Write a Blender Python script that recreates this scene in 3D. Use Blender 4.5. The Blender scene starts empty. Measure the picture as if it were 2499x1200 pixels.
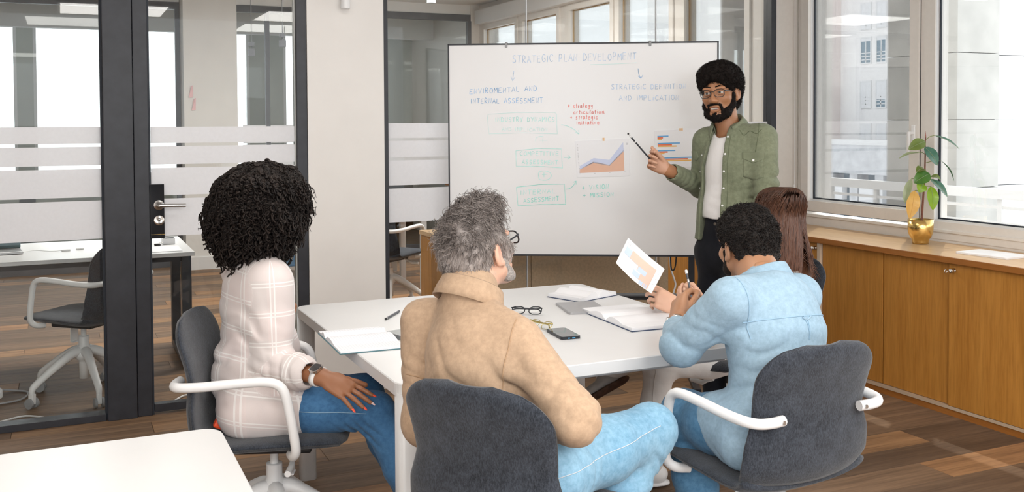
import bpy, bmesh, math, random
import numpy as np
from mathutils import Vector, Matrix
from mathutils.bvhtree import BVHTree

random.seed(7)
RNG = np.random.default_rng(7)
SC = bpy.context.scene
COL = SC.collection
PI = math.pi

# ------------------------------------------------------------------ camera
CAM_H = 1.5
_y, _p, _r = [math.radians(a) for a in (24.4, 1.74, -0.28)]
FWD = np.array([math.sin(_y) * math.cos(_p), math.cos(_y) * math.cos(_p), -math.sin(_p)])
_rt = np.array([math.cos(_y), -math.sin(_y), 0.0])
_up = np.cross(_rt, FWD)
RT = _rt * math.cos(_r) + _up * math.sin(_r)
UP = _up * math.cos(_r) - _rt * math.sin(_r)
cd = bpy.data.cameras.new('camera')
cam = bpy.data.objects.new('camera', cd)
COL.objects.link(cam)
m = Matrix.Identity(4)
for i in range(3):
    m[i][0], m[i][1], m[i][2] = RT[i], UP[i], -FWD[i]
m[2][3] = CAM_H
cam.matrix_world = m
cd.sensor_width = 36.0
cd.lens = 36.0 * 2430.0 / 2499.0
cd.shift_y = -226.0 / 2499.0
cd.clip_start = 0.05
cd.clip_end = 300
SC.camera = cam

# ------------------------------------------------------------------ light
SC.view_settings.view_transform = 'Standard'
SC.view_settings.look = 'None'
SC.view_settings.gamma = 1.0
SC.view_settings.use_curve_mapping = False
SC.view_settings.exposure = 0.38
w = bpy.data.worlds.new('sky')
SC.world = w
w.use_nodes = True
bg = w.node_tree.nodes['Background']
bg.inputs[0].default_value = (0.93, 0.965, 1.0, 1)
bg.inputs[1].default_value = 2.1
try:
    SC.cycles.max_bounces = 8
    SC.cycles.transparent_max_bounces = 24
    SC.cycles.caustics_reflective = False
    SC.cycles.caustics_refractive = False
    SC.cycles.sample_clamp_indirect = 6.0
except Exception:
    pass


def light(name, kind, loc, direction, energy, color=(1, 1, 1), size=1.0, size_y=None, angle=0.02):
    ld = bpy.data.lights.new(name, kind)
    ld.energy = energy
    ld.color = color
    if kind == 'AREA':
        ld.shape = 'RECTANGLE'
        ld.size = size
        ld.size_y = size_y or size
    if kind == 'SUN':
        ld.angle = angle
    o = bpy.data.objects.new(name, ld)
    COL.objects.link(o)
    o.location = loc
    o.rotation_euler = Vector(direction).to_track_quat('-Z', 'Y').to_euler()
    return o


light('sun', 'SUN', (9, 0, 12), (-0.36, -0.30, -0.88), 4.5, (1.0, 0.95, 0.86), angle=0.01)
FILL_PANELS = [(-1.7, -1.9, 62, 'over the far corner by the left wall'), (0.6, -1.9, 62, 'in the row furthest from the glass partition'), (2.9, -1.9, 62, 'at the window end of the furthest row'),  # unseen overhead panels, added to fill both rooms with light
              (-0.6, 0.5, 26, 'over the open floor before the side table'), (2.2, 0.5, 26, 'over the open floor beside the windows'), (1.2, 3.3, 10, 'over the meeting table'),
              (0.2, 7.6, 38, 'in the office over the black legged desk'), (2.9, 7.6, 60, 'in the office over the white legged desk')]
for i, (lx, ly, le, _) in enumerate(FILL_PANELS):
    light('ceiling_fill_light', 'AREA', (lx, ly, 2.865), (0, 0, -1), le, (1.0, 0.965, 0.92), 1.15, 1.15)

# ------------------------------------------------------------------ materials
MATS = {}


def nt(name):
    m = bpy.data.materials.new(name)
    m.use_nodes = True
    t = m.node_tree
    b = t.nodes['Principled BSDF']
    return m, t, b


def lnk(t, a, b):
    t.links.new(a, b)


def setin(b, key, v):
    if key in b.inputs:
        b.inputs[key].default_value = v


def coords(t, scale=(1, 1, 1), kind='Object', rot=(0, 0, 0)):
    tc = t.nodes.new('ShaderNodeTexCoord')
    mp = t.nodes.new('ShaderNodeMapping')
    mp.inputs['Scale'].default_value = scale
    mp.inputs['Rotation'].default_value = rot
    lnk(t, tc.outputs[kind], mp.inputs[0])
    return mp.outputs[0]


def noise(t, vec, scale, detail=3, rough=0.55):
    n = t.nodes.new('ShaderNodeTexNoise')
    n.inputs['Scale'].default_value = scale
    n.inputs['Detail'].default_value = detail
    n.inputs['Roughness'].default_value = rough
    if vec is not None:
        lnk(t, vec, n.inputs['Vector'])
    return n.outputs[0]


def ramp(t, fac, stops):
    r = t.nodes.new('ShaderNodeValToRGB')
    els = r.color_ramp.elements
    while len(els) < len(stops):
        els.new(0.5)
    for e, (p, c) in zip(els, stops):
        e.position = p
        e.color = (c[0], c[1], c[2], 1)
    lnk(t, fac, r.inputs[0])
    return r.outputs[0]


def mixc(t, fac, a, b, mode='MIX'):
    x = t.nodes.new('ShaderNodeMix')
    x.data_type = 'RGBA'
    x.blend_type = mode
    for s, v in ((x.inputs[0], fac), (x.inputs[6], a), (x.inputs[7], b)):
        if isinstance(v, (int, float)):
            s.default_value = v
        elif isinstance(v, tuple):
            s.default_value = (v[0], v[1], v[2], 1)
        else:
            lnk(t, v, s)
    return x.outputs[2]


def bump(t, b, h, strength=0.3, dist=0.01):
    n = t.nodes.new('ShaderNodeBump')
    n.inputs['Strength'].default_value = strength
    n.inputs['Distance'].default_value = dist
    lnk(t, h, n.inputs['Height'])
    lnk(t, n.outputs[0], b.inputs['Normal'])


def plain(name, col, rough=0.5, metal=0.0, vary=0.06, nscale=6.0, bumps=0.0, bscale=200, spec=None, coat=0.0, sss=0.0, emit=None):
    if name in MATS:
        return MATS[name]
    m, t, b = nt(name)
    b.inputs['Roughness'].default_value = rough
    b.inputs['Metallic'].default_value = metal
    if spec is not None:
        setin(b, 'Specular IOR Level', spec)
    if coat:
        setin(b, 'Coat Weight', coat)
    v = coords(t)
    n = noise(t, v, nscale)
    lo = tuple(c * (1 - vary) for c in col)
    hi = tuple(min(1, c * (1 + vary)) for c in col)
    lnk(t, ramp(t, n, [(0.3, lo), (0.7, hi)]), b.inputs['Base Color'])
    if bumps:
        bump(t, b, noise(t, v, bscale, 2), bumps, 0.002)
    if sss:
        setin(b, 'Subsurface Weight', sss)
        setin(b, 'Subsurface Radius', (0.012, 0.005, 0.003))
        setin(b, 'Subsurface Scale', 1.0)
    if emit:
        setin(b, 'Emission Color', (emit[0], emit[1], emit[2], 1))
        setin(b, 'Emission Strength', emit[3])
    MATS[name] = m
    return m


def wood(name, dark, light_, axis='z', scale=1.0, rough=0.4, rnd=0.0, knots=True):
    """long streaks along axis"""
    if name in MATS:
        return MATS[name]
    m, t, b = nt(name)
    st = {'x': (0.9, 14, 14), 'y': (14, 0.9, 14), 'z': (14, 14, 0.9)}[axis]
    v = coords(t, tuple(s * scale for s in st))
    if rnd:
        oi = t.nodes.new('ShaderNodeObjectInfo')
        ad = t.nodes.new('ShaderNodeVectorMath')
        ad.operation = 'ADD'
        mu = t.nodes.new('ShaderNodeVectorMath')
        mu.operation = 'SCALE'
        mu.inputs[0].default_value = (37, 53, 91)
        lnk(t, oi.outputs['Random'], mu.inputs['Scale'])
        lnk(t, v, ad.inputs[0])
        lnk(t, mu.outputs[0], ad.inputs[1])
        v = ad.outputs[0]
    n = noise(t, v, 1.6, 6, 0.62)
    n2 = noise(t, v, 7.0, 3, 0.6)
    c = ramp(t, n, [(0.28, dark), (0.72, light_)])
    c2 = mixc(t, 0.25, c, ramp(t, n2, [(0.35, tuple(x * 0.6 for x in dark)), (0.6, light_)]))
    if rnd:
        hue = ramp(t, oi.outputs['Random'], [(0.0, (0.60, 0.58, 0.58)), (0.35, (0.85, 0.83, 0.82)), (0.6, (1.05, 1.0, 0.95)), (0.82, (1.4, 1.2, 0.95)), (1.0, (1.6, 1.28, 0.95))])
        c2 = mixc(t, 1.0, c2, hue, 'MULTIPLY')
    lnk(t, c2, b.inputs['Base Color'])
    b.inputs['Roughness'].default_value = rough
    if rnd:
        setin(b, 'Specular IOR Level', 0.22)
    bump(t, b, n2, 0.12, 0.002)
    MATS[name] = m
    return m


def glass_mat(name, tint=(1, 1, 1), refl=1.0, haze=0.0):
    if name in MATS:
        return MATS[name]
    m = bpy.data.materials.new(name)
    m.use_nodes = True
    t = m.node_tree
    t.nodes.clear()
    o = t.nodes.new('ShaderNodeOutputMaterial')
    tr = t.nodes.new('ShaderNodeBsdfTransparent')
    tr.inputs[0].default_value = (tint[0], tint[1], tint[2], 1)
    gl = t.nodes.new('ShaderNodeBsdfGlossy')
    gl.inputs['Roughness'].default_value = 0.0
    fr = t.nodes.new('ShaderNodeFresnel')
    fr.inputs[0].default_value = 1.45
    mu = t.nodes.new('ShaderNodeMath')
    mu.operation = 'MULTIPLY'
    mu.inputs[1].default_value = refl
    lnk(t, fr.outputs[0], mu.inputs[0])
    mx = t.nodes.new('ShaderNodeMixShader')
    lnk(t, mu.outputs[0], mx.inputs[0])
    lnk(t, tr.outputs[0], mx.inputs[1])
    lnk(t, gl.outputs[0], mx.inputs[2])
    lnk(t, mx.outputs[0], o.inputs[0])
    MATS[name] = m
    return m


def frost_mat():
    if 'frosted_film' in MATS:
        return MATS['frosted_film']
    m = bpy.data.materials.new('frosted_film')
    m.use_nodes = True
    t = m.node_tree
    t.nodes.clear()
    o = t.nodes.new('ShaderNodeOutputMaterial')
    df = t.nodes.new('ShaderNodeBsdfDiffuse')
    df.inputs[0].default_value = (0.95, 0.95, 0.97, 1)
    tl = t.nodes.new('ShaderNodeBsdfTranslucent')
    tl.inputs[0].default_value = (0.97, 0.97, 0.99, 1)
    tr = t.nodes.new('ShaderNodeBsdfTransparent')
    a = t.nodes.new('ShaderNodeMixShader')
    a.inputs[0].default_value = 0.35
    lnk(t, df.outputs[0], a.inputs[1])
    lnk(t, tl.outputs[0], a.inputs[2])
    v = coords(t)
    n = noise(t, v, 60, 2)
    rr = t.nodes.new('ShaderNodeMapRange')
    rr.inputs['To Min'].default_value = 0.86
    rr.inputs['To Max'].default_value = 0.92
    lnk(t, n, rr.inputs['Value'])
    c = t.nodes.new('ShaderNodeMixShader')
    lnk(t, rr.outputs[0], c.inputs[0])
    lnk(t, tr.outputs[0], c.inputs[1])
    lnk(t, a.outputs[0], c.inputs[2])
    lnk(t, c.outputs[0], o.inputs[0])
    MATS['frosted_film'] = m
    return m


def felt(name, a, b_, scale=260):
    """heathered upholstery felt"""
    if name in MATS:
        return MATS[name]
    m, t, b = nt(name)
    v = coords(t)
    vs = coords(t, (1, 1, 0.45))
    n = noise(t, vs, scale, 3, 0.75)
    n2 = noise(t, v, 25, 3)
    c = ramp(t, n, [(0.36, a), (0.5, tuple((x + y) / 2.2 for x, y in zip(a, b_))), (0.68, b_)])
    c = mixc(t, 0.35, c, ramp(t, n2, [(0.3, tuple(x * 0.75 for x in a)), (0.7, tuple(x * 0.9 for x in b_))]))
    lnk(t, c, b.inputs['Base Color'])
    b.inputs['Roughness'].default_value = 0.95
    setin(b, 'Sheen Weight', 0.25)
    setin(b, 'Specular IOR Level', 0.15)
    bump(t, b, n, 0.5, 0.002)
    MATS[name] = m
    return m


def cloth(name, a, b_, weave=900, patch=9, rough=0.9, streak=None, bumps=0.25, sheen=0.1):
    """woven garment cloth with soft wash-out between two tones"""
    if name in MATS:
        return MATS[name]
    m, t, b = nt(name)
    v = coords(t)
    n = noise(t, v, patch, 4, 0.6)
    c = ramp(t, n, [(0.3, a), (0.7, b_)])
    if streak:
        n3 = noise(t, coords(t, streak), 60, 3, 0.7)
        c = mixc(t, 0.35, c, ramp(t, n3, [(0.35, tuple(x * 0.72 for x in a)), (0.65, tuple(min(1, x * 1.12) for x in b_))]))
    lnk(t, c, b.inputs['Base Color'])
    b.inputs['Roughness'].default_value = rough
    setin(b, 'Specular IOR Level', 0.2)
    setin(b, 'Sheen Weight', sheen)
    cr = noise(t, coords(t, (1, 1, 0.5), rot=(0.5, 0.6, 0)), 15, 4, 0.55)
    n1 = t.nodes.new('ShaderNodeBump')
    n1.inputs['Strength'].default_value = 0.28
    n1.inputs['Distance'].default_value = 0.012
    lnk(t, cr, n1.inputs['Height'])
    n2 = t.nodes.new('ShaderNodeBump')
    n2.inputs['Strength'].default_value = bumps
    n2.inputs['Distance'].default_value = 0.001
    lnk(t, noise(t, v, weave, 2), n2.inputs['Height'])
    lnk(t, n1.outputs[0], n2.inputs['Normal'])
    lnk(t, n2.outputs[0], b.inputs['Normal'])
    MATS[name] = m
    return m


def M_(k):
    """the palette"""
    P = {
        'white_wall': lambda: plain('white_wall', (0.83, 0.80, 0.765), 0.75, vary=0.015, bumps=0.05, bscale=90),
        'back_wall': lambda: plain('back_wall', (0.80, 0.79, 0.765), 0.8, vary=0.02),
        'ceiling_white': lambda: plain('ceiling_white', (0.84, 0.84, 0.83), 0.85, vary=0.015),
        'black_metal': lambda: plain('black_metal', (0.020, 0.021, 0.027), 0.42, vary=0.25, nscale=14, bumps=0.06, bscale=400),
        'grey_metal': lambda: plain('grey_metal', (0.10, 0.105, 0.115), 0.45, vary=0.15),
        'steel': lambda: plain('brushed_steel', (0.62, 0.61, 0.60), 0.28, 1.0, vary=0.08),
        'chrome': lambda: plain('chrome', (0.75, 0.73, 0.70), 0.12, 1.0, vary=0.03),
        'window_frame': lambda: plain('window_frame_paint', (0.80, 0.765, 0.72), 0.42, vary=0.02, nscale=30, bumps=0.03),
        'gasket': lambda: plain('window_gasket', (0.015, 0.02, 0.03), 0.6),
        'white_lac': lambda: plain('white_lacquer', (0.76, 0.76, 0.76), 0.33, vary=0.012),
        'white_plastic': lambda: plain('white_plastic', (0.85, 0.85, 0.85), 0.38, vary=0.015),
        'grey_plastic': lambda: plain('grey_plastic', (0.33, 0.34, 0.35), 0.5, vary=0.05),
        'black_plastic': lambda: plain('black_plastic', (0.012, 0.012, 0.014), 0.45, vary=0.1),
        'board_white': lambda: plain('whiteboard_enamel', (0.86, 0.86, 0.865), 0.18, vary=0.012, nscale=2.5),
        'paper': lambda: plain('white_paper', (0.90, 0.905, 0.93), 0.8, vary=0.01),
        'cabinet_wood': lambda: wood('cabinet_veneer', (0.42, 0.17, 0.026), (0.60, 0.275, 0.055), 'z', 1.0, 0.38),
        'counter_wood': lambda: wood('counter_veneer', (0.60, 0.37, 0.175), (0.74, 0.51, 0.29), 'y', 1.0, 0.33),
        'counter_edge': lambda: wood('counter_edge', (0.32, 0.11, 0.020), (0.42, 0.165, 0.036), 'y', 1.0, 0.4),
        'plank_side': lambda: wood('solid_oak', (0.36, 0.16, 0.03), (0.55, 0.29, 0.09), 'z', 0.8, 0.45, rnd=1.0),
        'mdf': lambda: plain('mdf_board', (0.66, 0.48, 0.32), 0.8, vary=0.12, nscale=60, bumps=0.05),
        'floor_wood': lambda: wood('floor_vinyl_plank', (0.130, 0.084, 0.056), (0.33, 0.222, 0.142), 'x', 0.75, 0.55, rnd=1.0),
        'floor_base': lambda: plain('floor_joint', (0.02, 0.014, 0.010), 0.8),
        'felt': lambda: felt('charcoal_felt', (0.012, 0.014, 0.019), (0.066, 0.077, 0.098)),
        'gold': lambda: plain('brass', (0.83, 0.56, 0.20), 0.2, 1.0, vary=0.08, nscale=30, bumps=0.35, bscale=70),
        'soil': lambda: plain('potting_soil', (0.05, 0.03, 0.02), 0.95, vary=0.4, nscale=80, bumps=0.6),
        'stem': lambda: plain('woody_stem', (0.20, 0.075, 0.045), 0.7, vary=0.25, nscale=80, bumps=0.3),
        'facade': lambda: plain('facade_render', (0.88, 0.86, 0.85), 0.9, vary=0.02),
        'facade_pink': lambda: plain('facade_blush', (0.78, 0.70, 0.67), 0.9, vary=0.02),
        'facade_grey': lambda: plain('facade_concrete', (0.62, 0.63, 0.65), 0.9, vary=0.15, nscale=2),
        'stone': lambda: plain('limestone', (0.44, 0.43, 0.405), 0.85, vary=0.12, nscale=3.2, bumps=0.1, bscale=40),
        'far_glass': lambda: plain('far_window_glass', (0.20, 0.28, 0.34), 0.15, vary=0.1),
        'shutter': lambda: plain('roller_shutter', (0.80, 0.80, 0.81), 0.6, vary=0.02),
        'tree': lambda: plain('foliage', (0.13, 0.25, 0.16), 0.8, vary=0.4, nscale=8),
    }
    return P[k]()


# ------------------------------------------------------------------ objects
XF = {}


def tag(o, label=None, cat=None, group=None, kind=None):
    if label:
        o['label'] = label
    if cat:
        o['category'] = cat
    if group:
        o['group'] = group
    if kind:
        o['kind'] = kind
    return o


def thing(name, label, cat, loc=(0, 0, 0), rotz=0.0, group=None):
    o = bpy.data.objects.new(name, None)
    COL.objects.link(o)
    o.empty_display_size = 0.1
    o.location = loc
    o.rotation_euler = (0, 0, rotz)
    XF[o] = (Matrix.Translation(loc) @ Matrix.Rotation(rotz, 4, 'Z')).inverted()
    return tag(o, label, cat, group)


def link_mesh(name, me, mat, parent=None, smooth=False):
    o = bpy.data.objects.new(name, me)
    COL.objects.link(o)
    if mat is not None:
        for mm in (mat if isinstance(mat, (list, tuple)) else [mat]):
            me.materials.append(mm)
    if parent is not None:
        o.parent = parent
    if smooth:
        me.polygons.foreach_set('use_smooth', np.ones(len(me.polygons), bool))
    return o


def copy_tree(o, parent=None):
    c = o.copy()
    COL.objects.link(c)
    if parent is not None:
        c.parent = parent
    for ch in list(o.children):
        copy_tree(ch, c)
    return c


class MB:
    """collects shapes, then links them as one mesh object"""

    def __init__(self):
        self.v = []
        self.f = []
        self.sm = []
        self.mi = []

    def add(self, vs, fs, smooth=False, mi=0):
        k = len(self.v)
        self.v += [tuple(float(c) for c in p) for p in vs]
        self.f += [tuple(i + k for i in f) for f in fs]
        self.sm += [smooth] * len(fs)
        self.mi += [mi] * len(fs)
        return self

    def box(self, lo, hi, c=0.0, M=None, mi=0):
        lo = Vector(lo)
        hi = Vector(hi)
        if c <= 0:
            vs = [(x, y, z) for x in (lo.x, hi.x) for y in (lo.y, hi.y) for z in (lo.z, hi.z)]
            fs = [(0, 1, 3, 2), (4, 6, 7, 5), (0, 4, 5, 1), (2, 3, 7, 6), (0, 2, 6, 4), (1, 5, 7, 3)]
            sm = False
        else:
            bm = bmesh.new()
            bmesh.ops.create_cube(bm, size=1.0)
            for q in bm.verts:
                q.co = Vector((lo[i] + (q.co[i] + 0.5) * (hi[i] - lo[i]) for i in range(3)))
            c = min(c, 0.49 * min(abs(hi[i] - lo[i]) for i in range(3)))
            bmesh.ops.bevel(bm, geom=list(bm.edges), offset=c, segments=2, profile=0.5, affect='EDGES')
            bm.verts.index_update()
            vs = [tuple(q.co) for q in bm.verts]
            fs = [tuple(q.index for q in f.verts) for f in bm.faces]
            bm.free()
            sm = False
        if M is not None:
            vs = [tuple(M @ Vector(p)) for p in vs]
        return self.add(vs, fs, sm, mi)

    def tube(self, pts, r, n=10, cap=True, flat=None, mi=0):
        pts = [Vector(p) for p in pts]
        rs = r if isinstance(r, (list, tuple)) else [r] * len(pts)
        vs, fs = [], []
        prev = None
        for i, p in enumerate(pts):
            a = pts[max(0, i - 1)]
            b = pts[min(len(pts) - 1, i + 1)]
            d = (b - a)
            d = d.normalized() if d.length > 1e-9 else Vector((0, 0, 1))
            if prev is None:
                ref = Vector((0, 0, 1)) if abs(d.z) < 0.9 else Vector((1, 0, 0))
                u = d.cross(ref).normalized()
            else:
                u = (prev - d * prev.dot(d))
                u = u.normalized() if u.length > 1e-6 else d.orthogonal().normalized()
            prev = u
            w_ = d.cross(u)
            for k in range(n):
                a_ = 2 * PI * k / n
                vs.append(p + (u * math.cos(a_) + w_ * math.sin(a_)) * rs[i])
        for i in range(len(pts) - 1):
            for k in range(n):
                k2 = (k + 1) % n
                fs.append((i * n + k, i * n + k2, (i + 1) * n + k2, (i + 1) * n + k))
        self.add(vs, fs, True, mi)
        if cap:
            self.add(vs[:n], [tuple(range(n))[::-1]], False, mi)
            self.add(vs[-n:], [tuple(range(n))], False, mi)
        return self

    def lathe(self, prof, n=24, c=(0, 0, 0), M=None, mi=0, close=True):
        vs, fs = [], []
        for (r, z) in prof:
            for k in range(n):
                a = 2 * PI * k / n
                p = Vector((c[0] + r * math.cos(a), c[1] + r * math.sin(a), c[2] + z))
                vs.append(M @ p if M is not None else p)
        for i in range(len(prof) - 1):
            for k in range(n):
                k2 = (k + 1) % n
                fs.append((i * n + k, i * n + k2, (i + 1) * n + k2, (i + 1) * n + k))
        if close:
            fs.append(tuple(range(n))[::-1])
            fs.append(tuple(range((len(prof) - 1) * n, len(prof) * n)))
        return self.add(vs, fs, True, mi)

    def cyl(self, a, b, r, n=16, mi=0):
        return self.tube([a, b], r, n, True, mi=mi)

    def prism(self, poly, h0, h1, M=None, mi=0):
        """poly in xy, extruded z h0..h1"""
        n = len(poly)
        vs = [(p[0], p[1], h0) for p in poly] + [(p[0], p[1], h1) for p in poly]
        fs = [tuple(range(n))[::-1], tuple(range(n, 2 * n))] + [(i, (i + 1) % n, n + (i + 1) % n, n + i) for i in range(n)]
        if M is not None:
            vs = [tuple(M @ Vector(p)) for p in vs]
        return self.add(vs, fs, False, mi)

    def build(self, name, mat, parent=None, world=False):
        me = bpy.data.meshes.new(name)
        vs = self.v
        if world and parent is not None:
            X = XF[parent]
            vs = [tuple(X @ Vector(p)) for p in vs]
        me.from_pydata(vs, [], self.f)
        me.polygons.foreach_set('use_smooth', self.sm)
        if isinstance(mat, (list, tuple)):
            me.polygons.foreach_set('material_index', self.mi)
        me.update()
        return link_mesh(name, me, mat, parent)


def bx(name, lo, hi, mat, parent=None, c=0.0, **kw):
    o = MB().box(lo, hi, c).build(name, mat, parent)
    return tag(o, **kw) if kw else o


def rrect(w, h, r, n=5):
    """rounded rectangle outline centred on 0"""
    out = []
    for cx, cy, a0 in ((w / 2 - r, h / 2 - r, 0), (-w / 2 + r, h / 2 - r, 90), (-w / 2 + r, -h / 2 + r, 180), (w / 2 - r, -h / 2 + r, 270)):
        for k in range(n + 1):
            a = math.radians(a0 + 90 * k / n)
            out.append((cx + r * math.cos(a), cy + r * math.sin(a)))
    return out


def smooth_path(pts, n=6):
    """Catmull-Rom"""
    P = [np.array(p, float) for p in pts]
    P = [2 * P[0] - P[1]] + P + [2 * P[-1] - P[-2]]
    out = []
    for i in range(1, len(P) - 2):
        for k in range(n):
            t = k / n
            out.append(tuple(0.5 * ((2 * P[i]) + (-P[i - 1] + P[i + 1]) * t + (2 * P[i - 1] - 5 * P[i] + 4 * P[i + 1] - P[i + 2]) * t * t + (-P[i - 1] + 3 * P[i] - 3 * P[i + 1] + P[i + 2]) * t ** 3)))
    out.append(tuple(P[-2]))
    return out


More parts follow.
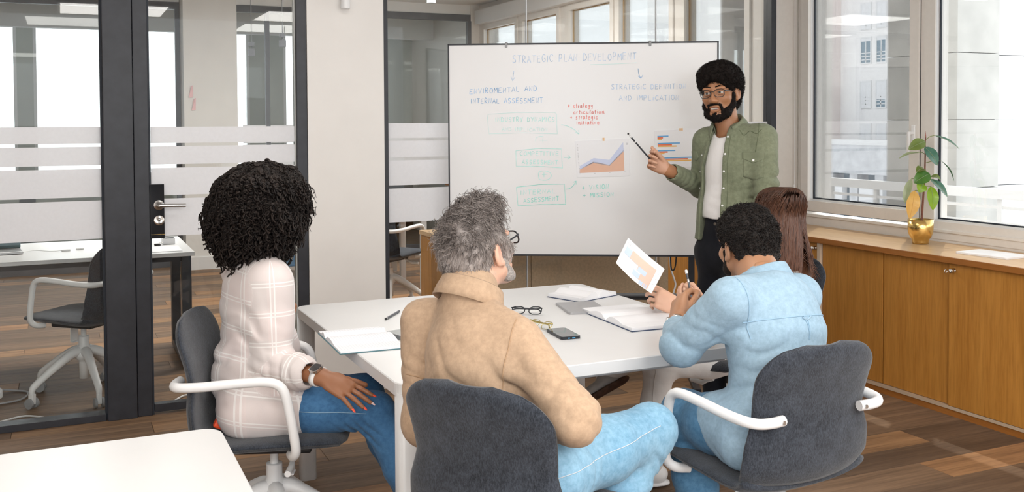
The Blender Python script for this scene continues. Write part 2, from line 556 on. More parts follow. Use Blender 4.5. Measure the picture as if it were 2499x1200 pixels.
# ------------------------------------------------------------------ measured layout data (metres)
BOARD = {'text': [('STRATEGIC PLAN DEVELOPMENT', 0.3663, 1.0624, 1.838, 1.8495, 0.039, 'blue'), ('ENVIROMENTAL AND', 0.1224, 0.5083, 1.6654, 1.6809, 0.0276, 'deep'), ('INTERNAL ASSESSMENT', 0.129, 0.5402, 1.6123, 1.6119, 0.0277, 'deep'), ('INDUSTRY DYNAMICS', 0.2676, 0.6064, 1.5089, 1.5061, 0.0254, 'teal'), ('AND IMPLICATION', 0.3044, 0.5649, 1.4558, 1.4535, 0.0196, 'faint'), ('COMPETITIVE', 0.4054, 0.6287, 1.3172, 1.3178, 0.023, 'teal'), ('ASSESSMENT', 0.4167, 0.6239, 1.2699, 1.2673, 0.0231, 'teal'), ('INTERNAL', 0.4067, 0.6119, 1.0968, 1.1085, 0.0255, 'teal'), ('ASSESSMENT', 0.425, 0.6278, 1.0507, 1.0671, 0.0242, 'green'), ('+ Vi.SION', 0.7518, 0.9071, 1.1247, 1.1317, 0.0253, 'green'), ('+ MISSION', 0.7563, 0.9344, 1.0811, 1.0904, 0.0229, 'green'), ('+ strategy', 0.6731, 0.8192, 1.5836, 1.585, 0.0218, 'red'), ('articulation', 0.705, 0.8829, 1.5491, 1.5504, 0.0217, 'red'), ('+ strategic', 0.6866, 0.8464, 1.5194, 1.5209, 0.0218, 'red'), ('initiative', 0.7231, 0.8554, 1.4895, 1.4912, 0.0206, 'red'), ('STRATEGi.C DEFINITION', 0.9172, 1.3348, 1.6847, 1.6861, 0.0262, 'blue'), ('AND IMPLi.CATION', 0.9603, 1.2967, 1.6229, 1.6241, 0.0262, 'blue')], 'draw': [('arrow', 'blue', [[(0.373, 1.7921), (0.3695, 1.7646), (0.3659, 1.7371)]]), ('arrow_head', 'blue', [[(0.3567, 1.7601), (0.3659, 1.736), (0.3775, 1.7554)]]), ('arrow', 'deep', [[(1.0647, 1.7995), (1.0691, 1.7677), (1.0804, 1.7448)]]), ('arrow_head', 'deep', [[(1.0646, 1.7586), (1.0804, 1.7437), (1.0917, 1.7629)]]), ('drawn_box', 'faint', [[(0.227, 1.5499), (0.3858, 1.5594), (0.6006, 1.5587), (0.6124, 1.5493), (0.6122, 1.4977), (0.6156, 1.4384)], [(0.2232, 1.5282), (0.2316, 1.4399), (0.4268, 1.4453), (0.6156, 1.4384)], [(0.227, 1.5499), (0.2232, 1.5282)]]), ('drawn_box', 'teal', [[(0.3822, 1.345), (0.5093, 1.3571), (0.6386, 1.3541), (0.64, 1.304), (0.6434, 1.2481)], [(0.3822, 1.345), (0.3833, 1.2578), (0.5089, 1.2576), (0.646, 1.2471)]]), ('drawn_box', 'green', [[(0.3848, 1.1394), (0.5137, 1.154), (0.6544, 1.1571), (0.6608, 1.0437)], [(0.3848, 1.1394), (0.3927, 1.0344), (0.5132, 1.0419), (0.6618, 1.0437)]]), ('drawn_circle', 'faint', [[(0.4929, 1.3975), (0.4966, 1.4156), (0.5148, 1.4243), (0.5355, 1.4253)], [(0.5344, 1.4154), (0.5338, 1.3896)], [(0.5173, 1.4026), (0.5587, 1.4024)]]), ('drawn_circle', 'teal', [[(0.5088, 1.2162), (0.5138, 1.1851), (0.5501, 1.1783), (0.5786, 1.1954), (0.5761, 1.2187), (0.5477, 1.2307), (0.5166, 1.2276), (0.5088, 1.2162)], [(0.5399, 1.2239), (0.5398, 1.1954)], [(0.5295, 1.2099), (0.558, 1.212)]]), ('arrow', 'teal', [[(0.639, 1.4899), (0.6751, 1.4804), (0.7111, 1.4612), (0.7357, 1.4369)]]), ('arrow_head', 'teal', [[(0.7172, 1.4472), (0.7367, 1.4353), (0.7342, 1.4585)]]), ('arrow', 'green', [[(0.6513, 1.3065), (0.6874, 1.307)]]), ('arrow_head', 'green', [[(0.6735, 1.3184), (0.689, 1.3065), (0.6719, 1.2962)]]), ('arrow', 'green', [[(0.6626, 1.1281), (0.6843, 1.1322), (0.704, 1.1488), (0.7195, 1.1736)]]), ('arrow_head', 'green', [[(0.7025, 1.1669), (0.72, 1.1747), (0.7194, 1.154)]]), ('underline', 'faint', [[(0.7993, 1.8224), (0.9356, 1.8257), (1.0557, 1.8314)]])], 'sheets': {'area': {'sheet': [(0.7148, 1.3973), (1.0144, 1.4114), (1.0201, 1.2023), (0.7256, 1.1934)], 'print': [('area_blue', 'blue', [[(0.7403, 1.258), (0.818, 1.3023), (0.9053, 1.2919), (0.982, 1.3904), (0.9849, 1.3406), (0.9067, 1.2592), (0.8179, 1.276), (0.7409, 1.2383)]]), ('area_peach', 'peach', [[(0.7409, 1.2368), (0.8179, 1.2751), (0.9052, 1.2577), (0.9843, 1.3391), (0.9886, 1.2304), (0.7414, 1.2186)]]), ('area_mix', 'peach2', [[(0.7409, 1.2389), (0.818, 1.2842), (0.9052, 1.2629), (0.9837, 1.3467), (0.9843, 1.3376), (0.9052, 1.2568), (0.8179, 1.2742), (0.7409, 1.2365)]]), ('axis_marks', 'grey', [[(0.7247, 1.3792), (0.7298, 1.3794), (0.7298, 1.3776), (0.7247, 1.3773)], [(0.7253, 1.3708), (0.7305, 1.3711), (0.7304, 1.3693), (0.7253, 1.369)], [(0.726, 1.3625), (0.7311, 1.3628), (0.7311, 1.361), (0.726, 1.3607)], [(0.7266, 1.3542), (0.7317, 1.3545), (0.7317, 1.3526), (0.7266, 1.3524)], [(0.7272, 1.3458), (0.7324, 1.3461), (0.7324, 1.3443), (0.7272, 1.344)], [(0.7279, 1.3375), (0.733, 1.3378), (0.733, 1.336), (0.7279, 1.3357)], [(0.7285, 1.3292), (0.7337, 1.3295), (0.7336, 1.3277), (0.7285, 1.3274)], [(0.7292, 1.3209), (0.7343, 1.3211), (0.7343, 1.3193), (0.7292, 1.319)], [(0.7298, 1.3125), (0.7349, 1.3128), (0.7349, 1.311), (0.7298, 1.3107)], [(0.7304, 1.3042), (0.7356, 1.3045), (0.7356, 1.3027), (0.7304, 1.3024)], [(0.7311, 1.2959), (0.7362, 1.2962), (0.7362, 1.2943), (0.7311, 1.294)], [(0.7317, 1.2875), (0.7369, 1.2878), (0.7369, 1.286), (0.7317, 1.2857)], [(0.7324, 1.2792), (0.7375, 1.2795), (0.7375, 1.2777), (0.7324, 1.2774)], [(0.733, 1.2709), (0.7381, 1.2712), (0.7381, 1.2693), (0.733, 1.269)], [(0.7336, 1.2625), (0.7388, 1.2628), (0.7388, 1.261), (0.7336, 1.2607)], [(0.7343, 1.2542), (0.7394, 1.2545), (0.7394, 1.2527), (0.7343, 1.2524)], [(0.7349, 1.2459), (0.7401, 1.2462), (0.7401, 1.2443), (0.7349, 1.244)], [(0.7356, 1.2375), (0.7407, 1.2378), (0.7407, 1.236), (0.7356, 1.2357)], [(0.7362, 1.2292), (0.7413, 1.2295), (0.7413, 1.2277), (0.7362, 1.2274)], [(0.7368, 1.2208), (0.742, 1.2211), (0.742, 1.2193), (0.7368, 1.219)], [(0.7378, 1.2146), (0.7463, 1.2149), (0.7463, 1.2131), (0.7378, 1.2128)], [(0.8199, 1.2176), (0.8283, 1.2179), (0.8283, 1.2161), (0.8199, 1.2158)], [(0.903, 1.2218), (0.9114, 1.222), (0.9114, 1.2202), (0.903, 1.2199)], [(0.9862, 1.2259), (0.9946, 1.2262), (0.9946, 1.2244), (0.9862, 1.2241)], [(0.997, 1.3904), (1.0084, 1.3909), (1.0083, 1.3891), (0.997, 1.3885)], [(0.997, 1.3846), (1.0083, 1.3852), (1.0083, 1.3834), (0.997, 1.3828)], [(0.9969, 1.3786), (1.0083, 1.3792), (1.0083, 1.3774), (0.9969, 1.3768)]])], 'tape': [('tape', [[(0.8673, 1.4159), (0.8785, 1.4164), (0.879, 1.3983), (0.8685, 1.3977)]])]}, 'bars': {'sheet': [(1.1525, 1.453), (1.4228, 1.4659), (1.4289, 1.2555), (1.1589, 1.2444)], 'print': [('blue_bars', 'sky', [[(1.171, 1.4253), (1.2317, 1.4274), (1.232, 1.4199), (1.1712, 1.418)], [(1.1724, 1.3853), (1.2939, 1.3888), (1.2942, 1.3813), (1.1727, 1.3783)], [(1.1733, 1.3461), (1.2695, 1.3483), (1.2698, 1.3411), (1.1736, 1.3392)], [(1.1745, 1.304), (1.3815, 1.3105), (1.3818, 1.3036), (1.1748, 1.2977)]]), ('orange_bars', 'orange', [[(1.1712, 1.4174), (1.2016, 1.4185), (1.2019, 1.4107), (1.1715, 1.4096)], [(1.1727, 1.3777), (1.251, 1.3793), (1.2513, 1.3718), (1.173, 1.3705)], [(1.1736, 1.3383), (1.2278, 1.3394), (1.2281, 1.3316), (1.1739, 1.3308)], [(1.1748, 1.2968), (1.3384, 1.3013), (1.3387, 1.2941), (1.1751, 1.2902)]]), ('yellow_bars', 'yellow', [[(1.1715, 1.409), (1.1957, 1.4098), (1.196, 1.4023), (1.1718, 1.4015)], [(1.173, 1.3699), (1.276, 1.3717), (1.2763, 1.3645), (1.1733, 1.3627)], [(1.1739, 1.3299), (1.2103, 1.331), (1.2106, 1.3235), (1.1742, 1.3227)], [(1.1751, 1.289), (1.3568, 1.2931), (1.3571, 1.2865), (1.1754, 1.2823)]]), ('axis_marks', 'grey', [[(1.2061, 1.2718), (1.2102, 1.2721), (1.2102, 1.2706), (1.2061, 1.2703)], [(1.2359, 1.2727), (1.24, 1.273), (1.24, 1.2715), (1.2359, 1.2712)], [(1.2656, 1.2735), (1.2698, 1.2738), (1.2698, 1.2723), (1.2656, 1.272)], [(1.2954, 1.2744), (1.2995, 1.2747), (1.2995, 1.2732), (1.2954, 1.2729)], [(1.3251, 1.2752), (1.3292, 1.2755), (1.3292, 1.274), (1.3251, 1.2737)], [(1.3548, 1.2761), (1.3589, 1.2764), (1.3589, 1.2749), (1.3548, 1.2746)]])], 'tape': [('tape', [[(1.2909, 1.4665), (1.2998, 1.4671), (1.3007, 1.4539), (1.2918, 1.453)]]), ('tape', [[(1.3013, 1.467), (1.3102, 1.4679), (1.3111, 1.4538), (1.3022, 1.4532)]])]}}}
CHAIRS = [(0.653, 3.437, 0.93, -0.367, 'charcoal felt swivel chair under the curly-haired woman', 0), (1.138, 2.383, 0.859, 0.512, 'charcoal felt swivel chair whose back hides the man in tan', 0), (1.963, 2.492, -0.073, 0.997, 'charcoal felt swivel chair under the man in the denim shirt', 0), (2.62, 3.42, -0.98, -0.12, 'charcoal felt swivel chair under the brown-haired woman', 0.0), (0.1, 5.98, -0.75, 0.66, 'dark swivel chair at the desk behind the left glass pane', 0), (2.42, 7.75, 0.8, 0.6, 'grey swivel chair on a white base behind the right glass', 0), (3.3, 8.15, -0.9, -0.3, 'second grey swivel chair further back behind the right glass', 0)]
J = {
    'w1_pelvis': (0.6262, 3.4847, 0.5296),
    'w1_chest': (0.616, 3.5449, 0.8784),
    'w1_neck': (0.6295, 3.5447, 1.0554),
    'w1_head': (0.6424, 3.5436, 1.1993),
    'w1_sr': (0.6359, 3.3741, 0.9696),
    'w1_sl': (0.5917, 3.7015, 0.9616),
    'w1_er': (0.6392, 3.3523, 0.6895),
    'w1_wr': (0.7652, 3.163, 0.6794),
    'w1_el': (0.7317, 3.6614, 0.6764),
    'w1_wl': (0.7292, 3.6437, 0.7707),
    'w1_hr': (0.6022, 3.3973, 0.5479),
    'w1_hl': (0.6618, 3.6001, 0.5209),
    'w1_kr': (0.9457, 3.2081, 0.5353),
    'w1_kl': (0.9868, 3.4749, 0.5285),
    'w1_ar': (1.1512, 3.1209, 0.0571),
    'w1_al': (1.1481, 3.4097, 0.1098),
    'w1_face': (0.8901, 0.4559, 0.0),
    'w1_fwd': (0.9963, 0.0864, 0.0),
    'w1_hand': (0.711, -0.5707, -0.4108),
    'w1_hback': (-0.265, -0.3418, 0.9016),
    'w1_hthumb': (0.301, 0.9053, 0.2996),
    'm2_pelvis': (1.0742, 2.4034, 0.5538),
    'm2_chest': (1.0043, 2.4448, 0.8442),
    'm2_neck': (1.0229, 2.5309, 1.0432),
    'm2_head': (1.0601, 2.5722, 1.1426),
    'm2_sr': (1.0749, 2.3279, 0.9355),
    'm2_sl': (0.9352, 2.6769, 0.9349),
    'm2_er': (1.1405, 2.1499, 0.7718),
    'm2_wr': (1.2042, 2.3929, 0.6889),
    'm2_el': (0.9235, 2.6291, 0.6606),
    'm2_wl': (1.1271, 2.6988, 0.5784),
    'm2_hr': (1.1339, 2.2897, 0.5924),
    'm2_hl': (1.0142, 2.5178, 0.5315),
    'm2_kr': (1.5623, 2.4691, 0.5998),
    'm2_kl': (1.5154, 2.5975, 0.5174),
    'm2_ar': (1.2915, 2.3937, 0.255),
    'm2_al': (1.4884, 2.5769, 0.1907),
    'm2_face': (0.8487, 0.4383, 0.2959),
    'm2_fwd': (0.8872, 0.4614, 0.0),
    'm3_pelvis': (1.9937, 2.437, 0.5618),
    'm3_chest': (2.0203, 2.4671, 0.8395),
    'm3_neck': (2.0467, 2.5706, 1.0067),
    'm3_head': (2.0842, 2.6991, 1.0882),
    'm3_sl': (1.8255, 2.4501, 0.9738),
    'm3_sr': (2.2198, 2.5775, 0.9316),
    'm3_el': (1.7659, 2.614, 0.796),
    'm3_wl': (1.8877, 2.8235, 0.828),
    'm3_er': (2.2084, 2.7285, 0.6941),
    'm3_wr': (2.0921, 2.927, 0.7813),
    'm3_hl': (1.8667, 2.3958, 0.5652),
    'm3_hr': (2.1104, 2.4709, 0.5305),
    'm3_kl': (1.8227, 2.6793, 0.5598),
    'm3_kr': (2.2178, 2.806, 0.5099),
    'm3_al': (1.8338, 2.549, 0.0983),
    'm3_ar': (2.2094, 2.7932, 0.0132),
    'm3_face': (0.0693, 0.9964, -0.0498),
    'm3_fwd': (-0.1587, 0.9873, 0.0),
    'm3_handl': (0.4791, 0.4465, 0.7557),
    'm3_hbackl': (-0.9287, 0.0806, 0.362),
    'm3_hthumbl': (-0.0303, -0.6673, 0.7442),
    'w4_neck': (2.7534, 3.3453, 0.9074),
    'w4_head': (2.7369, 3.3365, 1.0771),
    'w4_chest': (2.7348, 3.3273, 0.7727),
    'w4_pelvis': (2.67, 3.42, 0.56),
    'w4_sl': (2.601, 3.215, 0.8586),
    'w4_sr': (2.9243, 3.4622, 0.8097),
    'w4_el': (2.3933, 3.2601, 0.7022),
    'w4_wl': (2.1927, 3.2655, 0.7704),
    'w4_er': (2.6185, 3.5083, 0.6644),
    'w4_wr': (2.3955, 3.4146, 0.7543),
    'w4_face': (0.1725, 0.9837, -0.0499),
    'w4_fwd': (-0.9496, 0.3134, 0.0),
    'w4_handl': (-0.7449, 0.4825, 0.4608),
    'w4_hbackl': (-0.4755, -0.6786, 0.5599),
    'w4_hthumbl': (0.3416, 0.0868, 0.9358),
    'w4_hl': (2.62, 3.33, 0.55),
    'w4_hr': (2.62, 3.52, 0.56),
    'w4_kl': (2.21, 3.43, 0.515),
    'w4_al': (2.19, 3.46, 0.1),
    'w4_kr': (2.27, 3.47, 0.622),
    'w4_ar': (2.1, 3.665, 0.435),
    'm5_head': (2.9723, 4.0616, 1.6451),
    'm5_neck': (3.0205, 4.0563, 1.4829),
    'm5_chest': (3.0382, 4.0199, 1.2926),
    'm5_waist': (3.0199, 4.0311, 1.0489),
    'm5_pelvis': (3.0164, 4.0491, 0.8843),
    'm5_sr': (2.9689, 4.1764, 1.417),
    'm5_sl': (3.098, 3.8877, 1.4349),
    'm5_er': (3.0103, 4.27, 1.1658),
    'm5_wr': (2.7354, 4.1784, 1.267),
    'm5_el': (3.0658, 3.8278, 1.1773),
    'm5_wl': (3.0134, 3.7795, 0.9919),
    'm5_hr': (3.0022, 4.1314, 0.8511),
    'm5_hl': (3.0282, 3.9664, 0.8686),
    'm5_kr': (2.9714, 4.1085, 0.4054),
    'm5_kl': (3.0121, 3.9373, 0.4354),
    'm5_ar': (2.9966, 4.1286, 0.0338),
    'm5_al': (3.0522, 3.9722, 0.0539),
    'm5_pen0': (2.5229, 4.1929, 1.4476),
    'm5_pen1': (2.6425, 4.1783, 1.3177),
    'm5_face': (-0.8145, -0.5794, -0.0301),
    'm5_up': (-0.0906, 0.0411, 0.995),
    'm5_fwd': (-0.8769, -0.4807, 0.0),
    'm5_hand': (-0.8049, 0.3095, 0.5064),
    'm5_hback': (0.1675, 0.9846, -0.0508),
    'm5_hthumb': (0.3301, -0.1497, 0.932),
}
SHEET = {'corners': [(2.0605, 3.4223, 1.0396), (2.1251, 3.2576, 0.9322), (2.0341, 3.2083, 0.8509), (1.9736, 3.3709, 0.9513)], 'sign': -0.0015, 'pencil': [(2.3142, 3.3904, 0.899), (2.3134, 3.3428, 0.7774)], 'print': [('print_blue', 'pblue', [(0.06, 0.22, 0.26, 0.5), (0.48, 0.7, 0.5, 0.66), (0.4, 0.58, 0.7, 0.86), (0.62, 0.84, 0.86, 0.97)]), ('print_peach', 'ppeach', [(0.22, 0.86, 0.22, 0.5), (0.7, 0.86, 0.5, 0.97), (0.58, 0.7, 0.66, 0.86)]), ('print_mix', 'pmix', [(0.2, 0.25, 0.26, 0.5), (0.46, 0.5, 0.5, 0.66), (0.56, 0.6, 0.7, 0.86)]), ('print_marks', 'grey', [(0.06, 0.07, 0.12, 0.135), (0.06, 0.07, 0.15, 0.165), (0.08499999999999999, 0.095, 0.12, 0.135), (0.08499999999999999, 0.095, 0.15, 0.165), (0.11, 0.12000000000000001, 0.12, 0.135), (0.11, 0.12000000000000001, 0.15, 0.165), (0.93, 0.94, 0.3, 0.315), (0.93, 0.94, 0.5, 0.515), (0.93, 0.94, 0.7, 0.715), (0.93, 0.94, 0.9, 0.915)])]}

# ================================================================== the setting
YP = 5.41        # room face of the glass partition
XW = 4.57        # room face of the window wall
YR = 11.0        # rear glazing of the back office
YF = 13.5        # far wall
ZC = 2.9


def struct(name, loc=(0, 0, 0)):
    return tag(thing(name, None, None, loc), kind='structure')


# ---- floor: a dark bed and one object per plank
floor = bx('floor', (-3.2, -3.0, -0.06), (4.75, 13.6, -0.0045), M_('floor_base'), kind='structure')
PW, PLN = 0.19, 1.31
plank_me = {}


def plank_mesh(L):
    k = round(L, 3)
    if k not in plank_me:
        b = MB().box((0, 0, -0.004), (k - 0.002, PW - 0.0016, 0.0), 0.0006)
        me = bpy.data.meshes.new('plank')
        me.from_pydata(b.v, [], b.f)
        me.materials.append(M_('floor_wood'))
        plank_me[k] = me
    return plank_me[k]


n_planks = 0
row = 0
y = 2.45
while y < 10.95 and n_planks < 296:
    x = -1.55 - [0.0, 0.52, 0.93, 0.31, 0.75][row % 5] * 0.9
    xe = 4.2 if y < 5.4 else 4.2
    while x < xe - 0.02:
        L = min(PLN, xe - x)
        if x + L > -1.5 or True:
            o = bpy.data.objects.new('plank', plank_mesh(L))
            COL.objects.link(o)
            o.parent = floor
            o.location = (x, y, 0)
            n_planks += 1
        x += PLN
    y += PW
    row += 1
rest = MB()
for (x0, x1, y0, y1) in ((-3.2, 4.75, -3.0, 2.44), (-3.2, 4.75, y + 0.002, 13.6)):
    yy = y0
    while yy < y1 - 0.05:
        rest.box((x0, yy, -0.004), (x1, min(y1, yy + PW - 0.002), 0.0))
        yy += PW
tag(rest.build('plank_field', M_('floor_wood'), floor), kind='stuff')

bx('ceiling', (-3.2, -3.0, ZC), (4.75, 13.6, ZC + 0.12), M_('ceiling_white'), kind='structure')
fill_mat = plain('fill_diffuser', (0.9, 0.9, 0.88), 0.6, emit=(1, 0.97, 0.93, 1.2))  # glowing face of the added fill panels
for lx, ly, _, where in FILL_PANELS:
    t = thing('fill_light_panel', 'square flush panel added as unseen fill light ' + where, 'ceiling light', (lx, ly, ZC - 0.03), 0, 'added fill light panels')
    f = MB()
    for a in (-1, 1):
        f.box((a * 0.61 - 0.012, -0.62, 0), (a * 0.61 + 0.012, 0.62, 0.03))
        f.box((-0.62, a * 0.61 - 0.012, 0), (0.62, a * 0.61 + 0.012, 0.03))
    f.build('frame', M_('white_lac'), t)
    MB().box((-0.6, -0.6, 0.012), (0.6, 0.6, 0.03)).build('diffuser', fill_mat, t)

bx('wall_left', (-3.3, -3.0, 0), (-3.2, 13.6, ZC), M_('white_wall'), kind='structure')

# ---- glass partition
wb = struct('wall_back')
GL = glass_mat('partition_glass', (0.965, 0.975, 0.97), 0.6)
BM = M_('black_metal')


def part_box(name, lo, hi, mat, parent, c=0.0):
    return MB().box(lo, hi, c).build(name, mat, parent)


def pane(name, x0, x1, z0, z1, parent, y=YP + 0.045):
    return part_box(name, (x0, y - 0.004, z0), (x1, y + 0.004, z1), GL, parent)


STR = [(1.407, 1.491), (1.297, 1.391), (1.137, 1.279), (0.925, 1.119)]


def stripes(x0, x1, parent, y=YP + 0.038, dz=0.0):
    for (a, b) in STR:
        part_box('frosted_stripe', (x0, y - 0.0008, a + dz), (x1, y + 0.0008, b + dz), frost_mat(), parent)


pane('glass_pane', -3.2, 0.192, 0.03, ZC, wb)
stripes(-3.2, 0.192, wb)
part_box('bottom_rail', (-3.2, YP, 0), (0.19, YP + 0.09, 0.036), BM, wb, 0.002)
part_box('glass_bead', (0.186, YP + 0.02, 0), (0.197, YP + 0.08, ZC), M_('gasket'), wb)
part_box('frame_post', (0.197, YP - 0.012, 0), (0.338, YP + 0.09, ZC), BM, wb, 0.003)
part_box('frame_post', (0.3405, YP + 0.004, 0), (0.412, YP + 0.09, ZC), BM, wb, 0.003)
part_box('door_seal', (0.412, YP + 0.015, 0), (0.421, YP + 0.08, ZC), M_('gasket'), wb)
part_box('frame_post', (1.172, YP - 0.004, 0), (1.229, YP + 0.09, ZC), BM, wb, 0.003)
part_box('pillar', (1.229, YP - 0.012, 0), (1.661, YP + 0.32, ZC), M_('white_wall'), wb)
part_box('frame_post', (1.661, YP - 0.004, 0), (1.688, YP + 0.08, ZC), BM, wb, 0.002)
for a, b in ((1.688, 2.571), (2.5735, 3.4905), (3.493, 4.377)):
    pane('glass_pane', a, b, 0.03, ZC, wb)
for xx in (2.572, 3.4915):
    part_box('glass_joint', (xx - 0.0028, YP + 0.039, 0.03), (xx + 0.0028, YP + 0.051, ZC), plain('silicone_joint', (0.72, 0.74, 0.76), 0.3), wb)
stripes(1.688, 4.377, wb, dz=0.011)
part_box('bottom_rail', (1.688, YP, 0), (4.377, YP + 0.08, 0.036), BM, wb, 0.002)
part_box('frame_post', (4.377, YP - 0.004, 0), (4.42, YP + 0.08, ZC), BM, wb, 0.002)
part_box('wall_strip', (4.42, YP + 0.01, 0), (XW, YP + 0.07, ZC), M_('window_frame'), wb)

# ---- the glass door in it
d1 = struct('door_1', (0.423, YP, 0))
part_box('glass_leaf', (0.0, 0.03, 0.05), (0.741, 0.042, ZC), GL, d1)
part_box('bottom_rail', (0.0, 0.012, 0.012), (0.745, 0.062, 0.054), BM, d1, 0.002)
part_box('edge_strip', (0.741, 0.02, 0.05), (0.748, 0.06, ZC), plain('edge_strip', (0.55, 0.55, 0.52), 0.4), d1)
for (a, b) in STR:
    part_box('frosted_stripe', (0.0, 0.0275, a - 0.002), (0.741, 0.0291, b - 0.002), frost_mat(), d1)
lp = part_box('lock_plate', (-0.008, 0.005, 0.915), (0.061, 0.03, 1.195), plain('lock_plate', (0.035, 0.036, 0.04), 0.14, 0.6, vary=0.15), d1, 0.002)
hb = MB()
Mh = Matrix.Translation((0.034, 0.005, 1.087)) @ Matrix.Rotation(PI / 2, 4, 'X')
hb.lathe([(0.0262, 0), (0.0262, 0.004), (0.024, 0.0055), (0.011, 0.006), (0.0105, 0.045), (0.0, 0.045)], 28, M=Mh)
hb.build('rosette', M_('steel'), lp)
MB().tube([(0.034, -0.04, 1.087), (0.05, -0.042, 1.087), (0.161, -0.042, 1.084)], 0.0095, 16).build('handle', M_('steel'), lp)
kb = MB()
Mk = Matrix.Translation((0.034, 0.005, 1.008)) @ Matrix.Rotation(PI / 2, 4, 'X')
kb.lathe([(0.0262, 0), (0.0262, 0.004), (0.024, 0.0055), (0.0, 0.0055)], 28, M=Mk)
kb.build('lock_rosette', M_('chrome'), lp)
kc = MB()
Mk2 = Matrix.Translation((0.034, 0.0, 1.014)) @ Matrix.Rotation(PI / 2, 4, 'X')
kc.lathe([(0.0085, 0), (0.0085, 0.003), (0.0, 0.003)], 20, M=Mk2)
kc.box((0.029, -0.003, 0.992), (0.039, 0.0005, 1.012), 0.002)
kc.build('lock_cylinder', M_('steel'), lp)
MB().cyl((0.034, -0.0035, 1.017), (0.034, -0.0028, 1.017), 0.0014, 8).box((0.0334, -0.0036, 1.0085), (0.0346, -0.0029, 1.017)).build('keyhole', M_('black_plastic'), lp)
part_box('lock_seam', (-0.006, 0.0042, 0.934), (0.061, 0.0052, 0.9365), M_('gold'), lp)

# ---- window wall
wr = struct('wall_right')
WF = M_('window_frame')
part_box('lower_wall', (XW, -3.0, 0), (XW + 0.18, 13.6, 0.872), WF, wr)
part_box('upper_wall', (XW, -3.0, 2.66), (XW + 0.18, 13.6, ZC), WF, wr)
part_box('pier', (XW, 5.29, 0.872), (XW + 0.18, 5.925, 2.66), WF, wr)
part_box('pier', (XW, 10.84, 0.872), (XW + 0.18, 13.6, 2.66), WF, wr)
part_box('pier', (XW, -3.0, 0.872), (XW + 0.18, 0.22, 2.66), WF, wr)
part_box('sill_ledge', (XW - 0.012, 0.2, 0.866), (XW, 5.405, 0.884), WF, wr, 0.003)
part_box('sill_joint', (XW - 0.0015, 0.2, 0.9), (XW, 5.405, 0.9035), M_('gasket'), wr)
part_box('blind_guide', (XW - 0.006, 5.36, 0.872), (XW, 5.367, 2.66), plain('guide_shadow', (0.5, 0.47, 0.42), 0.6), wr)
part_box('blind_box', (XW - 0.10, 5.52, 2.66), (XW, 10.9, 2.82), M_('white_lac'), wr)
WG = glass_mat('window_glass', (0.985, 0.995, 0.995), 0.75)


def window(n, y0, y1, z0, z1, sash=0.07, leaf=True, wood_bead=False):
    """one glazed light between y0 and y1 (glass edges), frame members around it"""
    wd = struct('window_%d' % n)
    f = MB()
    X0, X1 = XW - (0.018 if leaf else 0.004), XW + 0.10
    f.box((X0, y0 - sash, z0 - sash - 0.012), (X1, y0, z1 + sash))
    f.box((X0, y1, z0 - sash - 0.012), (X1, y1 + sash, z1 + sash))
    f.box((X0, y0, z0 - sash - 0.012), (X1, y1, z0 - 0.012))
    f.box((X0, y0, z1), (X1, y1, z1 + sash))
    f.build('sash' if leaf else 'frame', WF, wd)
    g = MB()
    gx0, gx1, t = XW + 0.028, XW + 0.04, 0.009
    g.box((gx0, y0 + 0.0, z0), (gx1, y0 + t, z1))
    g.box((gx0, y1 - t, z0), (gx1, y1, z1))
    g.box((gx0, y0, z0 - 0.002), (gx1, y1, z0 + t - 0.002))
    g.box((gx0, y0, z1 - t), (gx1, y1, z1))
    g.build('gasket', M_('gasket') if not wood_bead else plain('amber_bead', (0.45, 0.30, 0.15), 0.5), wd)
    b = MB()
    b.box((XW + 0.005, y0, z0 - 0.012), (XW + 0.03, y1, z0 - 0.001))
    b.box((XW + 0.005, y1 - 0.001, z0 - 0.012), (XW + 0.03, y1 + 0.014, z1))
    b.build('glazing_bead', M_('white_lac'), wd)
    part_box('glass_pane', (XW + 0.034, y0 + 0.004, z0 + 0.004), (XW + 0.040, y1 - 0.004, z1 - 0.004), WG, wd)
    return wd


w1 = window(1, 4.375, 5.246, 0.985, 2.56, 0.068)
hp = part_box('handle_plate', (XW - 0.026, 4.325, 1.345), (XW - 0.018, 4.352, 1.475), M_('white_plastic'), w1, 0.003)
MB().tube([(XW - 0.02, 4.338, 1.43), (XW - 0.062, 4.338, 1.43)], 0.010, 14).tube([(XW - 0.058, 4.338, 1.438), (XW - 0.058, 4.338, 1.40), (XW - 0.058, 4.342, 1.315)], [0.011, 0.011, 0.0085], 12).build('handle', M_('white_plastic'), w1)
part_box('meeting_gap', (XW - 0.004, 4.3015, 0.9), (XW + 0.05, 4.3065, 2.64), M_('black_plastic'), w1)
w2 = window(2, 2.32, 4.2, 0.938, 2.56, 0.10, leaf=False)
w3 = window(3, 0.32, 2.12, 0.938, 2.56, 0.10, leaf=False)
for i, (a, b) in enumerate(((5.93, 6.70), (6.92, 7.72), (7.88, 8.68), (8.95, 9.755), (9.955, 10.825))):
    window(4 + i, a, b, 0.96, 2.60, 0.06, wood_bead=True)
# mullion covers between the back-office sashes
for i, (a, b) in enumerate(((6.76, 6.86), (7.78, 7.82), (8.74, 8.89), (9.815, 9.895))):
    part_box('mullion', (XW - 0.002, a - 0.002, 0.872), (XW + 0.1, b + 0.002, 2.66), WF, wr)

